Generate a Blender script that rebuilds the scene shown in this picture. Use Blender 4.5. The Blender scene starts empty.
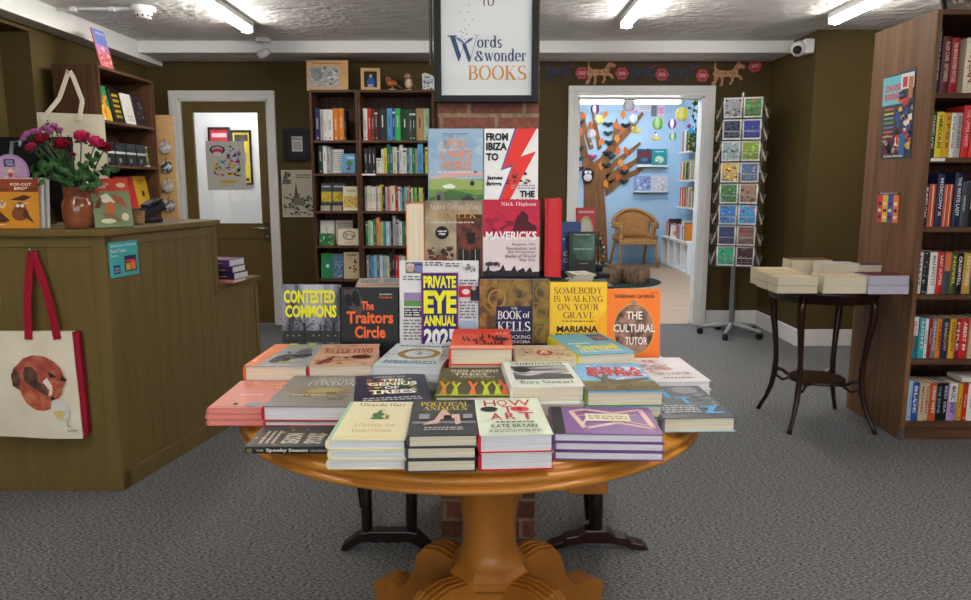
import bpy, math, random
from mathutils import Matrix, Vector
C = bpy.context.scene.collection
R = math.radians
PI = math.pi
# ------------------------------------------------------------------ camera numbers
FPX, PITCH, CAMZ = 740.0, R(9.0), 1.33
def ray(px, py):
    a = (px-485.5)/FPX; b = (300-py)/FPX
    return Vector((a, math.cos(PITCH)+b*math.sin(PITCH), -math.sin(PITCH)+b*math.cos(PITCH)))
def atY(px, py, Y):
    d = ray(px, py); t = Y/d.y
    return Vector((d.x*t, Y, CAMZ+d.z*t))
def atZ(px, py, z):
    d = ray(px, py); t = (z-CAMZ)/d.z
    return Vector((d.x*t, d.y*t, z))
def atX(px, py, X):
    d = ray(px, py); t = X/d.x
    return Vector((X, d.y*t, CAMZ+d.z*t))
# ------------------------------------------------------------------ materials
def lin(c):
    o = []
    for v in c[:3]:
        v = v/255.0
        o.append(v/12.92 if v <= .04045 else ((v+.055)/1.055)**2.4)
    return (o[0], o[1], o[2], 1)
_m = {}
PAL = {'navy blue':(34,42,84),'dark blue':(28,46,78),'royal blue':(36,84,176),'sky blue':(88,160,208),'pale blue':(160,196,216),'steel blue':(84,116,146),
 'teal':(40,120,130),'turquoise':(60,170,180),'dark green':(28,62,44),'green':(44,130,74),'bright green':(50,190,90),'lime green':(160,200,60),'olive green':(84,92,44),'pale green':(176,206,170),
 'yellow':(226,204,50),'mustard yellow':(206,160,36),'orange':(222,128,34),'burnt orange':(196,84,38),'red':(200,36,36),'crimson':(150,24,40),'maroon':(92,24,34),'pink':(222,120,150),
 'salmon pink':(232,140,120),'purple':(104,60,130),'lilac':(180,150,200),'white':(232,230,224),'cream':(226,216,188),'beige':(200,180,148),'tan':(176,142,98),'brown':(96,64,42),
 'light grey':(176,176,174),'grey':(122,122,122),'slate grey':(70,76,84),'charcoal':(44,44,48),'black':(20,20,22),'gold':(190,150,70)}
def col(c): return PAL[c] if isinstance(c, str) else c
def mat(c, rough=.55, metal=0.0, noise=None, bump=None, emit=None, alpha=None, spec=.28, coat=0):
    """noise=(rgb2, scale, (sx,sy,sz) stretch, detail, lo, hi) ; bump=(scale,strength,dist)"""
    if isinstance(c, bpy.types.Material): return c
    c = col(c)
    key = (tuple(c), rough, metal, noise, bump, emit, alpha, spec, coat)
    if key in _m: return _m[key]
    m = bpy.data.materials.new('surface'); m.use_nodes = True
    nt = m.node_tree; b = nt.nodes['Principled BSDF']
    b.inputs['Base Color'].default_value = lin(c)
    b.inputs['Roughness'].default_value = rough
    b.inputs['Metallic'].default_value = metal
    b.inputs['Specular IOR Level'].default_value = spec
    if coat: b.inputs['Coat Weight'].default_value = coat; b.inputs['Coat Roughness'].default_value = .15
    if alpha is not None: b.inputs['Alpha'].default_value = alpha
    if emit:
        b.inputs['Emission Color'].default_value = lin(emit[0]); b.inputs['Emission Strength'].default_value = emit[1]
    if noise or bump:
        tc = nt.nodes.new('ShaderNodeTexCoord')
        def nz(scale, st, det):
            mp = nt.nodes.new('ShaderNodeMapping'); mp.inputs['Scale'].default_value = st
            n = nt.nodes.new('ShaderNodeTexNoise'); n.inputs['Scale'].default_value = scale; n.inputs['Detail'].default_value = det
            nt.links.new(tc.outputs['Object'], mp.inputs[0]); nt.links.new(mp.outputs[0], n.inputs['Vector'])
            return n
        if noise:
            c2, sc, st, det, lo, hi = noise
            n = nz(sc, st, det)
            cr = nt.nodes.new('ShaderNodeValToRGB')
            cr.color_ramp.elements[0].position = lo; cr.color_ramp.elements[0].color = lin(c)
            cr.color_ramp.elements[1].position = hi; cr.color_ramp.elements[1].color = lin(c2)
            nt.links.new(n.outputs['Fac'], cr.inputs[0]); nt.links.new(cr.outputs[0], b.inputs['Base Color'])
        if bump:
            sc, st, dist = bump[:3]
            n = nz(sc, bump[3] if len(bump) > 3 else (1,1,1), 6)
            bp = nt.nodes.new('ShaderNodeBump'); bp.inputs['Strength'].default_value = st; bp.inputs['Distance'].default_value = dist
            nt.links.new(n.outputs['Fac'], bp.inputs['Height']); nt.links.new(bp.outputs[0], b.inputs['Normal'])
    _m[key] = m
    return m
def glassmat(tint=(253,254,254), a=.18, rough=.05):
    key = ('glass', tint, a, rough)
    if key in _m: return _m[key]
    m = bpy.data.materials.new('clear glass'); m.use_nodes = True
    nt = m.node_tree; nt.nodes.remove(nt.nodes['Principled BSDF'])
    g = nt.nodes.new('ShaderNodeBsdfGlossy'); g.inputs['Roughness'].default_value = rough
    t = nt.nodes.new('ShaderNodeBsdfTransparent'); t.inputs['Color'].default_value = lin(tint)
    mx = nt.nodes.new('ShaderNodeMixShader'); mx.inputs[0].default_value = a
    nt.links.new(t.outputs[0], mx.inputs[1]); nt.links.new(g.outputs[0], mx.inputs[2])
    nt.links.new(mx.outputs[0], nt.nodes['Material Output'].inputs[0])
    _m[key] = m
    return m
WALNUT = mat((66,42,27), .5, noise=((106,72,48), 3.0, (14,14,.7), 5, .3, .75))
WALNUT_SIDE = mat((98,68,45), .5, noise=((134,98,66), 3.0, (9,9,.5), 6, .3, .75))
WALNUT_H = mat((78,52,36), .5, noise=((108,76,54), 3.0, (.8,14,14), 5, .3, .75))
PINE = mat((170,108,36), .36, noise=((196,130,50), 2.5, (1,7,7), 4, .3, .8), coat=.25)
PINE_V = mat((150,92,28), .45, noise=((172,110,38), 2.5, (7,7,1), 4, .3, .8), coat=.2)  # vertical grain; colour darkened to stand in for shade under the tabletop
MAHOG = mat((32,15,11), .3, noise=((58,28,19), 4, (6,6,1), 4, .3, .8), coat=.4)
DARKWOOD = mat((20,14,14), .35, noise=((40,26,24), 5, (6,6,1), 4, .3, .8), coat=.3)
OLIVE = mat((76,63,30), .7, noise=((83,69,34), 2.2, (1,1,1), 4, .3, .7))
OLIVE_C = mat((104,86,46), .5, noise=((114,95,52), 4, (6,6,.6), 4, .3, .7))
OLIVE_G = mat((62,51,26), .6)
WHITEP = mat((240,240,238), .45)
WHITEM = mat((236,236,234), .4)
PAGE = mat((234,224,200), .8, noise=((208,196,170), 3, (1,1,200), 2, .35, .65))
PAGEW = mat((236,236,236), .8, noise=((206,206,210), 3, (1,1,200), 2, .35, .65))
BLACKM = mat((18,18,20), .5, spec=.3)
CHROME = mat((200,200,205), .22, metal=1.0)
STEEL = mat((150,152,156), .35, metal=.9)
# ------------------------------------------------------------------ mesh builder
class MB:
    def __init__(s): s.v = []; s.f = []; s.mi = []; s.mats = []; s.sm = []; s.M = Matrix.Identity(4)
    def mid(s, m):
        m = mat(m) if not isinstance(m, bpy.types.Material) else m
        for i, x in enumerate(s.mats):
            if x is m: return i
        s.mats.append(m); return len(s.mats)-1
    def add(s, vs, fs, m, smooth=False):
        b = len(s.v); s.v += [s.M @ Vector(p) for p in vs]; k = s.mid(m)
        for f in fs: s.f.append([b+i for i in f]); s.mi.append(k); s.sm.append(smooth)
    def box(s, x0, x1, y0, y1, z0, z1, m):
        if x0 > x1: x0, x1 = x1, x0
        if y0 > y1: y0, y1 = y1, y0
        if z0 > z1: z0, z1 = z1, z0
        s.add([(x0,y0,z0),(x1,y0,z0),(x1,y1,z0),(x0,y1,z0),(x0,y0,z1),(x1,y0,z1),(x1,y1,z1),(x0,y1,z1)],
              [(0,3,2,1),(4,5,6,7),(0,1,5,4),(1,2,6,5),(2,3,7,6),(3,0,4,7)], m)
        return s
    def poly(s, pts, m): s.add(pts, [tuple(range(len(pts)))], m)
    def prism(s, pts, vec, m, smooth=False):
        n = len(pts); v = Vector(vec); P = [Vector(p) for p in pts]
        s.add(P+[p+v for p in P], [tuple(range(n)), tuple(range(2*n-1, n-1, -1))]+[(i, i+n, (i+1) % n+n, (i+1) % n) for i in range(n)], m, smooth)
        return s
    def lathe(s, prof, m, c=(0,0,0), n=32, smooth=True, caps=True):
        vs = []; fs = []
        for (r, z) in prof:
            for i in range(n):
                a = 2*PI*i/n; vs.append((c[0]+r*math.cos(a), c[1]+r*math.sin(a), c[2]+z))
        for k in range(len(prof)-1):
            for i in range(n):
                j = (i+1) % n; fs.append((k*n+i, k*n+j, (k+1)*n+j, (k+1)*n+i))
        s.add(vs, fs, m, smooth)
        if caps:
            s.add(vs[:n], [tuple(range(n-1, -1, -1))], m); s.add(vs[-n:], [tuple(range(n))], m)
        return s
    def tube(s, pts, r, m, n=8, smooth=True):
        P = [Vector(p) for p in pts]; rr = r if isinstance(r, (list, tuple)) else [r]*len(P)
        vs = []; fs = []; up = None
        for k, p in enumerate(P):
            d = (P[min(k+1, len(P)-1)]-P[max(k-1, 0)]).normalized()
            if up is None: up = Vector((0,0,1)) if abs(d.z) < .9 else Vector((1,0,0))
            a = d.cross(up).normalized(); b = a.cross(d).normalized(); up = b
            for i in range(n):
                t = 2*PI*i/n; vs.append(p+a*math.cos(t)*rr[k]+b*math.sin(t)*rr[k])
        for k in range(len(P)-1):
            for i in range(n):
                j = (i+1) % n; fs.append((k*n+i, k*n+j, (k+1)*n+j, (k+1)*n+i))
        fs += [tuple(range(n-1, -1, -1)), tuple((len(P)-1)*n+i for i in range(n))]
        s.add(vs, fs, m, smooth); return s
    def ball(s, c, r, m, n=14, sz=1.0, sx=1.0, sy=1.0):
        pr = [(max(1e-4, r*math.sin(PI*k/n)), -r*math.cos(PI*k/n)*sz) for k in range(n+1)]
        M0 = s.M; s.M = M0 @ Matrix.Translation(c) @ Matrix.Diagonal((sx, sy, 1, 1)); s.lathe(pr, m, n=n+4, caps=False); s.M = M0
        return s
    def build(s, name, parent=None, bevel=0, seg=2, loc=None):
        me = bpy.data.meshes.new(name); me.from_pydata([tuple(v) for v in s.v], [], s.f)
        for m in s.mats: me.materials.append(m)
        me.polygons.foreach_set('material_index', s.mi); me.polygons.foreach_set('use_smooth', s.sm)
        me.update()
        o = bpy.data.objects.new(name, me); C.objects.link(o)
        if parent: o.parent = parent
        if loc: o.location = loc
        if bevel:
            b = o.modifiers.new('edge', 'BEVEL'); b.width = bevel; b.segments = seg; b.limit_method = 'ANGLE'; b.angle_limit = R(40)
        return o
def tag(o, label, cat, group=None):
    if len(label.replace('-','-').split()) > 16: print('LONG', label)
    o['label'] = label; o['category'] = cat
    if group: o['group'] = group
    return o
def thing(name, label, cat, loc=(0,0,0), rot=(0,0,0), group=None):
    o = bpy.data.objects.new(name, None); C.objects.link(o); o.location = loc; o.rotation_euler = rot
    o.empty_display_size = .05
    return tag(o, label, cat, group)
def struct(mb, name, bevel=0):
    o = mb.build(name, bevel=bevel); o['kind'] = 'structure'; return o
def bx(name, x0, x1, y0, y1, z0, z1, m, parent=None, bevel=0):
    return MB().box(x0, x1, y0, y1, z0, z1, m).build(name, parent, bevel)
def sbox(name, x0, x1, y0, y1, z0, z1, m, bevel=0):
    o = bx(name, x0, x1, y0, y1, z0, z1, m, None, bevel); o['kind'] = 'structure'; return o
# ------------------------------------------------------------------ lettering
_tc = {}
def sans(s, bold=0.0):
    k = (s, bold)
    if k in _tc: return _tc[k]
    cu = bpy.data.curves.new('lettering', 'FONT'); cu.body = s; cu.resolution_u = 2; cu.offset = bold
    cu.fill_mode = 'FRONT'
    o = bpy.data.objects.new('lettering', cu)
    C.objects.link(o)
    dg = bpy.context.evaluated_depsgraph_get()
    me = bpy.data.meshes.new_from_object(o.evaluated_get(dg))
    vs = [(v.co.x, v.co.y) for v in me.vertices]; fs = [tuple(p.vertices) for p in me.polygons]
    bpy.data.objects.remove(o); bpy.data.curves.remove(cu); bpy.data.meshes.remove(me)
    _tc[k] = (vs, fs); return _tc[k]
def A_(cx, cy, rx, ry, a0, a1, n=14):
    return [(cx+rx*math.cos(R(a0+(a1-a0)*i/n)), cy+ry*math.sin(R(a0+(a1-a0)*i/n))) for i in range(n+1)]
SW = .8
SER = {  # glyph: width, strokes (points, forced thickness or None), serif bars (x0,x1,y)
 'A':(.8,[([(.08,0),(.4,1)],.3),([(.4,1),(.7,0)],1),([(.2,.33),(.6,.33)],.3)],[(0,.22,0),(.55,.85,0)]),
 'B':(.66,[([(.15,0),(.15,1)],1),(A_(.3,.75,.22,.25,90,-90),None),(A_(.32,.26,.27,.26,90,-90),None),([(.15,1),(.3,1)],.3),([(.15,.5),(.3,.5)],.3),([(.15,0),(.3,0)],.3)],[(0,.2,0),(0,.2,1)]),
 'C':(.72,[(A_(.42,.5,.34,.5,45,315),None),([(.68,.75),(.68,1)],.3)],[]),
 'D':(.76,[([(.15,0),(.15,1)],1),(A_(.3,.5,.36,.5,90,-90),None),([(.15,1),(.3,1)],.3),([(.15,0),(.3,0)],.3)],[(0,.2,0),(0,.2,1)]),
 'E':(.62,[([(.15,0),(.15,1)],1),([(.15,1),(.55,1)],.3),([(.15,.5),(.42,.5)],.3),([(.15,0),(.58,0)],.3),([(.55,1),(.55,.8)],.3),([(.58,0),(.58,.22)],.3)],[(0,.2,0),(0,.2,1)]),
 'F':(.6,[([(.15,0),(.15,1)],1),([(.15,1),(.55,1)],.3),([(.15,.5),(.42,.5)],.3),([(.55,1),(.55,.8)],.3)],[(0,.3,0),(0,.2,1)]),
 'G':(.78,[(A_(.42,.5,.34,.5,45,330),None),([(.68,.75),(.68,1)],.3),([(.68,0),(.68,.42)],1)],[(.5,.82,.42)]),
 'H':(.84,[([(.17,0),(.17,1)],1),([(.67,0),(.67,1)],1),([(.17,.5),(.67,.5)],.3)],[(0,.33,0),(0,.33,1),(.52,.84,0),(.52,.84,1)]),
 'I':(.36,[([(.18,0),(.18,1)],1)],[(0,.36,0),(0,.36,1)]),
 'J':(.46,[([(.3,1),(.3,.1),(.12,-.05)],1)],[(.12,.46,1)]),
 'K':(.78,[([(.15,0),(.15,1)],1),([(.17,.4),(.6,1)],.3),([(.3,.55),(.64,0)],1)],[(0,.3,0),(0,.3,1),(.48,.76,0),(.46,.74,1)]),
 'L':(.6,[([(.15,0),(.15,1)],1),([(.15,0),(.56,0)],.3),([(.56,0),(.56,.25)],.3)],[(0,.2,0),(0,.32,1)]),
 'M':(.98,[([(.14,0),(.14,1)],.3),([(.16,1),(.48,.05)],1),([(.48,.05),(.8,1)],.3),([(.82,0),(.82,1)],1)],[(0,.26,0),(0,.2,1),(.66,.98,0),(.76,.98,1)]),
 'N':(.82,[([(.14,0),(.14,1)],.3),([(.14,1),(.68,0)],1),([(.68,0),(.68,1)],.3)],[(0,.26,0),(0,.2,1),(.56,.82,1)]),
 'O':(.8,[(A_(.4,.5,.33,.5,0,360,24),None)],[]),
 'P':(.64,[([(.15,0),(.15,1)],1),(A_(.3,.73,.24,.27,90,-90),None),([(.15,1),(.3,1)],.3),([(.15,.46),(.3,.46)],.3)],[(0,.32,0),(0,.2,1)]),
 'Q':(.8,[(A_(.4,.5,.33,.5,0,360,24),None),([(.42,.1),(.75,-.2)],.8)],[]),
 'R':(.74,[([(.15,0),(.15,1)],1),(A_(.3,.75,.22,.25,90,-90),None),([(.15,1),(.3,1)],.3),([(.15,.5),(.3,.5)],.3),([(.36,.48),(.6,0)],1)],[(0,.3,0),(0,.2,1),(.54,.76,0)]),
 'S':(.6,[(A_(.3,.75,.21,.25,40,180)+A_(.3,.25,.23,.25,90,-150)[0:0],None),(A_(.3,.75,.21,.25,180,240,5)+[(.42,.42)]+A_(.3,.25,.22,.25,20,-60,5),1),(A_(.3,.25,.23,.25,-60,-150,8),.4),([(.5,.78),(.5,1)],.3),([(.08,0),(.08,.25)],.3)],[]),
 'T':(.72,[([(.36,0),(.36,1)],1),([(.04,1),(.68,1)],.3),([(.04,1),(.04,.78)],.3),([(.68,1),(.68,.78)],.3)],[(.2,.52,0)]),
 'U':(.78,[([(.16,1),(.16,.3)],1),(A_(.39,.3,.23,.3,180,360),.5),([(.62,.3),(.62,1)],.3)],[(0,.32,1),(.5,.76,1)]),
 'V':(.78,[([(.12,1),(.4,0)],1),([(.4,0),(.66,1)],.3)],[(0,.28,1),(.54,.78,1)]),
 'W':(1.1,[([(.12,1),(.36,0)],1),([(.36,0),(.56,.95)],.3),([(.54,1),(.78,0)],1),([(.78,0),(1.0,1)],.3)],[(0,.28,1),(.44,.66,1),(.88,1.12,1)]),
 'X':(.76,[([(.12,1),(.64,0)],1),([(.12,0),(.64,1)],.3)],[(0,.26,1),(.5,.76,0),(0,.24,0),(.52,.76,1)]),
 'Y':(.74,[([(.1,1),(.37,.5)],1),([(.37,.5),(.64,1)],.3),([(.37,.5),(.37,0)],1)],[(0,.24,1),(.52,.76,1),(.22,.54,0)]),
 'Z':(.66,[([(.06,1),(.6,1)],.3),([(.6,1),(.08,0)],1),([(.08,0),(.62,0)],.3)],[]),
 'o':(.54,[(A_(.27,.32,.21,.33,0,360,20),None)],[]),
 'r':(.46,[([(.14,0),(.14,.64)],1),(A_(.3,.48,.15,.16,180,60,6),.35),([(.34,.6),(.42,.54)],.9)],[(0,.28,0),(0,.16,.64)]),
 'd':(.58,[(A_(.25,.32,.18,.33,0,360,20),None),([(.44,0),(.44,1)],1)],[(.44,.58,0),(.3,.46,1)]),
 's':(.42,[(A_(.21,.48,.13,.17,40,240,8)+[(.3,.27)]+A_(.21,.16,.14,.16,30,-150,8),.8)],[]),
 'w':(.8,[([(.1,.64),(.27,0)],1),([(.27,0),(.4,.6)],.3),([(.38,.64),(.56,0)],1),([(.56,0),(.7,.64)],.3)],[(0,.2,.64),(.3,.46,.64),(.62,.8,.64)]),
 'n':(.6,[([(.14,0),(.14,.64)],1),(A_(.3,.46,.16,.18,180,0,8),.4),([(.46,0),(.46,.46)],1)],[(0,.28,0),(0,.16,.64),(.34,.6,0)]),
 'e':(.5,[(A_(.26,.32,.2,.33,0,315,18),None),([(.08,.34),(.46,.34)],.3)],[]),
 't':(.38,[([(.16,.06),(.16,.86)],1),(A_(.25,.08,.09,.08,180,340,5),.4),([(0,.64),(.32,.64)],.3)],[]),
 'f':(.36,[([(.14,0),(.14,.8)],1),(A_(.24,.84,.1,.14,180,30,5),.5),([(0,.62),(.3,.62)],.3)],[(0,.28,0)]),
 'a':(.5,[(A_(.2,.18,.14,.18,0,360,12),None),([(.38,0),(.38,.5)],1),(A_(.24,.48,.15,.16,0,150,6),.5)],[]),
 'h':(.6,[([(.14,0),(.14,1)],1),(A_(.3,.46,.16,.18,180,0,8),.4),([(.46,0),(.46,.46)],1)],[(0,.28,0),(0,.16,1),(.34,.6,0)]),
 'i':(.3,[([(.14,0),(.14,.64)],1),([(.14,.82),(.14,.95)],1)],[(0,.28,0),(0,.16,.64)]),
 'k':(.56,[([(.14,0),(.14,1)],1),([(.16,.25),(.42,.6)],.3),([(.24,.35),(.46,0)],.9)],[(0,.28,0),(.36,.56,0)]),
 'g':(.5,[(A_(.24,.38,.16,.24,0,360,14),None),(A_(.25,-.1,.2,.17,0,360,14),.5),([(.12,.16),(.14,.05),(.3,.04)],.5)],[]),
 'm':(.86,[([(.14,0),(.14,.64)],1),(A_(.28,.46,.14,.18,180,0,8),.4),([(.42,0),(.42,.46)],1),(A_(.56,.46,.14,.18,180,0,8),.4),([(.7,0),(.7,.46)],1)],[(0,.26,0),(.32,.54,0),(.6,.84,0)]),
 'l':(.3,[([(.14,0),(.14,1)],1)],[(0,.28,0),(0,.14,1)]),
 'c':(.46,[(A_(.26,.32,.2,.33,50,310,16),None)],[]),
 'b':(.58,[([(.14,0),(.14,1)],1),(A_(.32,.32,.18,.33,0,360,20),None)],[(0,.14,1)]),
 'p':(.58,[([(.14,-.32),(.14,.64)],1),(A_(.32,.32,.18,.33,0,360,20),None)],[(0,.14,.64),(0,.28,-.32)]),
 'u':(.6,[([(.14,.64),(.14,.18)],1),(A_(.3,.18,.16,.18,180,360,8),.4),([(.46,0),(.46,.64)],1)],[(0,.14,.64),(.32,.46,.64),(.46,.6,0)]),
 'v':(.54,[([(.1,.64),(.28,0)],1),([(.28,0),(.44,.64)],.3)],[(0,.2,.64),(.36,.54,.64)]),
 'y':(.54,[([(.1,.64),(.28,0)],1),([(.44,.64),(.2,-.3),(.08,-.3)],.4)],[(0,.2,.64),(.36,.54,.64)]),
 'z':(.46,[([(.04,.62),(.4,.62)],.3),([(.4,.62),(.06,.02)],1),([(.06,.02),(.42,.02)],.3)],[]),
 '-':(.3,[([(.02,.3),(.26,.3)],.5)],[]),
 '&':(.8,[(A_(.34,.78,.15,.2,-40,220),None),([(.22,.66),(.62,.04)],1),(A_(.3,.24,.24,.26,110,360),None),([(.54,.24),(.66,.5)],.3)],[]),
}
def serif(s, th=.13):
    vs = []; fs = []; x = 0
    def st(P, w):
        n = len(P); b = len(vs)
        for i, p in enumerate(P):
            a = P[max(i-1, 0)]; c = P[min(i+1, n-1)]
            dx, dy = c[0]-a[0], c[1]-a[1]; l = math.hypot(dx, dy) or 1
            f = w if w is not None else .3+.7*abs(dy)/l
            h = th*f/2
            vs.append((x+p[0]-dy/l*h, p[1]+dx/l*h)); vs.append((x+p[0]+dy/l*h, p[1]-dx/l*h))
        for i in range(n-1): fs.append((b+2*i, b+2*i+1, b+2*i+3, b+2*i+2))
    for ch in s:
        if ch == ' ': x += .38; continue
        g = SER.get(ch) or SER.get(ch.upper())
        if not g: x += .3; continue
        for P, w in g[1]: st(P, w)
        for (a, c, y) in g[2]: st([(a, y), (c, y)], .32)
        x += g[0]+.05
    return vs, fs
# a drawing plane: origin O (lower left), u and v axes in metres, normal n
class Plane:
    def __init__(s, O, U, V, N=None, eps=.00025):
        s.O = Vector(O); s.U = Vector(U); s.V = Vector(V); s.N = (Vector(N) if N else s.U.cross(s.V)).normalized(); s.k = 1; s.eps = eps
    def pt(s, u, v): return s.O+s.U*u+s.V*v+s.N*(s.eps*s.k)
def draw(mb, P, art):
    for a in art:
        k = a[0]
        if k == 'r':
            _, u0, v0, u1, v1, c = a; mb.poly([P.pt(u0,v0), P.pt(u1,v0), P.pt(u1,v1), P.pt(u0,v1)], c)
        elif k == 'p': mb.poly([P.pt(u, v) for u, v in a[1]], a[2])
        elif k == 'e':
            _, uc, vc, ru, rv, c = a; mb.poly([P.pt(uc+ru*math.cos(2*PI*i/24), vc+rv*math.sin(2*PI*i/24)) for i in range(24)], c)
        elif k == 'o':
            _, uc, vc, ru, rv, w, c = a
            for i in range(24):
                t0, t1 = 2*PI*i/24, 2*PI*(i+1)/24
                mb.poly([P.pt(uc+ru*q*math.cos(t), vc+rv*q*math.sin(t)) for q, t in ((1,t0),(1,t1),(1-w,t1),(1-w,t0))], c)
        elif k == 't':
            u0, v0, u1, v1, s, c = a[1:7]; f = a[7] if len(a) > 7 else 0
            vs, fs = serif(s, a[8] if len(a) > 8 else .13) if f == 'serif' else sans(s, f)
            if not vs: continue
            xa = min(v[0] for v in vs); xb = max(v[0] for v in vs); ya = min(v[1] for v in vs); yb = max(v[1] for v in vs)
            mb.add([P.pt(u0+(x-xa)/(xb-xa)*(u1-u0), v0+(y-ya)/(yb-ya)*(v1-v0)) for x, y in vs], fs, c)
        elif k == 's':   # scattered brush marks
            _, u0, v0, u1, v1, cs, n, sz, seed = a; rg = random.Random(seed)
            asp = P.U.length/P.V.length
            for i in range(n):
                u = rg.uniform(u0, u1); v = rg.uniform(v0, v1); m = rg.randint(3, 6); t = rg.uniform(0, 6); q = rg.uniform(.5, 1.2)*sz
                mb.poly([P.pt(min(max(u+q*math.cos(t+2*PI*j/m), u0), u1), min(max(v+q*rg.uniform(.5,1)*asp*math.sin(t+2*PI*j/m), v0), v1)) for j in range(m)], rg.choice(cs))
                if i % 8 == 7: P.k += .25
        elif k == 'l':   # lines of small type
            _, u0, v0, u1, v1, n, c, seed = a; rg = random.Random(seed); dv = (v1-v0)/n
            for i in range(n):
                u = u0; vv = v0+dv*i
                while u < u1-.01:
                    w = rg.uniform(.03, .09); e = min(u+w, u1); mb.poly([P.pt(u,vv+dv*.25), P.pt(e,vv+dv*.25), P.pt(e,vv+dv*.75), P.pt(u,vv+dv*.75)], c); u = e+.018
        elif k == 'ln':
            _, pts, w, c = a
            for (p, q) in zip(pts, pts[1:]):
                A = P.pt(*p); B = P.pt(*q); d = (B-A); n = P.N.cross(d).normalized()*w/2; mb.poly([A-n, B-n, B+n, A+n], c)
        P.k += 1
ORD = ['first','second','third','fourth','fifth','sixth','seventh','eighth','ninth','tenth','eleventh','twelfth','thirteenth','fourteenth','fifteenth','sixteenth','seventeenth','eighteenth','nineteenth','twentieth','twenty-first','twenty-second','twenty-third','twenty-fourth','twenty-fifth','twenty-sixth']
# ------------------------------------------------------------------ books
_bk = 0
def book(label, W, L, t, cover, art=(), loc=(0,0,0), rot=(0,0,0), pages=PAGE, group=None, spine=None, spine_art=(), spine_side=-1, back=None, board=.0022, name='book', pb=False, artk=1):
    """lies flat: tail edge at y=0 facing -y, spine at x=-W/2 (spine_side -1), front cover up"""
    e = thing(name, label, 'book', loc, rot, group)
    b = MB(); ss = spine_side; cm = mat(cover, .38); bk = mat(back or cover, .42); sp = mat(spine or cover, .42); b0 = board
    x0, x1 = -W/2, W/2
    ins = .0006 if pb else .0035
    b.box(x0, x1, 0, L, t-b0, t, cm); b.box(x0, x1, 0, L, 0, b0, bk)
    r = min(.006, t*.3); xs = x0 if ss < 0 else x1   # rounded spine
    prof = [(xs, b0*.3), (xs+ss*r*.6, t*.22), (xs+ss*r*.75, t*.5), (xs+ss*r*.6, t*.78), (xs, t-b0*.3), (xs-ss*.003, t-b0*.3), (xs-ss*.003, b0*.3)]
    if pb: prof = [(xs, 0), (xs+ss*.0008, t/2), (xs, t), (xs-ss*.001, t), (xs-ss*.001, 0)]
    b.prism([(p[0], 0, p[1]) for p in prof], (0, L, 0), sp)
    if spine_art:
        draw(b, Plane((xs+ss*(r*.78), L if ss < 0 else 0, t*.12), (0, ss*L, 0), (0, 0, t*.76), (ss, 0, 0)), spine_art)
    if art: draw(b, Plane((x0, L*(1-artk), t), (W, 0, 0), (0, L*artk, 0), (0, 0, 1)), art)
    b.build('cover', e)
    p = MB(); pa, pb_ = (x0+.003, x1-ins) if ss < 0 else (x0+ins, x1-.003)
    p.box(pa, pb_, ins, L-ins, b0, t-b0, pages); p.build('page_block', e)
    return e
def stack(fl, fr, rear, zt, ts, labels, cover, art, Wx=None, dx=0, **kw):
    """pile of flat books; fl, fr: front corners of the top face as seen, rear: row of its far edge"""
    a = atZ(fl[0], fl[1], zt); b = atZ(fr[0], fr[1], zt); d = b-a; W = Wx or d.length; yaw = math.atan2(d.y, d.x)
    mid = a+d.normalized()*W/2
    Y = atZ((fl[0]+fr[0])/2, rear, zt).y; L = min(Y-mid.y, .275)
    L = kw.pop('L', L)
    z = zt; rg = random.Random(int(fl[0]*7)); out = []
    for i, t in enumerate(ts):
        z -= t; j = 0 if i == 0 else 1
        out.append(book(labels[i], W, L, t-.0006, cover, art, (mid.x+j*rg.uniform(-.004,.004), mid.y+j*rg.uniform(-.003,.003), z), (0,0,yaw+j*rg.uniform(-.012,.012)), **kw))
    return out
def shelf_book(label, x, y, z, t, d, h, c, art=(), ang=0, parts=False, group=None, face=0, pages=PAGE):
    """upright book, spine to -Y in its own frame, then turned by face"""
    cm = mat(c, .42)
    if parts:
        e = thing('book', label, 'book', (x, y, z), (0, ang, face), group)
    b = MB(); k = .0018
    r = .12*t
    b.prism([(0,r,0),(t*.25,.1*r,0),(t*.5,0,0),(t*.75,.1*r,0),(t,r,0),(t,d,0),(t-k,d,0),(t-k,r+.002,0),(k,r+.002,0),(k,d,0),(0,d,0)], (0,0,h), cm)
    if art: draw(b, Plane((t*.08, -.0003, 0), (t*.84, 0, 0), (0, 0, h), (0,-1,0)), art)
    if parts:
        b.build('cover', e)
        MB().box(k, t-k, r+.002, d-.003, .003, h-.003, pages).build('page_block', e)
        return e
    b.box(k, t-k, r+.002, d-.003, .003, h-.003, pages)
    o = b.build('book'); o.location = (x, y, z); o.rotation_euler = (0, ang, face)
    return tag(o, label, 'book', group)
# ================================================================== SETTING
HC = 2.50; SOF = 2.405; BY = 6.9; XL = -3.05; XR = 4.6; YB = -3.2
carpet = mat((52,53,54), .95, noise=((146,146,145), 75, (1,3,1), 7, .38, .64))
lam = mat((168,138,110), .45, noise=((190,162,134), 3, (.7,7,1), 4, .3, .7))
ceilm = mat((224,221,219), .8, noise=((242,240,238), 5, (1,1,1), 5, .3, .7), bump=(9, .75, .05, (1.2,1.8,1)))
blue = mat((178,210,236), .6)
sbox('floor', XL-.6, XR, YB, BY+.02, -.08, 0, carpet)
sbox('floor_laminate', -.6, 3.5, BY+.02, 12.8, -.08, 0, lam)
sbox('floor_hall', -3.6, -.62, BY+.02, 9.2, -.08, 0, mat((120,116,110), .6))
sbox('ceiling', XL-.6, XR, YB, BY+.1, HC, HC+.08, ceilm)
sbox('ceiling_soffit', XL, 2.57, 6.45, BY, SOF, HC, ceilm)
sbox('trim_beam', XL+.15, 2.57, 6.42, 6.45, SOF-.003, HC-.001, WHITEP, .004)
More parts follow.
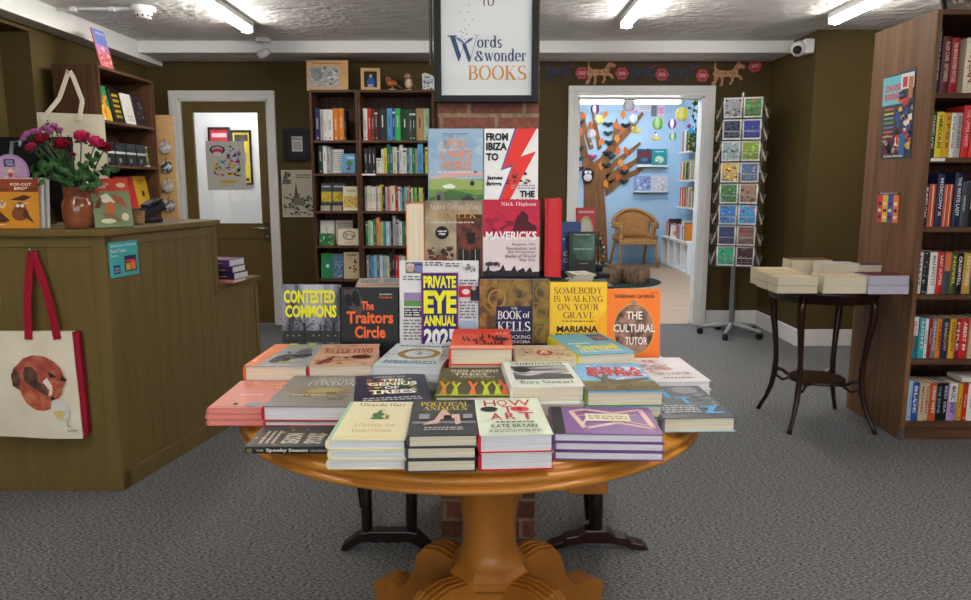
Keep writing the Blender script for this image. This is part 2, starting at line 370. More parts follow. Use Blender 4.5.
sbox('trim_boxing', XL, XL+.15, -1.0, 6.9, 2.36, HC-.001, WHITEP, .004)
# back wall with two openings
w = MB()
lx0, lx1, lz = -2.83, -1.935, 2.11
dx0, dx1, dz = .815, 2.0, 2.14
for (a, b, c, d) in ((XL-.2, lx0, 0, HC), (lx0, lx1, lz, HC), (lx1, dx0, 0, HC), (dx0, dx1, dz, HC), (dx1, 2.75, 0, HC)):
    w.box(a, b, BY, BY+.14, c, d, OLIVE)
struct(w, 'wall_back')
w = MB(); w.box(2.57, 2.75, 6.12, BY, 0, HC, OLIVE); w.box(2.57, XR, 5.98, 6.12, 0, HC, OLIVE); struct(w, 'wall_column')
sbox('wall_right', XR, XR+.15, YB, 6.12, 0, HC, OLIVE)
w = MB(); w.box(XL-.6, -2.4, YB-.15, YB, 0, HC, OLIVE); w.box(3.2, XR, YB-.15, YB, 0, HC, OLIVE); w.box(-2.4, 3.2, YB-.15, YB, 0, .7, OLIVE); w.box(-2.4, 3.2, YB-.15, YB, 2.35, HC, OLIVE); struct(w, 'wall_behind')
w = MB()
for x in (-2.4, -.55, 1.3, 3.15): w.box(x, x+.05, YB-.1, YB-.04, .7, 2.35, WHITEP)
w.box(-2.4, 3.2, YB-.1, YB-.04, .7, .75, WHITEP); w.box(-2.4, 3.2, YB-.1, YB-.04, 2.3, 2.35, WHITEP); struct(w, 'added_window_1')  # unseen window added behind the camera to let in frontal light
w = MB(); w.box(XL-.2, XL, 5.16, BY, 0, HC, OLIVE); w.box(XL-.2, XL, 3.2, 5.16, 2.33, HC, OLIVE); w.box(XL-.2, XL, YB, 3.2, 0, HC, OLIVE); w.box(XL-.2, XL, 3.2, 5.16, 0, .9, OLIVE)
w.box(XL-.4, XL-.2, 3.0, 5.4, 0, HC, OLIVE); struct(w, 'wall_left')
# baseboards
sbox('baseboard_back', 2.08, 2.57, BY-.018, BY, 0, .14, WHITEP, .004)
sbox('baseboard_side', 2.552, 2.57, 5.98, BY-.018, 0, .14, WHITEP, .004)
sbox('baseboard_right', 2.552, XR, 5.962, 5.98, 0, .14, WHITEP, .004)
sbox('baseboard_left', -1.9, dx0-.07, BY-.018, BY, 0, .14, OLIVE, .004)
# brick pillar
PX0, PX1, PY0, PY1 = -.165, .185, 2.622, 2.96
bm_ = bpy.data.materials.new('brickwork'); bm_.use_nodes = True; nt = bm_.node_tree; bs = nt.nodes['Principled BSDF']; bs.inputs['Roughness'].default_value = .8
tc = nt.nodes.new('ShaderNodeTexCoord'); sp = nt.nodes.new('ShaderNodeSeparateXYZ'); cb = nt.nodes.new('ShaderNodeCombineXYZ'); ad = nt.nodes.new('ShaderNodeMath')
nt.links.new(tc.outputs['Object'], sp.inputs[0]); nt.links.new(sp.outputs['X'], ad.inputs[0]); nt.links.new(sp.outputs['Y'], ad.inputs[1]); nt.links.new(ad.outputs[0], cb.inputs[0]); nt.links.new(sp.outputs['Z'], cb.inputs[1])
bt = nt.nodes.new('ShaderNodeTexBrick'); nt.links.new(cb.outputs[0], bt.inputs['Vector'])
bt.inputs['Color1'].default_value = lin((98,52,42)); bt.inputs['Color2'].default_value = lin((134,80,60)); bt.inputs['Mortar'].default_value = lin((132,112,86))
bt.inputs['Scale'].default_value = 1; bt.inputs['Mortar Size'].default_value = .007; bt.inputs['Brick Width'].default_value = .19; bt.inputs['Row Height'].default_value = .078; bt.inputs['Bias'].default_value = -.1
nn = nt.nodes.new('ShaderNodeTexNoise'); nn.inputs['Scale'].default_value = 60; nn.inputs['Detail'].default_value = 8; nt.links.new(tc.outputs['Object'], nn.inputs['Vector'])
mxx = nt.nodes.new('ShaderNodeMixRGB'); mxx.blend_type = 'OVERLAY'; mxx.inputs[0].default_value = .8; nt.links.new(bt.outputs['Color'], mxx.inputs[1]); nt.links.new(nn.outputs['Fac'], mxx.inputs[2]); nt.links.new(mxx.outputs[0], bs.inputs['Base Color'])
bp = nt.nodes.new('ShaderNodeBump'); bp.inputs['Strength'].default_value = .6; bp.inputs['Distance'].default_value = .006; bp.invert = True; nt.links.new(bt.outputs['Fac'], bp.inputs['Height']); nt.links.new(bp.outputs[0], bs.inputs['Normal'])
sbox('wall_pillar', PX0, PX1, PY0, PY1, 0, HC, bm_, .003)
# door surrounds
def surround(name, x0, x1, z1, wd, y):
    w = MB()
    for (o, dp) in ((0, .022), (wd*.55, .034)):
        a, b, c = x0-wd+o*0, x1+wd, z1+wd
        if o: w.box(x0-wd, x0-wd*.45, y-dp, y, 0, c, WHITEP); w.box(x1+wd*.45, x1+wd, y-dp, y, 0, c, WHITEP); w.box(x0-wd*.45, x1+wd*.45, y-dp, y, z1+wd*.45, c, WHITEP)
        else: w.box(x0-wd*.45, x0, y-dp, y, 0, z1+wd*.45, WHITEP); w.box(x1, x1+wd*.45, y-dp, y, 0, z1+wd*.45, WHITEP); w.box(x0, x1, y-dp, y, z1, z1+wd*.45, WHITEP)
    w.box(x0-.003, x0+.022, y, y+.14, 0, z1, WHITEP); w.box(x1-.022, x1+.003, y, y+.14, 0, z1, WHITEP); w.box(x0, x1, y, y+.14, z1-.022, z1, WHITEP)
    return struct(w, name, .003)
surround('trim_doorway', .838, 1.985, 2.105, .088, BY)
surround('trim_doorframe', -2.79, -1.975, 2.08, .07, BY)
# glazed door (left), hinged in its frame
dr = bpy.data.objects.new('door_1', None); C.objects.link(dr); dr['kind'] = 'structure'; dr.location = (-2.765, BY+.02, .012)
w = MB(); DW, DH = .765, 2.045; gx0, gx1, gz0, gz1 = .095, .685, .945, 1.95
w.box(0, gx0, 0, .04, 0, DH, OLIVE_C); w.box(gx1, DW, 0, .04, 0, DH, OLIVE_C); w.box(gx0, gx1, 0, .04, gz1, DH, OLIVE_C); w.box(gx0, gx1, 0, .04, .8, gz0, OLIVE_C); w.box(gx0, gx1, 0, .04, 0, .15, OLIVE_C)
w.box(gx0, gx1, .012, .03, .15, .8, OLIVE_C)
w.build('door_leaf', dr, .004)
MB().box(gx0, gx1, .018, .022, gz0, gz1, glassmat(a=.1)).build('glass_pane', dr)
h = MB(); h.box(.71, .752, -.008, 0, .78, .96, CHROME); h.tube([(.73,-.005,.9),(.73,-.045,.9),(.62,-.05,.9)], .009, CHROME); h.ball((.731,-.012,.82), .012, CHROME); h.build('door_handle', dr)
hg = MB(); hg.box(.0, .012, -.006, 0, 1.75, 1.85, STEEL); hg.build('hinge', dr)
# hall behind the glazed door
hallw = mat((222,222,220), .6)
sbox('wall_hall_back', -3.6, -.62, 8.3, 8.4, 0, HC, hallw); sbox('wall_hall_left', -3.6, -3.5, BY+.14, 8.3, 0, HC, hallw); sbox('wall_hall_right', -.72, -.62, BY+.14, 8.3, 0, HC, hallw)
sbox('ceiling_hall', -3.6, -.62, BY+.14, 8.4, HC, HC+.08, hallw)
# children's room
KX, KY = 3.25, 12.45
sbox('wall_blue_back', -.6, KX+.1, KY, KY+.1, 0, 2.7, blue); sbox('wall_blue_right', KX, KX+.1, BY+.14, KY, 0, 2.7, blue); sbox('wall_blue_left', -.62, -.52, BY+.14, KY, 0, 2.7, blue)
sbox('ceiling_blue', -.62, KX+.1, BY+.14, KY, 2.66, 2.74, mat((225,228,230), .7)); sbox('baseboard_blue', -.5, KX, KY-.02, KY, 0, .09, mat((150,196,226), .5))
sbox('wall_blue_front', 2.0, KX+.1, BY+.141, BY+.2, 0, HC, blue)
sbox('floor_threshold', dx0+.02, dx1-.05, BY+.005, BY+.05, 0, .006, mat((150,140,128), .4))
# ================================================================== CEILING LIGHTS
tube_m = mat((255,252,246), .4, emit=((255,250,242), 30))
def batten(label, x, y0, y1, z=HC, strength=None, mx=None):
    e = thing('ceiling_light', label, 'ceiling light', (x, (y0+y1)/2, z), group='fluorescent battens on the textured ceiling')
    L = (y1-y0)/2
    MB().box(-.045, .045, -L, L, -.03, 0, WHITEM).box(-.045, -.040, -L, L, -.037, -.03, WHITEM).box(.040, .045, -L, L, -.037, -.03, WHITEM).build('housing', e)  # side lips added to keep the tube's light off the ceiling
    for sg in (-1, 1): MB().box(-.042, .042, sg*L-.012, sg*L+.012, -.075, 0, WHITEM).build('end_cap', e, .003)
    b = MB(); b.M = Matrix.Rotation(PI/2, 4, 'X'); b.lathe([(.024, -L+.015), (.024, L-.015)], mx or tube_m, (0, -.056, 0), 16); b.build('tube', e)
    return e
batten('lit fluorescent batten on the ceiling above the glazed door and till', -1.76, 4.2, 5.72)
batten('lit fluorescent batten on the ceiling just beside the brick pillar', 1.01, 4.05, 5.55)
batten('lit fluorescent batten on the ceiling near the wall camera', 2.44, 3.95, 5.42)
for x in (-1.76, 1.01, 2.9):
    batten('lit fluorescent batten over the front of the shop', x, .6, 2.1)
    batten('lit fluorescent batten at the added window end', x, -2.6, -1.1)
e = thing('ceiling_light', 'long lit fluorescent batten across the blue room ceiling', 'ceiling light', (2.02, 11.2, 2.66))
MB().box(-.84, .84, -.05, .05, -.06, 0, WHITEM).build('housing', e, .003)
MB().box(-.84, .84, -.06, .06, -.18, -.062, mat((255,252,248), .4, emit=((250,252,255), 9))).build('diffuser', e, .01)
for yy in (8.0,):  # extra batten added out of view to brighten the blue room
    e = thing('ceiling_light', 'unseen batten added to brighten the blue room, above its doorway', 'ceiling light', (1.6, yy, 2.66))
    MB().box(-.8, .8, -.06, .06, -.12, 0, mat((255,252,248), .4, emit=((250,252,255), 26))).build('diffuser', e, .01)
e = thing('ceiling_light', 'lit batten on the hall ceiling behind the glazed door', 'ceiling light', (-2.3, 7.7, HC))
MB().box(-.6, .6, -.04, .04, -.06, 0, mat((255,252,248), .4, emit=((252,252,255), 26))).build('diffuser', e, .01)
# smoke detector, conduit, spotlight, cctv
e = thing('smoke_detector', 'round white smoke detector on the textured ceiling', 'smoke detector', (-2.31, 5.24, HC))
MB().lathe([(.075,-.03),(.08,-.02),(.08,0)], WHITEM).build('base_plate', e); MB().lathe([(.03,-.075),(.05,-.07),(.056,-.05),(.056,-.03)], WHITEM).build('sensor_head', e)
g = MB(); 
for k in range(10): a = 2*PI*k/10; g.M = Matrix.Rotation(a, 4, 'Z'); g.box(.05, .0575, -.006, .006, -.066, -.054, BLACKM)
g.build('vent_grille', e)
e = thing('ceiling_conduit', 'white plastic conduit clipped to the ceiling beside the smoke detector', 'conduit', (0,0,0))
c_ = MB(); c_.M = Matrix.Translation((-2.39, 5.24, HC-.012)); c_.tube([(-.5,0,0),(0,0,0)], .011, WHITEM); c_.build('pipe', e)
for x in (-2.78, -2.52): MB().box(x-.02, x+.02, 5.22, 5.26, HC-.03, HC, WHITEM).build('clip', e, .003)
e = thing('spotlight', 'small white swivel spotlight hanging by the beam above the door', 'spotlight', (-1.82, 6.33, HC))
MB().box(-.05, .05, -.04, .04, -.03, 0, WHITEM).tube([(0,0,-.03),(0,0,-.09)], .008, WHITEM).build('bracket', e)
b = MB(); b.M = Matrix.Translation((0,0,-.115)) @ Matrix.Rotation(R(65), 4, 'Y') @ Matrix.Rotation(R(20), 4, 'X'); b.lathe([(.03,-.05),(.035,-.045),(.035,.03),(.02,.05)], WHITEM); b.lathe([(.024,-.0515),(.026,-.0505)], mat((90,90,90),.3)); b.build('lamp_head', e)
e = thing('security_camera', 'white domed security camera on the corner of the olive wall', 'security camera', (2.47, 6.05, 2.39))
MB().box(.02, .095, -.05, .05, -.06, .05, WHITEM).build('wall_mount', e, .01)
MB().ball((-.01,0,-.02), .06, WHITEM).build('dome', e)
b = MB(); b.M = Matrix.Translation((-.035,-.04,-.035)) @ Matrix.Rotation(R(-40), 4, 'Z') @ Matrix.Rotation(R(100), 4, 'X'); b.lathe([(.032,.0),(.03,.018),(.018,.024)], BLACKM); b.build('lens', e)
# ================================================================== SHOP COUNTER
CZ = 1.14; ax, ay = -1.58, 3.07; ux, uy = .218/1.12, 1.1/1.12   # direction of the long side
def cp(s, off=0): return (ax+ux*s-uy*off, ay+uy*s+ux*off)      # s along side, off inward (to the left)
SE = (3.90-ay)/uy; SL = (4.3-ay)/uy
ct = thing('shop_counter', 'olive painted till counter of tongue-and-groove boards with stepped end', 'counter')
def quadp(pts, z0, z1, m, mb): mb.prism([(p[0], p[1], z0) for p in pts], (0,0,z1-z0), m)
b = MB(); b.box(-3.04, ax-.03, 3.085, 3.1, .0, CZ-.03, OLIVE_G)
x = -3.03
while x < ax-.09:
    b.box(x, min(x+.1985, ax-.055), 3.075, 3.09, .09, CZ-.05, OLIVE_C); x += .2
b.build('front_panel', ct, .001)
b = MB(); b.box(-3.04, ax-.0, 3.068, 3.08, 0, .09, OLIVE_C); b.box(-3.04, ax, 3.068, 3.08, CZ-.075, CZ-.03, OLIVE_C); b.box(ax-.06, ax, 3.066, 3.09, 0, CZ-.03, OLIVE_C); b.build('front_frame', ct, .003)
b = MB(); q = MB()
quadp([cp(0.0,.02), cp(SE,.02), cp(SE,.03), cp(0,.03)], .0, CZ-.03, OLIVE_G, b); quadp([cp(SE,.02), cp(SL,.02), cp(SL,.03), cp(SE,.03)], .0, .77, OLIVE_G, b)
s0 = .05
while s0 < SL-.03:
    s1 = min(s0+.088, SL-.03); top = CZ-.075 if s1 < SE-.02 else .76
    if s0 < SE-.03 < s1: s1 = SE-.03; top = CZ-.075
    quadp([cp(s0,.008), cp(s1,.008), cp(s1,.02), cp(s0,.02)], .08, top, OLIVE_C, b); s0 = s1+.0015
b.build('side_panel', ct, .001)
quadp([cp(0,0), cp(.05,0), cp(.05,.02), cp(0,.02)], 0, CZ-.03, OLIVE_C, q); quadp([cp(0,0), cp(SL,0), cp(SL,.02), cp(0,.02)], 0, .08, OLIVE_C, q)
quadp([cp(0,0), cp(SE,0), cp(SE,.02), cp(0,.02)], CZ-.075, CZ-.03, OLIVE_C, q); quadp([cp(SE-.035,0), cp(SE,0), cp(SE,.02), cp(SE-.035,.02)], .77, CZ-.075, OLIVE_C, q)
quadp([cp(SL-.03,0), cp(SL,0), cp(SL,.02), cp(SL-.03,.02)], .08, .77, OLIVE_C, q); quadp([cp(SE-.035,0), cp(SL,0), cp(SL,.02), cp(SE-.035,.02)], .745, .785, OLIVE_C, q)
q.build('side_frame', ct, .003)
b = MB(); quadp([cp(SE-.005,.02), cp(SE,.02), cp(SE,.62), cp(SE-.005,.62)], .77, CZ-.03, OLIVE_C, b); quadp([cp(SL-.02,.02), cp(SL,.02), cp(SL,.62), cp(SL-.02,.62)], 0, .77, OLIVE_C, b); b.build('end_panel', ct)
b = MB(); quadp([(-3.04,3.045), (ax+.012,3.045), cp(SE+.012,-.02), cp(SE+.012,.42), cp(.5,.42), (-3.04,3.52)], CZ-.03, CZ, OLIVE_C, b); b.build('counter_top', ct, .006)
b = MB(); quadp([cp(SE,-.012), cp(SL+.012,-.012), cp(SL+.012,.64), cp(SE,.64)], .77, .795, OLIVE_C, b); b.build('low_shelf', ct, .004)
b = MB(); b.box(-3.04, -2.1, 3.5, 3.52, 0, CZ-.03, OLIVE_C); b.build('back_panel', ct)
# teal sticker on the side panel
p0 = cp(.0,0)
def side_px(px, py):   # meet the counter's side plane
    d = ray(px, py); n = Vector((uy, -ux, 0)); o = Vector((ax, ay, 0)); t = n.dot(o-Vector((0,0,CAMZ)))/n.dot(d); return Vector((0,0,CAMZ))+d*t
A = side_px(110.5, 278.5); B = side_px(138.5, 272); D = side_px(108, 243)
b = MB(); O = Vector(A)+Vector((uy,-ux,0))*.003; U = Vector((ux,uy,0))*(B-A).length; V = Vector((0,0,(D.z-A.z)))
P = Plane(O, U, V); b.prism([O, O+U, O+U+V, O+V], Vector((-uy,ux,0))*.002, mat((70,176,178), .4))
draw(b, P, [('t',.06,.84,.94,.94,'Spend your National',WHITEM,.01),('t',.06,.70,.6,.8,'Book Tokens',WHITEM,.01),('t',.06,.58,.3,.66,'here.',WHITEM,.01),('r',.5,.12,.92,.58,(60,36,66)),('r',.54,.16,.7,.36,(222,176,60)),('r',.72,.16,.88,.42,(236,120,60)),('r',.54,.4,.88,.46,(214,60,70)),('r',.1,.1,.32,.34,(30,44,104)),('t',.13,.14,.29,.2,'BOOK',WHITEM,.01),('t',.13,.22,.29,.28,'TOKENS',WHITEM,.01)])
tag(b.build('wall_sticker'), 'teal square book token sticker on the side of the till counter', 'sticker')
# ================================================================== TOTE BAG WITH FOX
canvas = mat((244,236,212), .85, bump=(300,.3,.002), noise=((232,220,192), 5, (1,1,1), 4, .35, .7))
redc = mat((156,16,44), .8)
e = thing('tote_bag', 'cream canvas tote with curled sleeping fox, red handles, hung on the counter', 'tote bag', (0,0,0))
TL, TR, TT, TB = -2.075, -1.725, .715, .262
def wav(u, v): return .012*math.sin(u*7+v*2)*(1-v)+.006*math.sin(v*11+u*3)
b = MB(); n = 14; vs = []; fs = []
for side, y0 in ((0, 3.028), (1, 3.056)):
    for j in range(n+1):
        for i in range(n+1):
            u, v = i/n, j/n; ww = (TR-TL); x = TL+ww*u+.01*(1-v)*(u-.4); z = TB+(TT-TB)*v-.012*u*(1-v)
            vs.append((x, y0+(wav(u,v)*.3-.014*math.sin(PI*u)*math.sin(PI*min(1,v+.2)) if side == 0 else 0), z))
N1 = (n+1)*(n+1)
for j in range(n):
    for i in range(n):
        a = j*(n+1)+i; fs.append((a, a+1, a+n+2, a+n+1)); fs.append((N1+a, N1+a+n+1, N1+a+n+2, N1+a+1))
b.add(vs, fs, canvas, True)
b.box(TL, TR, 3.026, 3.03, TT-.028, TT, canvas)
b.build('bag_body', e)
b = MB(); b.prism([(TR,3.028,TT),(TR+.022,3.036,TT),(TR+.026,3.04,TB+.01),(TR+.01,3.03,TB-.012)], (0,.022,0), redc); b.build('gusset', e)
def band(pts, w, m, t=.004):
    mb = MB(); P = [Vector(p) for p in pts]
    for a, c in zip(P, P[1:]):
        d = (c-a).normalized(); s = Vector((0,1,0)).cross(d).normalized()*w/2
        mb.prism([a-s, a+s, c+s, c-s], (0,t,0), m)
    return mb
hx, hz = -1.865, 1.045
band([(-1.905,3.02,TT-.03),(-1.9,3.03,.85),(-1.88,3.04,hz-.03),(-1.867,3.035,hz)], .032, redc).build('handle', e)
band([(-1.785,3.02,TT-.03),(-1.81,3.03,.85),(-1.85,3.03,hz-.03),(-1.865,3.035,hz)], .032, redc).build('handle', e)
b = MB(); P = Plane((-2.03,3.0105,TB), (.335,0,0), (0,0,TT-TB), (0,-1,0), .0006)
fox = mat((196,112,84), .8, noise=((158,62,58), 22, (1,1,1), 5, .35, .65)); fox2 = mat((206,128,84), .8, noise=((176,76,60), 30, (1,1,1), 5, .35, .65)); dk = mat((66,52,44), .8, noise=((110,80,64), 20, (1,1,1), 3, .4, .6))
draw(b, P, [('p',[(.17,.5),(.14,.58),(.16,.66),(.22,.70),(.3,.76),(.42,.79),(.56,.78),(.68,.73),(.76,.66),(.79,.58),(.76,.5),(.74,.42),(.66,.34),(.6,.28),(.5,.26),(.4,.27),(.32,.32),(.26,.4),(.22,.46)], fox),
 ('p',[(.14,.5),(.13,.6),(.17,.66),(.22,.64),(.24,.56),(.22,.46)], dk),
 ('p',[(.3,.54),(.28,.62),(.32,.68),(.4,.68),(.46,.62),(.46,.54),(.54,.5),(.6,.44),(.56,.4),(.48,.44),(.4,.48)], dk),
 ('p',[(.24,.42),(.36,.46),(.5,.4),(.6,.36),(.6,.28),(.5,.26),(.4,.27),(.3,.33)], fox2),
 ('p',[(.56,.58),(.62,.56),(.74,.54),(.82,.56),(.76,.48),(.68,.4),(.62,.37),(.57,.44)], fox2),
 ('p',[(.52,.54),(.58,.58),(.64,.5),(.63,.42),(.58,.4),(.6,.46)], (238,230,220)),
 ('p',[(.6,.64),(.62,.58),(.70,.58),(.68,.6)], (60,44,40)), ('p',[(.74,.56),(.79,.54),(.83,.56),(.77,.6)], (50,38,36)), ('e',.635,.385,.018,.016,(20,16,16)), ('e',.68,.46,.012,.006,(30,20,20)),
 ('p',[(.62,.36),(.7,.38),(.8,.34),(.84,.26),(.8,.19),(.7,.18),(.64,.22),(.6,.28)], (226,222,216)), ('p',[(.62,.25),(.7,.27),(.78,.25),(.74,.19),(.66,.2)], (224,196,120)),
 ('ln',[(.79,.16),(.8,.1)], .002, (70,90,50)), ('ln',[(.8,.13),(.85,.1)], .002, (70,90,50)), ('t',.79,.06,.92,.09,'wildlife',(70,70,70),0)])
b.build('fox_print', e)
MB().tube([(hx+.005,3.066,hz+.004),(hx+.005,3.02,hz+.004),(hx+.005,3.012,hz+.02)], .004, CHROME).build('hook', e)
# ================================================================== PEDESTAL TABLE
TX, TY, TR_ = -.04, 2.02, .59
t = thing('pedestal_table', 'round golden pine pedestal table with scrolled feet, covered in books', 'table', (TX, TY, 0))
pr = [(TR_-.08,.694),(TR_-.012,.695),(TR_-.002,.698),(TR_,.704),(TR_-.003,.709),(TR_-.010,.7105),(TR_-.011,.713),(TR_-.006,.7155),(TR_-.003,.724),(TR_-.006,.732),(TR_-.016,.7345),(TR_-.026,.7355),(TR_-.027,.738),(TR_-.03,.744),(TR_-.038,.7485),(TR_-.05,.75)]
MB().lathe(pr, PINE, n=96).build('tabletop', t).scale = (1.065,1,1)
b = MB(); b.box(-.05, .345, -.23, .21, .552, .694, PINE); b.box(-.40, -.05, -.23, .21, .578, .694, PINE); b.box(.25, .351, -.236, -.15, .545, .694, PINE_V); b.build('apron', t, .004)
b = MB(); b.lathe([(.1,.30),(.088,.31),(.077,.335),(.075,.40),(.08,.45),(.088,.49),(.092,.52),(.09,.545),(.1,.552)], PINE_V, (.05,-.09,0), n=40); b.build('column', t)
b = MB(); b.M = Matrix.Translation((.05,-.09,0)) @ Matrix.Rotation(R(22.5), 4, 'Z'); b.lathe([(.09,.10),(.092,.235),(.115,.255),(.115,.278),(.095,.302),(.08,.306)], PINE_V, n=8, smooth=False); b.build('collar', t, .002)
fp = [(.05,.28),(.11,.30),(.18,.31),(.235,.298),(.268,.265),(.285,.215),(.305,.165),(.335,.13),(.37,.115),(.41,.118),(.45,.108),(.48,.09),(.482,.045),(.462,0),(.41,0),(.385,.03),(.34,.045),(.29,.05),(.26,.055),(.235,.045),(.21,.05),(.18,.09),(.13,.125),(.05,.14)]
for a in (40, 140, 222, 318):
    b = MB(); b.M = Matrix.Translation((.05,-.09,0)) @ Matrix.Rotation(R(a), 4, 'Z') @ Matrix.Diagonal((.92,1,.9,1)); b.prism([(r, -.04, z) for r, z in fp], (0,.08,0), PINE_V)
    for o in (-.02, .0, .02): b.prism([(r, o-.006, z) for r, z in [(.05,.28),(.11,.305),(.18,.315),(.237,.303),(.272,.268),(.29,.216),(.284,.21),(.262,.255),(.23,.285),(.11,.285)]], (0,.012,0), PINE_V)
    b.build('foot', t, .005)
# ================================================================== BOOKS LYING ON THE PEDESTAL TABLE
def labs(first, *rest): return [first]+list(rest)
tz = [WHITEM]
# A Christmas tree book x3
stack((327,439.5),(405.5,439.5),401.5,.8157,[.0216]*3, labs('top cream book with a small green Christmas tree on its cover','middle cream book under the one with the Christmas tree cover','bottom cream book of the Christmas tree pile at the table rim'),(236,228,188),
 [('r',.0,0,.05,1,(170,206,176)),('t',.16,.86,.84,.95,'Miranda Hart',(90,80,60),'serif',.1),('p',[(.42,.5),(.62,.5),(.56,.58),(.6,.6),(.55,.68),(.52,.76),(.48,.68),(.43,.6),(.46,.58)],(66,130,84)),('s',.42,.52,.62,.74,[(50,110,70),(120,160,90),(190,60,60)],30,.02,3),('r',.62,.5,.67,.6,(170,120,80)),('ln',[(.38,.49),(.7,.49)],.0015,(150,130,90)),
  ('t',.24,.30,.8,.38,'A Christmas Tree',(190,140,90),'serif',.1),('t',.24,.16,.78,.24,'Around a Classroom',(190,140,90),'serif',.1),('ln',[(.06,.04),(.95,.04)],.0015,(200,180,130))], pages=PAGEW)
# B
stack((408,435.5),(478,434.5),400,.828,[.0258]*3, labs('top black book with a pale squatting figure, Animals in yellow lettering','middle black book in the pile beside the cream Christmas pile','bottom black book in the pile beside the cream Christmas pile'),(66,68,74),
 [('t',.12,.82,.9,.94,'POLITICAL',(210,190,70),'serif',.16),('t',.16,.68,.86,.8,'ANIMALS',(210,190,70),'serif',.16),('r',.02,.3,.98,.36,(130,134,140)),('p',[(.44,.62),(.56,.62),(.6,.54),(.74,.56),(.76,.3),(.68,.26),(.66,.44),(.46,.42),(.42,.3),(.2,.26),(.2,.3),(.36,.4)],(206,170,156)),('e',.5,.64,.05,.05,(206,170,156)),('r',.5,.42,.62,.52,(40,40,44)),('r',.12,.42,.28,.56,(150,154,160)),('r',.8,.42,.94,.54,(150,154,160)),('l',.22,.1,.8,.2,2,(180,180,184),4)])
# C
stack((479.5,435),(553.5,433.5),398,.8275,[.0387]*2, labs('top pale green book titled How to Art in red letters','bottom red-cased book under the How to Art book'),(222,232,210),
 [('t',.14,.76,.32,.94,'H',(190,40,60),.0),('t',.34,.76,.5,.94,'O',(190,40,60),.0),('t',.52,.76,.86,.94,'W',(190,40,60),.0),('t',.4,.56,.56,.74,'T',(190,40,60),.0),('e',.66,.66,.14,.07,(226,60,80)),('e',.66,.66,.04,.03,(120,20,30)),('e',.2,.66,.13,.07,(40,44,44)),('t',.2,.36,.36,.54,'A',(190,40,60),.0),('t',.42,.36,.56,.54,'R',(190,40,60),.0),('t',.62,.36,.84,.54,'T',(190,40,60),.0),
  ('l',.26,.26,.8,.32,1,(90,110,80),3),('t',.18,.14,.82,.23,'KATE BRYAN',(60,74,60),.01),('l',.14,.03,.86,.1,2,(120,140,110),3)], pages=PAGEW, back=(200,30,50), spine=(200,30,50))
# D
stack((554,433),(664,434.5),407,.808,[.0193]*3, labs('top purple landscape book with folded ribbon drawing on its cover','middle purple landscape book beneath the ribbon drawing cover','bottom purple landscape book resting on the pine rim'),(120,78,140),
 [('r',0,0,.11,1,(34,34,38)),('ln',[(.2,.82),(.34,.9),(.62,.76),(.9,.9),(.94,.2),(.62,.4),(.3,.18),(.2,.82)],.012,(222,190,182)),('ln',[(.24,.62),(.36,.7),(.62,.6),(.84,.7)],.008,(206,150,150)),('ln',[(.28,.3),(.38,.7),(.9,.3)],.006,(230,200,190)),('r',.33,.44,.76,.72,(226,220,196)),('l',.36,.5,.73,.66,2,(150,130,90),7)], pages=PAGEW)
# E  spine towards the viewer
a = atZ(245.5,453.8,.75)
book('dark spooky season handbook lying spine outwards at the table edge', .165, .2, .016, (52,52,50),
 [('s',.02,.02,.98,.98,[(150,96,50),(180,150,80),(90,90,86)],46,.05,11),('t',.1,.2,.5,.4,'SPOOKY',(214,208,190),.03),('t',.1,.45,.5,.65,'SEASON',(214,208,190),.03),('l',.1,.7,.6,.9,3,(200,190,170),5)],
 (a.x+.2, a.y+.0825, .7505), (0,0,R(90)), spine=(28,32,30), pages=PAGEW,
 spine_art=[('t',.12,.3,.2,.7,'THE',(190,186,170),.02),('t',.23,.12,.68,.9,'Spooky Season',(226,222,206),.03),('t',.71,.3,.93,.7,'HANDBOOK',(190,186,170),.02),('e',.05,.5,.035,.4,(120,104,60)),('e',.96,.5,.03,.4,(120,104,60))])
# F
stack((262.5,406),(353,406.5),375,.814,[.036,.0125], labs('large grey book about forgotten London with red boards','thin grey book under the forgotten London book'),(126,122,116),
 [('s',.1,.2,.9,.62,[(150,134,96),(136,124,100),(166,146,100),(112,108,100)],50,.09,5),('p',[(.3,.48),(.45,.56),(.62,.58),(.8,.5),(.6,.42),(.4,.4)],(176,156,98)),('t',.34,.86,.8,.93,'THE SOLDIER OF',(214,212,206),'serif',.12),('t',.3,.76,.82,.85,'FORGOTTEN',(226,224,218),'serif',.12),('t',.28,.64,.86,.75,'LONDON',(226,224,218),'serif',.12),('l',.2,.3,.6,.36,1,(210,200,180),8)], pages=PAGEW, back=(190,34,46), spine=(190,34,46))
# G
stack((207,408),(262,408),379,.794,[.0146]*3, labs('top salmon pink book overhanging the table by the counter','middle salmon pink book overhanging the table by the counter','bottom salmon pink book overhanging the table by the counter'),(214,128,112),
 [('t',.3,.82,.98,.93,'Richard',(236,190,150),'serif',.14),('t',.34,.7,.94,.8,'Osborne',(236,190,150),'serif',.14),('l',.3,.4,.7,.5,1,(240,180,170),2),('e',.72,.12,.16,.07,(150,150,156)),('r',.36,.1,.44,.16,(60,40,40)),('ln',[(.02,.03),(.98,.03)],.002,(120,50,50))], Wx=.146, pages=mat((236,150,140), .6), L=.25)
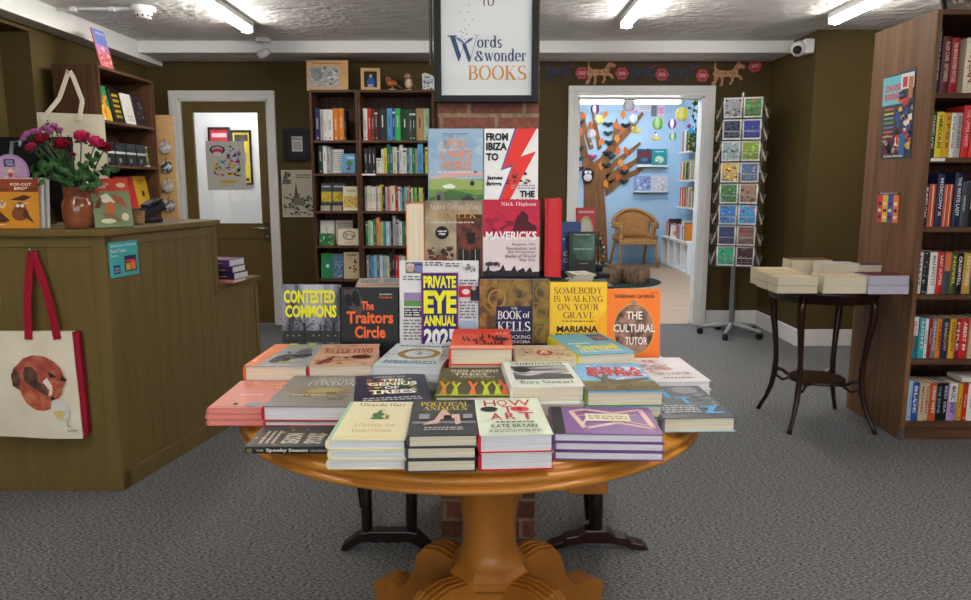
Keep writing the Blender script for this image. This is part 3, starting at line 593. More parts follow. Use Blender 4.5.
# H, I, J
stack((244,365.5),(306.7,366),343,.836,[.0425,.0435], labs('grey book with orange spine and a black car on its cover','lower copy beneath the orange-spined grey book with the car'),(158,160,164),
 [('r',0,0,.18,1,(236,132,84)),('p',[(.0,0),(.18,0),(.3,1),(.12,1),(0,.4)],(240,140,90)),('t',.04,.16,.1,.8,'L',(250,200,190),.0),('p',[(.3,.2),(.34,.42),(.5,.5),(.66,.48),(.86,.54),(.9,.44),(.72,.36),(.62,.3),(.6,.16),(.34,.12)],(50,52,58)),('p',[(.56,.55),(.6,.72),(.7,.8),(.8,.72),(.84,.56),(.7,.5)],(96,100,108)),('s',.36,.2,.86,.7,[(40,42,48),(90,94,100),(130,134,140)],26,.05,5),('l',.48,.1,.74,.2,1,(214,206,60),5),('r',.28,.93,.42,1.0,(232,218,50)),('r',.62,.93,.74,1.0,(232,218,50))], spine=(222,96,60))
stack((308,366),(372.5,365),343,.8365,[.0425,.0435], labs('sepia book titled Revolting with a red case and bookmark','lower copy beneath the sepia Revolting book'),(212,168,138),
 [('s',.05,.05,.95,.95,[(196,140,110),(222,184,156),(186,126,100)],30,.1,8),('t',.3,.84,.8,.94,'LINDSAY',(150,96,70),'serif',.12),('t',.12,.54,.92,.76,'REVOLTING',(150,36,40),'serif',.17),('s',.1,.06,.95,.4,[(120,40,40),(150,60,50),(96,36,40),(224,190,166)],30,.07,9),('p',[(.1,.12),(.3,.4),(.36,.38),(.2,.1)],(116,36,40)),('e',.76,.36,.16,.08,(90,36,40))], back=(190,30,44), spine=(190,30,44))
a = atZ(372.5,364.5,.838)
o = stack((373.5,364.5),(441,366.5),342,.838,[.044,.044], labs('pale blue marbled book with a gold compass ring','lower copy beneath the gold compass ring book'),(206,218,222),
 [('s',.02,.02,.98,.98,[(190,208,218),(220,226,226),(176,198,214)],60,.06,3),('l',.1,.82,.9,.94,1,(90,130,160),9),('o',.52,.52,.33,.24,.3,(168,132,62)),('ln',[(.46,.52),(.58,.52)],.003,(60,70,80)),('ln',[(.52,.46),(.52,.6)],.003,(60,70,80)),('l',.1,.06,.9,.2,2,(90,130,160),12),('s',.02,.3,.15,.8,[(110,150,180)],10,.03,4),('s',.88,.3,.98,.8,[(110,150,180)],10,.03,4)], pages=PAGEW)
# K
stack((353.5,405.5),(432.5,402),372,.815,[.0216]*3, labs('dark indigo book titled The Genius of Trees with fruit','middle indigo book beneath The Genius of Trees','bottom indigo book beneath The Genius of Trees'),(36,38,68),
 [('t',.26,.88,.72,.94,'HARRIET RIX',(200,200,200),.01),('s',.16,.3,.84,.84,[(70,120,50),(200,160,50),(196,80,40),(110,150,60),(220,190,80),(60,100,50)],60,.07,21),('t',.36,.72,.68,.82,'THE',(244,240,230),.03),('t',.18,.58,.86,.7,'GENIUS',(244,240,230),.03),('t',.4,.46,.6,.55,'OF',(244,240,230),.03),('t',.2,.3,.82,.43,'TREES',(244,240,230),.03),('l',.12,.08,.88,.2,2,(190,190,196),14)])
# L
stack((435,396.5),(510,396.5),366.5,.835,[.0283]*3, labs('olive book of ancient trees with orange and lime trunks','middle olive book beneath the ancient trees book','bottom olive book beneath the ancient trees book'),(74,72,50),
 [('t',.14,.82,.88,.92,'THESE ANCIENT',(226,222,200),.01),('t',.2,.7,.7,.79,'TREES',(226,222,200),.01),('l',.3,.62,.8,.67,1,(200,200,170),4)]+[('p',[(x-.05,.05),(x+.05,.05),(x+.02,.28),(x+.08,.46),(x+.03,.44),(x,.34),(x-.04,.5),(x-.09,.48),(x-.02,.28)],c) for x,c in ((.1,(206,140,50)),(.26,(190,200,50)),(.5,(224,110,60)),(.68,(190,200,50)),(.84,(170,190,50)),(.94,(214,90,50)))]+[('s',.04,.4,.96,.58,[(150,140,60),(96,100,50),(200,120,60)],50,.03,2),('r',0,0,1,.03,(150,190,40))], back=(150,184,44))
# M
stack((450,348.5),(513,348.5),328,.886,[.045,.045,.046], labs('top scarlet book with black script, highest of the pile','middle scarlet book with black script cover','bottom scarlet book with black script cover'),(226,84,62),
 [('r',0,.7,1,1,(220,70,50)),('r',0,0,1,.14,(238,160,130)),('t',.2,.8,.9,.9,'Suzannah Lippard',(120,20,20),'serif',.1),('t',.44,.5,.84,.7,'The',(40,16,16),'serif',.14),('t',.16,.34,.56,.56,'Wax',(40,16,16),'serif',.14),('t',.4,.18,.86,.34,'Child',(40,16,16),'serif',.14),('e',.82,.44,.14,.08,(40,40,44)),('l',.74,.66,.96,.78,2,(240,200,190),4)], spine=(222,70,50))
# O behind N, N
a = atZ(515,359,.86)
stack((516,359.5),(577.5,359.5),345,.862,[.0373]*3, labs('top beige book patterned with tiny red dots behind the Middleland book','middle beige dotted book behind the Middleland pile','bottom beige dotted book behind the Middleland pile'),(198,178,146),
 [('s',.03,.02,.97,.98,[(186,160,128),(176,90,76),(206,190,160)],60,.035,6),('e',.5,.45,.14,.2,(176,60,50)),('t',.42,.35,.58,.6,'&',(226,210,180),'serif',.2),('s',.1,.2,.32,.7,[(150,70,60),(120,80,70)],12,.04,8),('s',.68,.2,.94,.7,[(150,70,60),(120,80,70)],12,.04,9)])
stack((511.7,386.8),(585,385.5),361,.853,[.042,.03,.031], labs('white book titled Middleland with a black and white landscape','second white book beneath the Middleland cover','third white book beneath the Middleland cover'),(226,230,222),
 [('t',.1,.84,.9,.96,'Middleland',(60,130,70),'serif',.15),('r',.09,.26,.92,.8,mat((40,42,44),.4,noise=((214,214,214),9,(1,5,1),5,.4,.62))),('e',.24,.62,.13,.09,(30,30,32)),('p',[(.09,.26),(.92,.26),(.92,.42),(.6,.5),(.3,.38),(.09,.44)],(84,86,88)),('t',.14,.06,.88,.2,'Rory Stewart',(60,130,70),'serif',.15)])
# P, Q
stack((579,355),(636,352),333,.866,[.0387]*3, labs('top turquoise book with yellow spine near the orange standing book','middle turquoise book with yellow spine','bottom turquoise book with yellow spine'),(84,164,190),
 [('r',.66,.62,.94,.93,(70,40,60)),('r',.69,.66,.91,.89,mat((150,120,150),.4,noise=((60,50,80),30,(1,1,1),3,.4,.6))),('t',.16,.2,.86,.44,'Samuel',(236,226,60),.03),('l',.1,.46,.5,.54,1,(230,240,240),4),('l',.1,.08,.84,.18,2,(220,236,240),8)], spine=(232,216,40))
stack((587,391.6),(664,391),360.5,.842,[.036,.03,.026], labs('top book on how to build a Spitfire, plane over a runway','second book beneath the Spitfire book','third book beneath the Spitfire book'),(112,176,224),
 [('s',.02,.4,.98,.98,[(196,214,230),(150,196,230),(222,226,230)],24,.1,6),('t',.36,.86,.72,.93,'How to',(40,60,90),'serif',.12),('t',.18,.68,.94,.85,'BUILD A',(200,50,40),.05),('t',.14,.5,.92,.67,'SPITFIRE',(200,50,40),.05),('r',0,.02,1,.3,(120,104,70)),('p',[(0,.3),(0,.36),(.4,.32),(1,.34),(1,.3)],(116,140,70)),('p',[(.2,.52),(.5,.36),(.94,.44),(.96,.38),(.6,.24),(.4,.22),(.32,.34)],(96,84,62)),('p',[(.22,.2),(.3,.2),(.44,.56),(.36,.56)],(90,96,66)),('ln',[(.04,.12),(.96,.1)],.004,(60,50,44)),('s',.02,.02,.98,.28,[(140,110,70),(110,120,60),(90,80,60)],30,.05,5)], back=(110,140,60), spine=(110,140,60))
# R, S
stack((648,381.5),(711,380.5),357.5,.80,[.025,.025], labs('white book with faint red dragonfly at the table edge','lower white book beneath the faint dragonfly cover'),(226,222,222),
 [('s',.1,.3,.6,.9,[(206,190,196),(180,160,176),(214,120,110),(190,176,190)],30,.07,4),('e',.3,.84,.05,.03,(190,50,40)),('p',[(.3,.5),(.5,.62),(.66,.5),(.5,.42)],(206,160,150)),('t',.2,.24,.84,.34,'ARTHUR',(110,90,90),'serif',.12),('l',.3,.08,.8,.16,1,(130,110,110),4)], pages=PAGEW)
stack((664,418),(736,417),384,.786,[.0355], labs('grey war photograph book titled Blitz in blue letters overhanging the rim'),(92,94,98),
 [('s',.04,.1,.96,.96,[(70,72,78),(120,122,128),(150,150,156),(84,86,92)],50,.09,7),('e',.7,.84,.2,.12,(150,150,154)),('t',.06,.76,.24,.92,'L',(90,170,220),.02),('t',.3,.58,.38,.78,'I',(90,170,220),.02),('t',.42,.4,.66,.6,'T',(90,170,220),.02),('t',.62,.1,.92,.32,'Z',(90,170,220),.04),('l',.08,.12,.6,.36,4,(206,208,212),5)], back=(150,184,200), spine=(110,116,124))
# ================================================================== STANDING BOOKS
def stand(label, pxl, pxr, ytop, ybot, Y, t, cover, art, lean=6, stand_=False, zb=None, yaw=0, **kw):
    A = atY(pxl, ybot, Y); B = atY(pxr, ybot, Y); T = atY((pxl+pxr)/2, ytop, Y)
    z0 = A.z if zb is None else zb; W = B.x-A.x; L = (T.z-z0)/math.cos(R(lean))
    return book(label, W, L, t, cover, art, ((A.x+B.x)/2, Y+t*.0+t, z0), (R(90-lean),0,R(yaw)), **kw)
bwtree = mat((60,62,72), .45, noise=((176,178,196), 16, (1,.25,1), 6, .42, .62))
def treesil(x, h, s):
    o = [('p',[(x-.018*s,0),(x+.018*s,0),(x+.01*s,h*.6),(x-.01*s,h*.6)],(34,36,40))]
    rg = random.Random(int(x*100))
    for k in range(7):
        a = R(20+140*k/6); l = h*.5*rg.uniform(.7,1.1); y = h*rg.uniform(.35,.6)
        o.append(('ln',[(x,y),(x+l*.5*math.cos(a),y+l*.6*math.sin(a)),(x+l*.9*math.cos(a),y+l*1.2*math.sin(a)*.8)],.0014*s,(34,36,40)))
    return o
yw = (236,230,40)
TZ = .7505
stand('standing book titled Contested Commons over bare winter trees', 282.5,340,287,350,2.30,.035,bwtree,
 [('r',0,0,1,.2,(48,50,52))]+treesil(.38,.55,1.6)+treesil(.12,.5,1)+treesil(.66,.5,1)+treesil(.9,.6,1.4)+[('t',.04,.68,.93,.91,'CONTESTED',yw,.04),('t',.06,.43,.95,.65,'COMMONS',yw,.04)]+[('e',x,.12,.012,.012,(190,180,60)) for x in (.1,.2,.3,.55,.65,.8,.93)], zb=TZ+.0, pages=PAGEW, artk=.71)
org = (238,104,50)
stand('standing black book titled The Traitors Circle in orange', 341,398,290,350,2.30,.036,(20,17,17),
 [('p',[(.04,.96),(.3,.98),(.42,.7),(.34,.5),(.12,.66)],(70,62,58)),('p',[(.08,.86),(.14,.9),(.2,.82),(.2,.68),(.12,.66),(.08,.74)],(16,14,14)),('p',[(.2,.92),(.26,.97),(.32,.88),(.34,.68),(.26,.66),(.2,.76)],(14,12,12)),('t',.36,.60,.58,.76,'The',org,.03),('t',.1,.36,.92,.58,'Traitors',org,.03),('t',.24,.1,.78,.32,'Circle',org,.03),('t',.68,.86,.9,.9,'Jonathan',(220,216,210),.01),('t',.68,.81,.9,.85,'Freedland',org,.01)], zb=TZ, artk=.72)
prp = (40,34,110)
def face(u, v, r, c, hair): return [('e',u,v,r,r*.85,c),('p',[(u-r,v+r*.2),(u-r*.9,v+r*.8),(u,v+r*1.05),(u+r*.9,v+r*.8),(u+r,v+r*.2),(u+r*.6,v+r*.55),(u-r*.6,v+r*.55)],hair),('e',u-r*.35,v+r*.1,r*.1,r*.08,(30,26,26)),('e',u+r*.35,v+r*.1,r*.1,r*.08,(30,26,26)),('r',u-r*.3,v-r*.45,u+r*.3,v-r*.38,(120,60,60))]
stand('tall white annual titled Private Eye 2025 on a purple panel', 400.5,478.5,262.5,350,2.285,.03,(226,226,226),
 [('r',.07,.86,.29,.985,(120,110,110))]+face(.13,.92,.05,(206,170,150),(210,206,200))+face(.24,.92,.05,(110,130,190),(50,60,130))+[('l',.32,.94,.56,.99,2,(30,30,34),4),('l',.58,.93,.78,.98,2,(60,60,64),6),('l',.04,.78,.28,.84,2,(110,110,114),1),('r',.05,.5,.27,.65,(90,150,70)),('r',.05,.56,.27,.65,(150,130,170)),('r',.05,.38,.27,.48,(40,40,44)),('l',.06,.39,.26,.47,3,(220,220,220),2),('l',.04,.12,.27,.36,7,(120,120,124),3),
  ('s',.8,.84,.96,.98,[(120,120,120),(190,190,190)],12,.03,3),('l',.76,.7,.98,.8,3,(110,110,114),5),('r',.75,.6,1.0,.72,(190,30,44)),('e',.84,.66,.05,.03,(224,224,224)),('r',.9,.56,1.0,.72,(40,40,60)),('e',.94,.7,.03,.025,(206,160,140)),('l',.76,.36,.98,.56,6,(110,120,130),8),('r',.77,.22,.97,.34,(160,180,200)),
  ('r',.27,.02,.745,.87,(160,40,120)),('r',.285,.03,.73,.86,prp),('t',.3,.70,.715,.835,'PRIVATE',yw,.045),('t',.3,.42,.72,.675,'EYE',yw,.05),('t',.3,.28,.71,.4,'ANNUAL',yw,.04),('t',.3,.05,.72,.255,'2025',WHITEM,.05)], zb=TZ, lean=5, artk=.85)
gd = (140,112,50)
stand('standing navy and gold book titled The Book of Kells', 479.5,549,280,350,2.285,.045,(40,38,84),
 [('r',0,0,.25,1,mat((90,66,44),.5,noise=((170,120,60),30,(1,1,1),4,.4,.6))),('r',.25,.45,.75,1,mat((74,62,50),.5,noise=((150,120,60),34,(1,1,1),4,.4,.6))),('r',.76,0,1,1,mat((86,74,40),.5,noise=((150,124,60),24,(1,1,1),4,.4,.6))),('o',.25,.7,.22,.24,.16,gd),('o',.25,.7,.13,.15,.2,(176,130,60)),('o',.58,.82,.14,.15,.2,gd),('r',.76,.0,.775,1,gd),('r',.985,0,1,1,gd),('r',.76,.33,1,.345,gd),('r',.76,.62,1,.635,gd),('o',.88,.8,.09,.11,.25,gd),('o',.88,.48,.09,.11,.25,gd),('o',.88,.17,.09,.11,.25,gd),('r',.24,.0,.75,.58,(38,36,84)),
  ('t',.45,.53,.55,.57,'THE',(230,228,220),'serif',.15),('t',.26,.38,.6,.51,'BOOK',(236,234,226),'serif',.16),('t',.62,.40,.72,.5,'of',(236,234,226),'serif',.14),('t',.26,.19,.73,.34,'KELLS',(236,234,226),'serif',.16),('ln',[(.26,.16),(.73,.16)],.0012,gd),('t',.26,.07,.73,.13,'UNLOCKING',(220,218,210),.01),('t',.30,.0,.73,.05,'THE ENIGMA',(220,218,210),.01)], zb=TZ, spine=(30,34,90), lean=1.5, artk=.72)
stand('standing yellow book titled Somebody Is Walking on Your Grave', 550,607,284.5,350,2.29,.034,(240,196,36),
 [('p',[(.55,0),(1,0),(1,.55),(.8,.3)],(238,170,30)),('p',[(.3,0),(.7,.2),(.9,.5),(.6,.3)],(240,184,34)),('t',.07,.80,.92,.91,'SOMEBODY',(120,50,40),'serif',.13),('t',.06,.66,.93,.77,'IS WALKING',(120,50,40),'serif',.13),('t',.13,.52,.86,.63,'ON YOUR',(120,50,40),'serif',.13),('t',.23,.38,.77,.49,'GRAVE',(120,50,40),'serif',.13),('l',.2,.31,.8,.35,1,(150,80,40),3),('t',.12,.14,.84,.25,'MARIANA',(26,24,24),.03),('t',.1,.01,.84,.12,'ENRIQUEZ',(26,24,24),.03)], zb=TZ, pages=PAGEW, artk=.69)
stand('standing orange book titled The Cultural Tutor with an oval scene', 607,660,291.5,357,2.29,.036,(240,122,34),
 [('t',.14,.86,.88,.92,'SHEEHAN QUIRKE',(60,30,30),.03),('e',.5,.4,.4,.4,(220,150,60)),('e',.5,.4,.37,.37,mat((70,46,44),.5,noise=((170,130,110),26,(1,1,1),4,.4,.62))),('e',.5,.8,.05,.03,(120,140,120)),('t',.36,.55,.66,.67,'THE',(240,236,226),.02),('t',.12,.36,.9,.48,'CULTURAL',(240,236,226),.02),('t',.34,.17,.76,.29,'TUTOR',(240,236,226),.02),('l',.8,.94,.96,.96,1,(180,60,30),2)], zb=TZ, artk=.87)
# side tables on either side of the pillar carry the outer standing books
# black gate-leg table
e = thing('gateleg_table', 'black gate-leg side table left of the brick pillar', 'table')
e['label'] = 'black gate-leg side table with a shaped foot beside the brick pillar'
BZ = .6925
MB().box(-.74, -.175, 2.245, 2.86, BZ-.02, BZ, DARKWOOD).build('tabletop', e, .004)
MB().box(-.47, -.24, 2.52, 2.60, BZ-.1, BZ-.02, DARKWOOD).box(-.47, -.24, 2.80, 2.84, BZ-.1, BZ-.02, DARKWOOD).build('apron', e)
def turned(x, y, z0, z1, r, m, k=1.0):
    H = z1-z0; b = MB()
    b.lathe([(r*.8,0),(r*1.15,.02*H),(r*1.15,.3*H),(r*.75,.32*H),(r*1.1,.36*H),(r*.7,.4*H),(r*.8,.5*H),(r*.95,.62*H),(r*.7,.74*H),(r*1.1,.78*H),(r*.7,.8*H),(r*1.1,.84*H),(r*1.1,H)], m, (x,y,z0), 14)
    return b
for x in (-.435, -.27): turned(x, 2.555, .07, BZ-.02, .018, DARKWOOD).build('leg', e)
b = MB(); b.prism([(x, 2.525, z) for x, z in [(-.53,0),(-.505,0),(-.455,.032),(-.42,.036),(-.40,.03),(-.38,.036),(-.36,.03),(-.34,.036),(-.32,.03),(-.30,.036),(-.27,.032),(-.22,0),(-.19,0),(-.2,.02),(-.25,.07),(-.28,.076),(-.42,.076),(-.455,.07),(-.525,.02)]], (0,.05,0), DARKWOOD); b.build('foot', e, .004)
turned(-.475, 2.82, 0, BZ-.02, .014, DARKWOOD).build('leg', e)
b = MB(); b.tube([(-.435,2.57,.07),(-.475,2.82,.07)], .012, DARKWOOD); b.tube([(-.45,2.55,.16),(-.475,2.6,.3),(-.47,2.62,.5),(-.44,2.6,.66)], .01, DARKWOOD); b.tube([(-.44,2.57,.58),(-.3,2.72,.66)], .014, DARKWOOD); b.build('gate_rail', e)
# mahogany trestle table
e = thing('trestle_table', 'mahogany side table with turned post and scrolled trestle foot', 'table')
MB().box(.195, .66, 2.245, 2.9, BZ-.02, BZ, MAHOG).build('tabletop', e, .004)
b = turned(.405, 2.56, .07, BZ-.02, .022, DARKWOOD); b.build('leg', e)
turned(.452, 2.86, 0, BZ-.02, .016, DARKWOOD).build('leg', e)
sc = [(x, z*.68) for x, z in [(.22,0),(.25,0),(.30,.025),(.36,.04),(.45,.04),(.51,.025),(.56,0),(.60,0),(.575,.035),(.535,.05),(.515,.075),(.475,.085),(.445,.115),(.365,.115),(.335,.085),(.295,.075),(.28,.05),(.24,.035)]]
for y in (2.53,): b = MB(); b.prism([(x, y, z) for x, z in sc], (0,.055,0), MAHOG); b.build('foot', e, .005)
b = MB(); b.tube([(.405,2.58,.06),(.452,2.86,.06)], .014, MAHOG); b.tube([(.385,2.6,.09),(.35,2.72,.66)], .014, MAHOG); b.build('stretcher', e)
# ------------------------------------------------------------------ stepped display stand with upright books
e = thing('display_stand', 'black stepped book display stand against the brick pillar', 'display stand')
MB().box(-.16, .165, 2.405, 2.54, .751, 1.02, BLACKM).build('lower_block', e)
MB().box(-.255, .245, 2.352, 2.545, 1.02, 1.0295, BLACKM).build('lower_ledge', e)
MB().box(-.16, .155, 2.455, 2.54, 1.0295, 1.21, BLACKM).build('upper_block', e)
MB().box(-.185, .165, 2.42, 2.545, 1.21, 1.2195, BLACKM).build('upper_ledge', e)
MB().box(-.15, .15, 2.53, 2.545, 1.2195, 1.46, BLACKM).build('back_board', e)
hill = (112,150,70)
stand('upright book titled Upon a White Horse over green hills', 429,483,129,199,2.43,.034,(150,178,202),
 [('s',0,.55,1,1,[(170,190,208),(140,170,198)],16,.12,3),('r',0,.1,1,.42,hill),('p',[(0,.42),(.3,.46),(.6,.42),(1,.4),(1,.3),(0,.3)],(150,170,100)),('p',[(.3,.5),(.6,.52),(1,.5),(1,.46),(0,.42)],(214,170,170)),('p',[(0,.2),(.4,.3),(1,.22),(1,.1),(0,.1)],(70,110,60)),('p',[(.24,.34),(.4,.37),(.5,.33),(.44,.31),(.3,.31)],(230,232,224)),('s',.02,.02,.98,.24,[(50,50,46),(90,90,84),(120,120,110),(60,90,50)],24,.06,5),('e',.2,.2,.09,.09,(110,110,104)),('e',.18,.2,.035,.04,(40,40,44)),('p',[(.6,.1),(.62,.2),(.72,.24),(.84,.2),(.86,.08)],(56,56,52)),
  ('l',.26,.93,.74,.95,1,(110,120,130),4),('t',.27,.77,.66,.88,'UPON',(236,152,84),.01),('t',.2,.65,.8,.75,'A WHITE',(236,152,84),.01),('t',.22,.53,.78,.63,'HORSE',(236,152,84),.01),('l',.16,.49,.82,.51,1,(230,230,230),6),('e',.86,.5,.03,.01,(40,40,44)),('e',.8,.37,.04,.03,(36,40,44))], zb=1.222, lean=5)
rd = (222,56,48)
stand('upright white book with red lightning bolt titled From Ibiza to the Norfolk Broads', 484.5,538,129,199,2.43,.034,(232,232,232),
 [('p',[(.56,1),(.9,1),(.62,.66),(.92,.72),(.3,.02),(.16,.02),(.5,.56),(.3,.52)],(80,90,160)),('p',[(.6,1),(.97,1),(.68,.68),(.96,.74),(.34,.02),(.2,.02),(.54,.6),(.34,.54)],rd),('t',.03,.86,.44,.95,'FROM',(34,34,38),.05),('t',.03,.75,.42,.84,'IBIZA',(34,34,38),.05),('t',.03,.63,.26,.72,'TO',(34,34,38),.05),('t',.04,.4,.34,.46,'James',(34,34,38),.04),('t',.04,.33,.32,.39,'Briggs',(34,34,38),.04),('s',.38,.36,.86,.52,[(60,50,50),(120,60,50)],14,.04,6),('t',.66,.21,.94,.285,'THE',(34,34,38),.05),('t',.26,.105,.95,.19,'NORFOLK',(34,34,38),.05),('l',.5,.3,.95,.36,2,(150,150,150),4)], zb=1.222, lean=5, pages=PAGEW)
brk = mat((116,56,40), .5, noise=((70,40,32), 40, (1,1,3), 3, .4, .6))
stand('upright brown book with Dutch brick street painting and signed sticker', 425.5,482,201,280,2.36,.04,mat((96,84,66),.45,noise=((176,162,134),7,(1,1,1),5,.4,.62)),
 [('r',.55,0,1,.76,brk),('r',.55,.76,1,.82,(70,44,34)),('s',.0,.1,.5,.4,[(90,50,36),(60,40,32),(120,70,46)],30,.07,5),('r',.74,.44,.88,.58,(30,26,26)),('r',.58,.2,.76,.36,(34,28,26)),('r',.8,.2,.97,.36,(34,28,26)),('ln',[(.67,.2),(.67,.36)],.002,(170,160,140)),('ln',[(.885,.2),(.885,.36)],.002,(170,160,140)),('t',.08,.88,.94,.96,'Andrew Graham-Dixon',(220,204,176),'serif',.1),('t',.06,.77,.9,.86,'VERMEER',(206,150,80),'serif',.12),('l',.1,.7,.86,.73,1,(210,196,170),3),('e',.3,.58,.12,.085,(16,16,18)),('t',.22,.585,.38,.615,'signed',(240,240,240),.02),('t',.24,.545,.36,.575,'copy',(240,240,240),.02)], zb=1.031, lean=2)
stand('upright book titled Mavericks with crimson sky over pale lower half', 483,539,200,280,2.36,.036,(222,206,208),
 [('r',0,.52,1,1,(190,36,66)),('s',.0,.56,.7,.84,[(150,30,56),(120,24,46),(170,40,66)],30,.07,4),('p',[(.52,.6),(.6,.78),(.7,.86),(.8,.8),(.8,.72),(.94,.66),(.96,.6)],(80,20,36)),('t',.32,.91,.94,.97,'Nick Higham',(236,220,222),'serif',.14),('r',.05,.53,.95,.54,(190,36,66)),('t',.05,.48,.95,.59,'MAVERICKS',(240,236,236),.03),('t',.52,.4,.93,.44,'Empire, Oil,',(80,60,64),.01),('t',.42,.35,.93,.39,'Revolution and',(80,60,64),.01),('t',.44,.3,.93,.34,'the Forgotten',(80,60,64),.01),('t',.4,.25,.93,.29,'Battle of World',(80,60,64),.01),('t',.64,.2,.93,.24,'War One',(80,60,64),.01),
  ('p',[(0,0),(0,.07),(.06,.08),(.1,.16),(.12,.08),(.2,.07),(.3,.09),(.36,.16),(.4,.08),(.5,.08),(.56,.15),(.6,.07),(.72,.12),(.76,.06),(.84,.13),(.88,.06),(1,.07),(1,0)],(40,34,38)),('s',.0,.12,.3,.2,[(110,96,100),(60,50,54)],8,.05,3)], zb=1.031, lean=2)
# books facing sideways on the lower ledge
book('thick cream-paged book standing side-on beside the brick street cover', .165, .235, .058, 'orange', (), (-.195,2.447,1.031), (R(90),0,R(-90)), pages=PAGE, spine_side=-1)
book('thick scarlet book with gilt spine standing beside Mavericks', .165, .25, .052, (196,40,44), [('t',.2,.7,.8,.8,'ALBION',(210,170,90),'serif',.12)], (.19,2.447,1.031), (R(90),0,R(90)), spine=(196,40,44),
 spine_art=[('l',.12,.4,.9,.6,1,(170,60,40),5)])
# ================================================================== FRAMED SIGN ON THE PILLAR
e = thing('framed_sign', 'black framed poster with the Words and wonder Books logo on the brick pillar', 'sign')
s0 = atY(434.5,102.5,2.595); s1 = atY(538.5,102.5,2.595); sx0, sx1, sz0 = s0.x, s1.x, s0.z; sz1 = 2.32
fw = .024
b = MB(); b.box(sx0, sx0+fw, 2.59, 2.618, sz0, sz1, BLACKM); b.box(sx1-fw, sx1, 2.59, 2.618, sz0, sz1, BLACKM); b.box(sx0+fw, sx1-fw, 2.59, 2.618, sz0, sz0+fw, BLACKM); b.box(sx0+fw, sx1-fw, 2.59, 2.618, sz1-fw, sz1, BLACKM); b.build('frame', e, .003)
b = MB(); b.box(sx0+.01, sx1-.01, 2.605, 2.616, sz0+.01, sz1-.01, mat((226,226,226), .5, bump=(6,.15,.01,(.5,1,4))))
def SP(px, py): p = atY(px, py, 2.605); return ((p.x-sx0)/(sx1-sx0), (p.z-sz0)/(sz1-sz0))
P = Plane((sx0,2.605,sz0), (sx1-sx0,0,0), (0,0,sz1-sz0), (0,-1,0))
def ST(x0, y1, x1, y0, s, c, *f): (u0, v0), (u1, v1) = SP(x0, y1), SP(x1, y0); return ('t', u0, v0, u1, v1, s, c)+f
nb = (44,70,110); go = (214,140,50)
art = [ST(482,6,494,-5,'to',(60,60,70),'serif',.1), ST(477,48,502,35.5,'ords',nb,'serif',.15), ST(474.5,61.5,483.5,51,'&',nb,'serif',.15), ST(484.5,61.5,526.5,48.5,'wonder',nb,'serif',.15), ST(468,80,526.5,65.5,'BOOKS',go,'serif',.13),
       ST(466,0,506,-18,'Welcome',(60,60,70),'serif',.1)]
def SPl(*q): return [SP(x, y) for x, y in q]
art += [('p',SPl((447.5,35.5),(457,35.5),(457,36.5),(455,36.8),(461,56),(458.5,62),(450,37),(447.5,36.5)),nb), ('ln',SPl((459,61),(464.5,43)),.0015,nb), ('p',SPl((462,44),(465.5,43.5),(471,58),(470,62),(468.5,62)),nb), ('ln',SPl((470,61),(477,36)),.0015,nb), ('ln',SPl((474.5,35.5),(479,35.5)),.0012,nb),
        ('p',SPl((455,37.5),(460,38),(464.5,42.5),(464.5,44.5),(459,41)),(120,140,170)), ('p',SPl((474,37.5),(469.5,38.5),(465,42.5),(465,44.5),(471,41)),(90,110,150)), ('ln',SPl((455,37.5),(464.5,44.5),(474,37.5)),.0012,nb)]
for (x, y) in ((469,5),(459.5,12.5),(468,12.5),(465,20),(472.5,19.5),(469,25.5),(465,29.5),(461,32),(466.5,34.5),(462,36.5),(464.5,39.5),(463,33)):
    c0 = SP(x, y); a, c = .008, .0042; art.append(('p',[(c0[0]-a,c0[1]),(c0[0],c0[1]+c*.5),(c0[0]+a,c0[1]+c*.3),(c0[0],c0[1]-c*.6)],nb))
draw(b, P, art); b.build('poster', e)
MB().box(sx0+.02, sx1-.02, 2.592, 2.5935, sz0+.02, sz1-.02, glassmat(a=.02, rough=.03)).build('glazing', e)
# chrome uprights left of the sign
e = thing('metal_bracket', 'chrome bracket rails fixed to the brick pillar by the sign', 'bracket')
for i, x in enumerate((-.18, -.195)):
    p = atY(431-4*i, 64, 2.7); MB().tube([(x,2.75,p.z),(x,2.75,2.44)], .006, CHROME).build('rail', e)
MB().box(-.2, -.164, 2.74, 2.76, 2.10, 2.12, CHROME).box(-.2, -.164, 2.74, 2.76, 2.3, 2.32, CHROME).build('wall_plate', e)
# ================================================================== SHELVING
def place(m):  # words for where a book stands in a run
    return ORD[m]
def bookcase(name, label, x0, x1, y0, y1, h, levels, T=.02, side=None, plinth=.09, front=-1):
    e = thing(name, label, 'bookcase', (0,0,0)); side = side or WALNUT
    MB().box(x0, x0+T, y0, y1, 0, h, side).build('side_panel', e, .001); MB().box(x1-T, x1, y0, y1, 0, h, side).build('side_panel', e, .001)
    MB().box(x0+T, x1-T, y0, y1, h-T, h, WALNUT_H).build('top_panel', e, .001)
    MB().box(x0+T, x1-T, y1-.008, y1-.002, plinth, h-T, WALNUT).build('back_panel', e)
    for z in levels: MB().box(x0+T, x1-T, y0+.002, y1-.008, z-T, z, WALNUT_H).build('shelf', e, .001)
    MB().box(x0+T, x1-T, y0+.01, y0+.025, 0, plinth-T, WALNUT_H).build('plinth', e)
    return e
def facing(label, x, y, z, W, L, t, c, art, lean=8, yaw=0, group=None, **kw):
    label = label.replace(' of the narrow walnut bookcase', ' of narrow bookcase')
    return book(label, W, L, t, c, art, (x, y, z), (R(90-lean), 0, R(yaw)), board=.0018, **kw)
rg = random.Random(77)
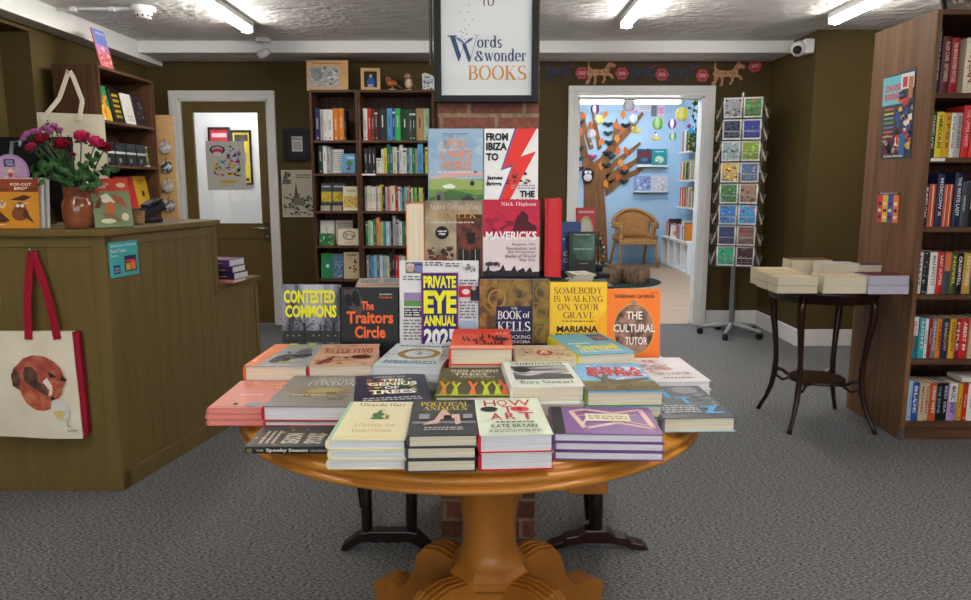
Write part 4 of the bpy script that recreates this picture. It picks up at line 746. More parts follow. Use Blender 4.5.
def spine_art(c, rnd, text=None, tc_=None):
    a = []; lum = sum(col(c))/3 if not isinstance(c, bpy.types.Material) else 100
    ink = tc_ or ((230,226,216) if lum < 130 else (50,46,50))
    if text:
        L = [('t',.2,.2,.8,.9,'',ink)]
        return [('T', text, ink)]
    k = rnd.random()
    v = rnd.uniform(.3,.45)
    a.append(('r',.42,v,.58,v+rnd.uniform(.25,.4),ink) if k < .4 else ('l',.3,v,.7,v+.35,9,ink,rnd.randint(1,99)))
    a.append(('r',.35,.06,.65,.1,ink)) if rnd.random() < .6 else None
    if rnd.random() < .12: a.append(('r',.0,.84,1,.9,ink))
    return a
def vtext(mb, t, h, x0, items):
    """titles running down a spine"""
    for it in items:
        txt, ink, a0, a1 = it[:4]; f = it[4] if len(it) > 4 else .02
        P = Plane((x0+t*.2, -.0006, h*a1), (0,0,-h*(a1-a0)), (t*.6,0,0), (0,-1,0))
        P.O = Vector((x0+t*.27, -.0007, h*a1)); P.V = Vector((t*.46,0,0))
        draw(mb, P, [('t',0,0,1,1,txt,ink,f)])
def run(case, x, y, z, items, px, group, kind='book', parts=False, depth=.14, maxx=None, start=0, from_='end panel'):
    maxx = -1.113 if 'narrow' in case else -.462 if 'wide' in case else SX+.834
    """items: (colour, width px, height px[, title, ink, second colour])"""
    k = start
    for it in items:
        c, wp, hp = it[:3]
        if c is None: x += wp*px; continue
        t = wp*px; h = hp*px; nm = c if isinstance(c, str) else it[3]
        ttl = it[4] if len(it) > 4 else None; ink = it[5] if len(it) > 5 else None
        if maxx is not None and x+t > maxx: break
        label = f"{nm} spine, {ORD[k]} from the {from_}, {case}"; k += 1

        art = spine_art(c, rg) if not ttl else []
        if len(it) > 6: art = list(it[6])+[]
        yy = y+rg.uniform(0,.012)
        o = shelf_book(label, x+.0004, yy, z+.0006, t-.0012, depth, h, c, art, parts=parts, group=group)
        if ttl:
            m = MB(); vtext(m, t-.0012, h, 0, [(ttl, ink or (230,226,216), .2, .92)] if not isinstance(ttl, list) else ttl)
            if parts:
                # lettering belongs to the cover mesh
                cov = [ch for ch in o.children if ch.name.startswith('cover')][0]
                join(cov, m)
            else: join(o, m)
        x += t
    return x
def join(o, mb):
    me = o.data; import bmesh
    base = len(me.materials); add = mb.build('tmp')
    for m in add.data.materials: me.materials.append(m)
    for p in add.data.polygons: p.material_index += base
    bm = bmesh.new(); bm.from_mesh(me); bm.from_mesh(add.data); bm.to_mesh(me); bm.free()
    d = add.data; bpy.data.objects.remove(add); bpy.data.meshes.remove(d)
# ---------------- wall bookcases behind the pillar
SY = 6.48; px = 6.42/740
bookcase('bookcase', 'narrow walnut bookcase against the back wall beside the framed picture', -1.50, -1.092, SY, BY-.02, 2.11, [.09,.30,.488,.784,1.087,1.41,1.69])
bookcase('bookcase', 'wide walnut bookcase against the back wall, bird ornaments on top', -1.088, -.44, SY, BY-.02, 2.11, [.09,.30,.488,.784,1.087,1.41,1.69])
GN = 'books on the narrow walnut bookcase'; GW = 'books on the wide walnut bookcase'
NX = -1.478; WX = -1.064
yb = SY+.03
run('top shelf of the narrow walnut bookcase', NX+.01, yb, 1.69, [('navy blue',5.5,31),('light grey',3,30),('white',3.5,30),('white',6,30,'white'),('orange',5.5,31),('orange',5.5,31),('black',2,29),(None,1.5,0),('green',11,28)], px, GN)  # the narrow black spine stands in for the shade of a recess
run('second shelf of the narrow walnut bookcase', NX+.03, yb, 1.41, [('dark green',4.5,27),('white',4,27),('light grey',4,26)], px, GN)
sq = lambda c, n, sz, sd, u0=.05, v0=.05, u1=.95, v1=.95: ('s',u0,v0,u1,v1,c,n,sz,sd)
def fx(pxx, z): return atY(pxx, 200, yb).x
facing('white typographic cover facing out, second shelf of the narrow walnut bookcase', fx(336,0)+.0, yb+.06, 1.412, .13, .205, .02, 'white', [('l',.1,.1,.9,.9,10,(150,150,146),3)], group=GN)
facing('blue tree cover facing out, second shelf of the narrow walnut bookcase', fx(349,0)+.005, yb+.03, 1.412, .115, .165, .03, 'sky blue', [('t',.3,.72,.9,.84,'TREES',(240,240,240),.02),('e',.55,.5,.25,.16,(80,140,70)),('r',.5,.16,.6,.42,(120,60,50)),('e',.5,.2,.2,.06,(150,50,50))], group=GN)
for i, x in enumerate((-1.40, -1.30)):
    for k in range(3): facing(f'flat navy paperback, {["bottom","middle","top"][k]} of the {"end-panel" if i == 0 else "inner"} pile, third shelf of narrow bookcase', x, yb+.01, 1.088+k*.016, .09, .13, .0155, 'navy blue', [], lean=90, group=GN)
    facing(['dark grey-topped yellow landscape cover facing out by the end panel, third shelf of narrow bookcase','wide yellow gorse cover facing out over navy paperbacks, third shelf of narrow bookcase'][i], x+i*.01, yb+.08+i*.0, 1.137, .09+i*.02, .19, .02, 'slate grey', [('r',.0,.15,1,.6,(206,176,50)),sq([(226,196,60),(150,130,50),(120,110,60)],30,.09,4+i,.0,.12,1,.65),('r',.1,.8,.9,.88,(190,190,190))], group=GN, lean=6)
facing('cream cover with yellow field facing out, third shelf of the narrow walnut bookcase', -1.175, yb+.02, 1.088, .135, .21, .02, 'cream', [('r',.05,.12,.95,.6,(206,176,90)),sq([(190,150,60),(230,210,150),(140,120,70)],24,.08,7,.05,.12,.95,.6),('l',.2,.75,.8,.88,2,(140,130,110),3)], group=GN)
facing('white cover with a pink blossom branch facing out, fourth shelf of narrow bookcase', -1.405, yb+.09, .785, .12, .215, .02, 'white', [('ln',[(.3,.1),(.5,.5),(.4,.8)],.004,(150,110,100)),sq([(220,150,160),(200,160,150)],20,.06,4)], group=GN, lean=5)
facing('pale grey map cover facing out, fourth shelf of the narrow walnut bookcase', -1.26, yb+.11, .785, .15, .215, .02, (206,202,192), [('l',.1,.1,.9,.9,9,(150,150,140),8)], group=GN, lean=5)
for i, x in enumerate((-1.43, -1.365)): facing(f'small green leafy card book, {["nearest the end panel","beside its twin"][i]}, fourth shelf of narrow bookcase', x, yb+.015, .785, .058, .105, .02, 'green', [sq([(80,170,80),(30,90,40),(230,230,220),(180,50,60)],16,.14,5+i)], group=GN, lean=5)
facing('wide cream cover with a grey tree drawing facing out, fourth shelf of narrow bookcase', -1.20, yb+.012, .785, .19, .145, .02, 'cream', [('o',.5,.6,.3,.3,.3,(150,146,130)),sq([(140,136,120),(180,176,150)],20,.06,5,.25,.3,.75,.85),('l',.3,.12,.7,.2,1,(150,140,110),3)], group=GN)
facing('green cover with blue panel facing out, fifth shelf of the narrow walnut bookcase', -1.405, yb+.03, .489, .1, .225, .02, 'green', [('r',.35,.4,.8,.6,(60,110,170)),('e',.55,.5,.14,.06,(230,230,230))], group=GN, lean=4)
facing('blue patterned garden cover facing out, fifth shelf of the narrow walnut bookcase', -1.31, yb+.04, .489, .09, .22, .02, 'steel blue', [sq([(110,160,200),(220,210,170),(60,90,150)],50,.08,4)], group=GN, lean=4)
facing('tan cover with dark birds facing out, fifth shelf of the narrow walnut bookcase', -1.185, yb+.02, .489, .135, .235, .02, 'beige', [sq([(80,50,40),(150,60,50),(50,70,60)],14,.1,6,.2,.15,.85,.85),('l',.2,.84,.8,.94,1,(80,60,50),4)], group=GN, lean=4)
run('top shelf of the wide walnut bookcase', WX+.01, yb, 1.69, [('white',4.5,31),('red',4,31),('brown',3,30),('maroon',3.5,30),('charcoal',9,30),('sky blue',5,31),('royal blue',3,31),('bright green',5,31),('dark green',9,30),('slate grey',2.5,29),('dark green',4,29),('tan',8,31),('pale green',5.5,31),('royal blue',5,30)], px, GW)
run('second shelf of the wide walnut bookcase', WX+.01, yb, 1.41, [('charcoal',4,25),('charcoal',4,25),('charcoal',4,25),(None,.5,0),('white',5,15),('white',3,24),('yellow',2.5,25),('green',3,29),('teal',3,26),('cream',4,26),('steel blue',2.5,25),('white',3.2,28),('white',4,25),('steel blue',3,25),('pale blue',2.5,25),('green',3.5,25),('light grey',2,24),('sky blue',5.5,29),('dark green',2,25),('yellow',3.2,26),('royal blue',3.5,28),('pale blue',2,24)], px, GW)
run('third shelf of the wide walnut bookcase', WX+.01, yb, 1.087, [('light grey',2.5,24),('white',2.5,25),('cream',3,24),('white',3,24),('light grey',2.5,25),('white',2,24),('yellow',2.2,26),('charcoal',3,24),('white',2,24),('pink',2.5,24),('cream',5.5,25),('red',2.8,24),('white',2,24),('pale blue',2,23),('teal',2.5,23),('pale blue',2.5,24),(None,.5,0),('orange',2,25),('green',1.8,23),('white',1.5,23),('green',2,23),('lime green',2,23),('dark green',2,23),('pale green',2,23),('yellow',2,23),('charcoal',2,22)], px, GW)
run('fourth shelf of the wide walnut bookcase', WX+.01, yb, .784, [('green',2.5,24),('pale green',3,25),('white',2,24),('green',3.5,26),('salmon pink',3,28),('yellow',2,23),('pale green',2,24),('turquoise',3,24),('white',2.5,24),('pale blue',2,24),('navy blue',2,24),('light grey',3,30),('light grey',3.5,26),('white',3,24),('teal',2.5,24),('green',3,25),('white',2.2,24),('pale blue',3,24)], px, GW)
run('fifth shelf of the wide walnut bookcase', WX+.01, yb, .488, [('light grey',2.5,24),('steel blue',2.5,24),('sky blue',3,23),('pale blue',2.5,24),('steel blue',3,24),('white',2.5,24),('pale blue',2.5,23),('pale green',2.5,24),('cream',2.5,23),('dark green',2.5,26),('charcoal',3,29),('red',4,24),('light grey',3,24),('white',3,23)], px, GW)
tag(bx('shelf_label', -1.066, -.95, SY-.006, SY, 1.392, 1.408, WHITEM), 'white shelf edge label strip below the black books, wide walnut bookcase', 'label')
# ornaments along the top
def frame_pic(name, label, cat, x, y, z, W, H, fw_, fm, pm, art, lean=5, yaw=0, d=.015, group=None):
    e = thing(name, label, cat, (x, y, z), (R(-lean), 0, R(yaw)), group)
    b = MB(); b.box(-W/2, -W/2+fw_, 0, d, 0, H, fm); b.box(W/2-fw_, W/2, 0, d, 0, H, fm); b.box(-W/2+fw_, W/2-fw_, 0, d, 0, fw_, fm); b.box(-W/2+fw_, W/2-fw_, 0, d, H-fw_, H, fm); b.build('frame', e, .0015)
    b = MB(); b.box(-W/2+fw_*.5, W/2-fw_*.5, d*.4, d*.9, fw_*.5, H-fw_*.5, pm); draw(b, Plane((-W/2+fw_, d*.4, fw_), (W-2*fw_,0,0), (0,0,H-2*fw_), (0,-1,0)), art); b.build('picture', e)
    return e
ow = mat((206,160,104), .5, noise=((222,180,124), 4, (1,8,8), 4, .3, .7))
frame_pic('jigsaw_picture', 'pale wood tray picture of grey dragon sketch on the narrow bookcase', 'picture', -1.355, 6.55, 2.112, .355, .255, .012, ow, ow, [('r',.02,.06,.8,.84,(176,178,176)),sq([(96,104,110),(210,212,208),(140,150,156),(190,170,140)],70,.06,5,.03,.08,.79,.82),('p',[(.06,.7),(.3,.8),(.4,.5),(.2,.3),(.1,.4)],(146,150,148)),('ln',[(.1,.8),(.3,.6),(.36,.3)],.004,(70,74,80)),('ln',[(.45,.3),(.6,.2),(.75,.3)],.006,(80,110,150)),('l',.1,.9,.9,.97,1,(150,110,60),4)])
frame_pic('photo_frame', 'small oak photo frame holding a blue portrait on the wide bookcase', 'photo frame', -.985, 6.55, 2.112, .165, .19, .028, ow, (40,60,50), [('r',0,0,1,1,(34,50,40)),('p',[(.2,0),(.25,.5),(.4,.6),(.65,.6),(.8,.5),(.85,0)],(50,80,170)),('e',.52,.72,.13,.13,(196,150,120)),('p',[(.38,.75),(.42,.9),(.62,.9),(.66,.75),(.52,.82)],(70,50,36)),('r',.3,.0,.7,.2,(140,150,170))], yaw=6)
def bird(label, x, body, breast, back, owl=False, flip=1, group=None):
    e = thing('bird_ornament', label, 'ornament', (x, 6.56, 2.111), (0,0,R(15*flip)))
    b = MB(); b.box(-.03, .03, -.025, .025, 0, .012, (200,190,170)); b.build('base', e, .004)
    n = 12; b = MB()
    if owl:
        b.ball((0,0,.065), .036, body, sz=1.4); b.ball((.004,-.01,.06), .031, breast, sz=1.35); b.ball((-.008,0,.118), .03, body)
        b.ball((-.018,-.02,.12), .012, (220,200,170)); b.ball((.004,-.024,.12), .012, (220,200,170)); b.ball((-.018,-.03,.12), .004, BLACKM); b.ball((.004,-.034,.12), .004, BLACKM)
        b.prism([(-.009,-.03,.115),(-.003,-.03,.115),(-.006,-.04,.105)], (0,.006,0), (170,130,60))
        b.prism([(.02,-.02,.09),(.045,0,.05),(.06,.01,.01),(.03,0,.03)], (0,.02,0), back)
    else:
        b.ball((0,0,.06), .034, breast, sz=.85, sx=1.3); b.ball((-.004,.008,.064), .034, back, sz=.8, sx=1.35); b.ball((-.034,0,.094), .023, breast); b.ball((-.03,.006,.099), .022, back)
        b.prism([(.035,-.01,.065),(.09,-.006,.025),(.085,-.006,.015),(.03,-.01,.045)], (0,.016,0), back); b.prism([(-.055,-.003,.096),(-.055,-.003,.09),(-.072,-.003,.09)], (0,.006,0), BLACKM); b.ball((-.042,-.018,.1), .004, BLACKM)
        b.tube([(0,0,.012),(0,0,.04)], .006, (200,190,170))
    b.build('bird_body', e)
bird('small robin figurine with orange breast on the wide bookcase', -.80, (120,98,80), (176,92,58), (110,96,88))
bird('small brown owl figurine standing next to the robin figurine', -.66, (150,112,80), (216,196,170), (110,76,54), owl=True, flip=-1)
e = thing('pebble_ornament', 'white angular ornament painted with blue flowers on the wide bookcase', 'ornament', (-.485, 6.56, 2.111))
b = MB(); o_ = [(-.055,0,0),(.05,0,0),(.065,0,.05),(.035,0,.125),(-.03,0,.15),(-.06,0,.14)]; b.prism(o_, (0,.04,0), (222,226,224)); draw(b, Plane((-.055,0,0), (.11,0,0), (0,0,.14), (0,-1,0)), [('l',.15,.72,.6,.9,1,(70,90,100),3),sq([(90,140,180),(70,110,90),(170,200,214),(60,60,70)],34,.09,9,.05,.03,.85,.75),('t',.1,.45,.8,.62,'Relax',(50,90,140),.01)]); b.build('pebble_body', e, .004)
# pictures by the glazed door
frame_pic('framed_picture', 'black deep-framed eye chart picture on the olive wall by the door', 'picture', atY(296.5,145,BY-.03).x, BY-.032, atY(296,160.5,BY-.03).z, .255, .285, .034, BLACKM, (26,30,38), [('r',.26,.22,.78,.84,(206,206,202)),('t',.28,.7,.76,.82,'ALL',(60,60,64),.02),('l',.32,.3,.72,.62,5,(110,110,112),2)], lean=0, d=.03)
A = atY(283,217,BY-.006); B_ = atY(313,170,BY-.006)
b = MB(); b.box(A.x, B_.x+.0, BY-.008, BY-.001, A.z, B_.z, (206,200,184)); draw(b, Plane((A.x,BY-.008,A.z), (B_.x-A.x,0,0), (0,0,B_.z-A.z), (0,-1,0)), [('r',.03,.03,.97,.97,(196,190,172)),sq([(40,40,40),(90,88,80),(60,60,58),(150,146,134)],90,.06,5,.03,.03,.97,.5),sq([(60,60,56),(120,116,104)],24,.07,6,.03,.7,.3,.97),('p',[(.38,.4),(.45,.75),(.52,.4)],(80,78,72)),('r',.36,.25,.7,.42,(120,116,104)),('l',.45,.82,.9,.92,2,(90,80,60),6)])
tag(b.build('art_print'), 'monochrome print of a spired church among trees, below the black frame', 'art print')
# ---------------- tall bookcase by the round table
SX, SYR = 2.165, 3.71
LV = [.093,.428,.768,1.11,1.453,1.7625]
bc = bookcase('bookcase', 'tall walnut bookcase with posters on its side panel beside the round table', SX, SX+.86, SYR, 4.29, 2.15, LV, T=.024, side=WALNUT_SIDE)
MB().box(SX+.03, SX+.10, SYR-.0, SYR+.001, 1.435, 1.45, WHITEM).build('shelf_trim', bc)
b = MB(); b.box(SX-.003, SX, SYR+.0, SYR+.02, .005, .06, STEEL); b.box(SX-.0, SX+.02, SYR-.003, SYR, .005, .06, STEEL); b.build('foot_bracket', bc)
px = 3.75/740; GT = 'books on the tall walnut bookcase'; yb = SYR+.035; X0 = SX+.03
mar = 'maroon'
def r2(case, x, z, items): return run(case, x, yb, z, items, px, GT, parts=True, depth=.15, from_='side panel')
W_ = (232,228,220)
x = r2('top shelf of the tall bookcase', X0+.002, 1.7625, [('dark blue',6,62,'dark blue','WHAT A MERCY',W_),('maroon',9,53,'maroon','ALAN CARR  SEPTEMBER',(206,170,160)),('crimson',9,52,'crimson','THE MANNINGTREE WITCHES',(220,190,180)),(None,5,0),('cream',12,52,'cream','PATTERN',(160,60,60),[('s',.02,.02,.98,.98,[(180,60,60),(90,120,80)],30,.12,4)]),('dark green',10,50),('mustard yellow',9,51),('white',9,50),('navy blue',12,52),('red',9,51),('charcoal',12,50),('teal',10,52),('cream',11,50),('brown',12,51),('slate grey',10,50)])
yl = (222,206,50)
r2('second shelf of the tall bookcase', X0+.004, 1.453, [('dark green',7,44,'dark green','STARVED ACRE',(190,200,180)),('yellow',7,44,'yellow','HERCULES',(30,30,30)),('mustard yellow',7.5,43,'mustard yellow','S P Q R',(140,60,30)),('white',5,43,'white','IN THE WINTER',(90,90,90)),('light grey',6,43,'light grey','BORN OF HEART',(80,60,60)),('red',8,50,'red','THE UPPER HAND',(240,180,180)),('red',7,49,'red','AT LAST',(240,180,180)),('navy blue',9,46),('white',8,45),('teal',9,46),('orange',8,44),('charcoal',9,46),('cream',8,45),('maroon',9,44),('green',8,46),('pink',8,45),('black',9,45),('beige',9,45)])
r2('third shelf of the tall bookcase', X0+.004, 1.11, [('charcoal',6,42,'charcoal','BURIED OAR',W_),('burnt orange',7,42,'burnt orange','','',[('r',.42,.02,.58,.98,(236,226,214))]),('navy blue',7,52,'navy blue','MOSCOW X',W_),('burnt orange',5,42,'burnt orange','','',[('r',.42,.02,.58,.98,(236,226,214))]),('burnt orange',5,42,'burnt orange','','',[('r',.42,.02,.58,.98,(236,226,214))]),('dark blue',8,53,'dark blue','THE WHITE LADY',W_),('slate grey',6,44),('black',8,44),('red',7,43),('pale blue',8,45),('mustard yellow',7,44),('maroon',8,46),('cream',8,44),('green',8,45),('navy blue',8,46),('white',8,43),('orange',9,45),('charcoal',9,45)])
r2('fourth shelf of the tall bookcase', X0+.004, .768, [('white',6,42,'white','ESSAYS',(90,90,90)),('charcoal',7,42,'charcoal','','',[('s',.02,.02,.98,.98,[(140,140,136),(60,60,60),(200,200,196)],16,.25,4)]),('white',8,42,'white','MANIFESTO',(120,120,120)),('red',6,42,'red','LAST SUPPER',(240,220,200)),('slate grey',7,42,'slate grey','','',[('r',0,.55,1,1,(220,110,80))]),('olive green',6,41,'olive green','NOVEL',(222,214,60)),('black',7,41,'black','CROMWELL',W_),('gold',8,41,'gold','HISTORIES',(240,226,190)),('dark green',8,42),('white',7,41),('orange',9,42),('navy blue',8,42),('crimson',8,41),('pale blue',8,42),('charcoal',8,42),('cream',9,42),('teal',8,41),('brown',9,42)])
r2('fifth shelf of the tall bookcase', X0+.002, .428, [('teal',9,43,'teal','JESSICA',(210,60,50),[('r',0,.55,1,1,(226,226,222))]),('turquoise',6,42,'turquoise','LIGHT',W_),('white',4,41,'white','',''),('crimson',3.5,41,'crimson','',''),('grey',5,41,'grey','HOUSE',(210,190,180)),('orange',5,41,'orange','OF EARTH',(70,30,30)),('navy blue',7,41,'navy blue','SHADOW',(200,170,110)),('mustard yellow',6.5,41,'mustard yellow','ELIZABETH',(120,70,30)),('crimson',6,41,'crimson','FIRE',(230,190,170)),('red',8,41,'red','ABERT 89',W_),('beige',7,41),('dark green',8,42),('white',7,41),('purple',9,42),('red',8,42),('navy blue',8,41),('charcoal',8,42),('cream',8,42),('teal',9,41),('brown',8,42)])
r2('bottom shelf of the tall bookcase', X0+.002, .093, [('light grey',4,40,'light grey','',''),('pale blue',4,42,'pale blue','',''),('royal blue',7,40,'royal blue','BLUE',W_,[('s',.02,.3,.98,.7,[(230,226,200),(60,60,60)],14,.2,3)]),('beige',5.5,40,'beige','MICHAEL',(150,60,50)),('beige',5.5,40,'beige','KINGMAN',(150,60,50)),('burnt orange',7,40,'burnt orange','DEAD WET',W_),('black',6,40,'black','THE ZONE',(130,170,200)),('black',6,40,'black','RED SEA',(190,190,200)),('lilac',10,40,'lilac','MAGIC SHOP',(80,50,100),[('r',0,.5,1,1,(226,224,222))]),('mustard yellow',5,40,'mustard yellow','',''),('red',5,40,'red','',''),('white',8,40),('navy blue',8,41),('green',9,40),('cream',8,40),('charcoal',8,41),('crimson',8,40),('teal',8,41),('brown',8,40)])
tag(MB().box(0,.19,-.0,.13,0,.022,(236,230,214)).build('book', None, .001, loc=None), 'white paperback lying across the top of the bottom shelf books', 'book').location = (SX+.31, SYR+.02, .093+.215)
# things on top of and on the side of that bookcase
def side_poster(name, label, cat, c4, base, art, off=.0):
    P3 = [atX(x, y, SX-.001-off) for x, y in c4]   # lower near, lower far, upper far... order: far-low, near-low, near-up, far-up
    b = MB(); b.prism([tuple(p) for p in P3], (-.0012,0,0), base); fl, nl, nu, fu = [Vector(p)-Vector((.0014,0,0)) for p in P3]
    P = Plane(fl, nl-fl, fu-fl, (-1,0,0)); draw(b, P, art); return tag(b.build(name), label, cat)
side_poster('poster', 'Choose Bookshops poster with crowd drawing on the walnut side panel', 'poster', [(880,160),(911.5,158.5),(917,66),(884,79)], (70,74,80),
 [('r',0,.66,.62,1,(110,190,206)),('t',.1,.82,.6,.9,'CHOOSE',(214,50,50),.04),('t',.08,.72,.62,.8,'BOOKSHOPS',(214,50,50),.04)]+[('r',.08,.6-.055*i,.4,.62-.055*i,c) for i, c in enumerate([(230,110,60),(220,200,90),(120,180,170),(110,170,90),(120,120,190),(220,100,110),(220,170,80),(180,180,190)])]+[('s',.45,.1,.98,.8,[(220,90,60),(60,90,160),(230,180,60),(240,230,220),(40,40,60),(180,60,70)],60,.09,4),('s',.06,.04,.5,.3,[(110,40,50),(40,40,60),(90,60,100),(210,160,130)],16,.1,6),('r',.62,.02,.8,.3,(60,110,170)),('t',.16,.02,.74,.055,'Bookshop Memories',(240,240,240),.02),('r',.6,.82,1,1,(220,226,226)),('r',.66,.84,.8,.96,(200,60,60)),('r',.84,.7,.97,.95,(190,120,80))])
side_poster('bookmark_card', 'card with four coloured columns pinned below the Choose Bookshops poster', 'card', [(876.5,221.5),(898,223),(900.5,193),(878.5,192)], (40,40,44),
 [('r',.0,0,.25,.9,(214,70,70)),('r',.25,0,.5,.9,(236,196,60)),('r',.5,0,.75,.9,(70,90,180)),('r',.75,0,1,.9,(236,130,60)),('t',.1,.92,.9,.98,'BOOKMARKS FOR YOU',(230,230,230),.01)]+[('r',.06+.25*i,.12+.22*k,.2+.25*i,.22+.22*k,(240,230,210) if (i+k)%2 else (90,40,60)) for i in range(4) for k in range(3)])
frame_pic('picture_stand', 'small metal easel with picture standing on top of the tall bookcase', 'picture', SX+.22, 3.86, 2.1515, .2, .16, .02, BLACKM, (120,110,100), [sq([(180,170,160),(80,80,90)],14,.1,3)], lean=20)
e = thing('ceramic_dish', 'white glazed dish on top of the tall bookcase', 'dish', (SX+.36, 3.82, 2.1515)); MB().lathe([(.03,0),(.06,.02),(.075,.05),(.07,.05),(.05,.022),(.02,.012)], WHITEM).build('bowl', e)
# ================================================================== TILL AREA
LX0, LX1, LY0, LY1 = -2.965, -2.65, 5.24, 6.10
e = thing('bookcase', 'walnut bookcase against the side wall behind the till, tote bag hung on it', 'bookcase')
MB().box(LX0, LX1, LY0, LY0+.02, 0, 2.13, WALNUT).build('side_panel', e, .001); MB().box(LX0, LX1, LY1-.02, LY1, 0, 2.13, WALNUT).build('side_panel', e, .001)
MB().box(LX0, LX1, LY0+.02, LY1-.02, 2.11, 2.13, WALNUT_H).build('top_panel', e, .001); MB().box(LX0, LX0+.008, LY0+.02, LY1-.02, 0, 2.11, WALNUT).build('back_panel', e)
for z in (.1, .43, .78, 1.13, 1.455, 1.765): MB().box(LX0+.008, LX1-.003, LY0+.02, LY1-.02, z-.02, z, WALNUT_H).build('shelf', e, .001)
YW = R(90)   # faces +X
def fright(label, y, z, W, L, t, c, art, lean=10, x=LX1-.07, **kw): return book(label, W, L, t, c, art, (x, y, z+.001), (R(90-lean), 0, YW), board=.0018, **kw)
fright('green and yellow giraffe cover on the upper shelf behind the till', 5.42, 1.766, .17, .25, .02, 'green', [('p',[(.0,.0),(1,0),(1,.3),(.6,.5),(.3,.4),(0,.5)],(220,180,50)),('p',[(.4,.1),(.6,.1),(.7,.5),(.9,.7),(.7,.75),(.5,.5)],(226,120,40)),sq([(190,90,40),(240,200,60)],16,.07,2,.3,.1,.9,.7),('r',0,0,.4,.1,(230,226,220))])
fright('black cover with yellow lettering on the upper shelf behind the till', 5.62, 1.766, .15, .24, .02, 'black', [('l',.2,.1,.8,.9,5,(210,180,50),3)])
fright('plain white cover on the upper shelf behind the till', 5.80, 1.766, .14, .23, .02, 'white', [('l',.2,.1,.8,.3,2,(180,180,180),4)])
fright('black cover with dark red pattern on the upper shelf behind the till', 5.97, 1.766, .16, .23, .02, 'charcoal', [sq([(130,40,50),(180,170,160),(90,30,40)],20,.08,5)])
for i in range(4):
    o = fright(f'black gift box with white band, {ORD[i]} from the tote bag, till bookcase', 5.36+i*.165, 1.456, .15, .16, .05, (26,28,34), [('r',0,.5,1,.6,(200,200,198)),('r',.3,.12,.5,.3,(150,150,150)),('l',.1,.75,.9,.85,1,(60,64,76),3)], lean=2, name='gift_box', group='banded gift boxes behind the till'); o['category'] = 'gift box'
frame_pic('framed_card', 'small white framed green leaf card on the shelf behind the till', 'picture', LX1-.06, 6.06, 1.457, .12, .16, .012, WHITEM, (90,130,70), [('e',.5,.5,.25,.3,(150,180,110))], yaw=90, lean=6)
fright('red cover with black title standing behind the till counter', 5.68, 1.131, .26, .245, .02, 'red', [('t',.1,.72,.7,.88,'DEVIL IN',(20,16,16),.02),('t',.1,.5,.6,.66,'HIGH',(240,220,200),.02),('t',.1,.08,.5,.24,'WATER',(20,16,16),.02)])
fright('mustard yellow cover with small black emblem behind the till counter', 5.94, 1.131, .2, .25, .02, 'mustard yellow', [('l',.3,.75,.7,.9,2,(120,70,30),3),('e',.5,.45,.12,.1,(40,30,30))])
fright('pink and blue illustrated book propped on top of the bookcase behind the till', 5.47, 2.131, .17, .27, .012, (210,110,120), [('r',0,.55,1,1,(110,130,200)),('r',0,.4,1,.6,(190,120,180)),('t',.2,.86,.9,.94,'A Magic Tale',(230,230,240),.02),sq([(240,200,170),(200,80,90),(250,220,200),(170,60,90)],40,.08,7,.05,.05,.95,.5),('e',.5,.5,.12,.08,(240,220,220)),('ln',[(.5,.1),(.5,.7)],.004,(120,50,60))], x=-2.70, lean=12)
# pine display strip with hanging packs
e = thing('pine_stand', 'pine board with clear packs hanging on it beside the glazed door', 'display stand')
MB().box(-2.745, -2.60, 6.30, 6.325, 0, 1.885, ow).build('board', e, .003); MB().box(-2.78, -2.58, 6.24, 6.42, 0, .03, ow).build('base', e, .003)
for i in range(4):
    z = 1.62-.16*i; q = thing('sock_pack', f'clear pack of patterned coasters, {ORD[i]} from the top of the pine board', 'pack', (-2.665, 6.285, z), group='packs on the pine board')
    b = MB(); b.M = Matrix.Rotation(PI/2, 4, 'X'); b.lathe([(.048,-.008),(.052,0),(.048,.008)], mat([(170,168,164),(60,64,70),(190,180,170),(110,108,112)][i], .3, noise=((230,228,224), 40, (1,1,1), 3, .45, .6)), n=20); b.build('pack_body', q)
    MB().tube([(0,.018,.07),(0,-.014,.07),(0,-.014,.045)], .003, CHROME).build('hook', q)
# cream printed tote hung on the bookcase side
e = thing('tote_bag', 'cream canvas tote with navy bookshop lettering hanging from the walnut side panel', 'tote bag')
p = [atY(x, y, 5.2) for x, y in ((33,185),(103,185),(98,117),(30,112))]
x0, x1, z0, z1 = p[0].x, p[1].x+.045, 1.2, p[3].z
b = MB(); n = 10
vs = []; fs = []
for s, yy in ((0,5.17),(1,5.205)):
    for j in range(n+1):
        for i in range(n+1):
            u, v = i/n, j/n; bulge = math.sin(PI*u)*math.sin(PI*min(1, .25+v*.7))*.02
            vs.append((x0+(x1-x0)*u, yy+(-bulge*(1-s))+.004*math.sin(9*u+3*v), z0+(z1-z0)*v-(.02*u*v)))
N1 = (n+1)**2
for j in range(n):
    for i in range(n): a = j*(n+1)+i; fs.append((a,a+1,a+n+2,a+n+1)); fs.append((N1+a,N1+a+n+1,N1+a+n+2,N1+a+1))
b.add(vs, fs, canvas, True); 
P = Plane((x0+.05,5.146,z0+.0), (x1-x0-.1,0,0), (0,0,z1-z0), (0,-1,0))
draw(b, P, [('t',.28,.62,.66,.74,'Words',nb,'serif',.15),('t',.2,.46,.7,.58,'wonder',nb,'serif',.15),('t',.3,.30,.8,.42,'BOOKS',nb,'serif',.15),('p',[(.2,.7),(.28,.8),(.3,.6)],nb),sq([(60,70,110)],8,.02,3,.2,.78,.4,.92)])
b.build('bag_body', e)
xm = atY(68, 71, 5.2)
band([(x0+.13,5.16,z1-.05),(xm.x-.07,5.19,xm.z-.18),(xm.x-.01,5.2,xm.z-.03),(xm.x+.0,5.2,xm.z)], .03, canvas).build('handle', e)
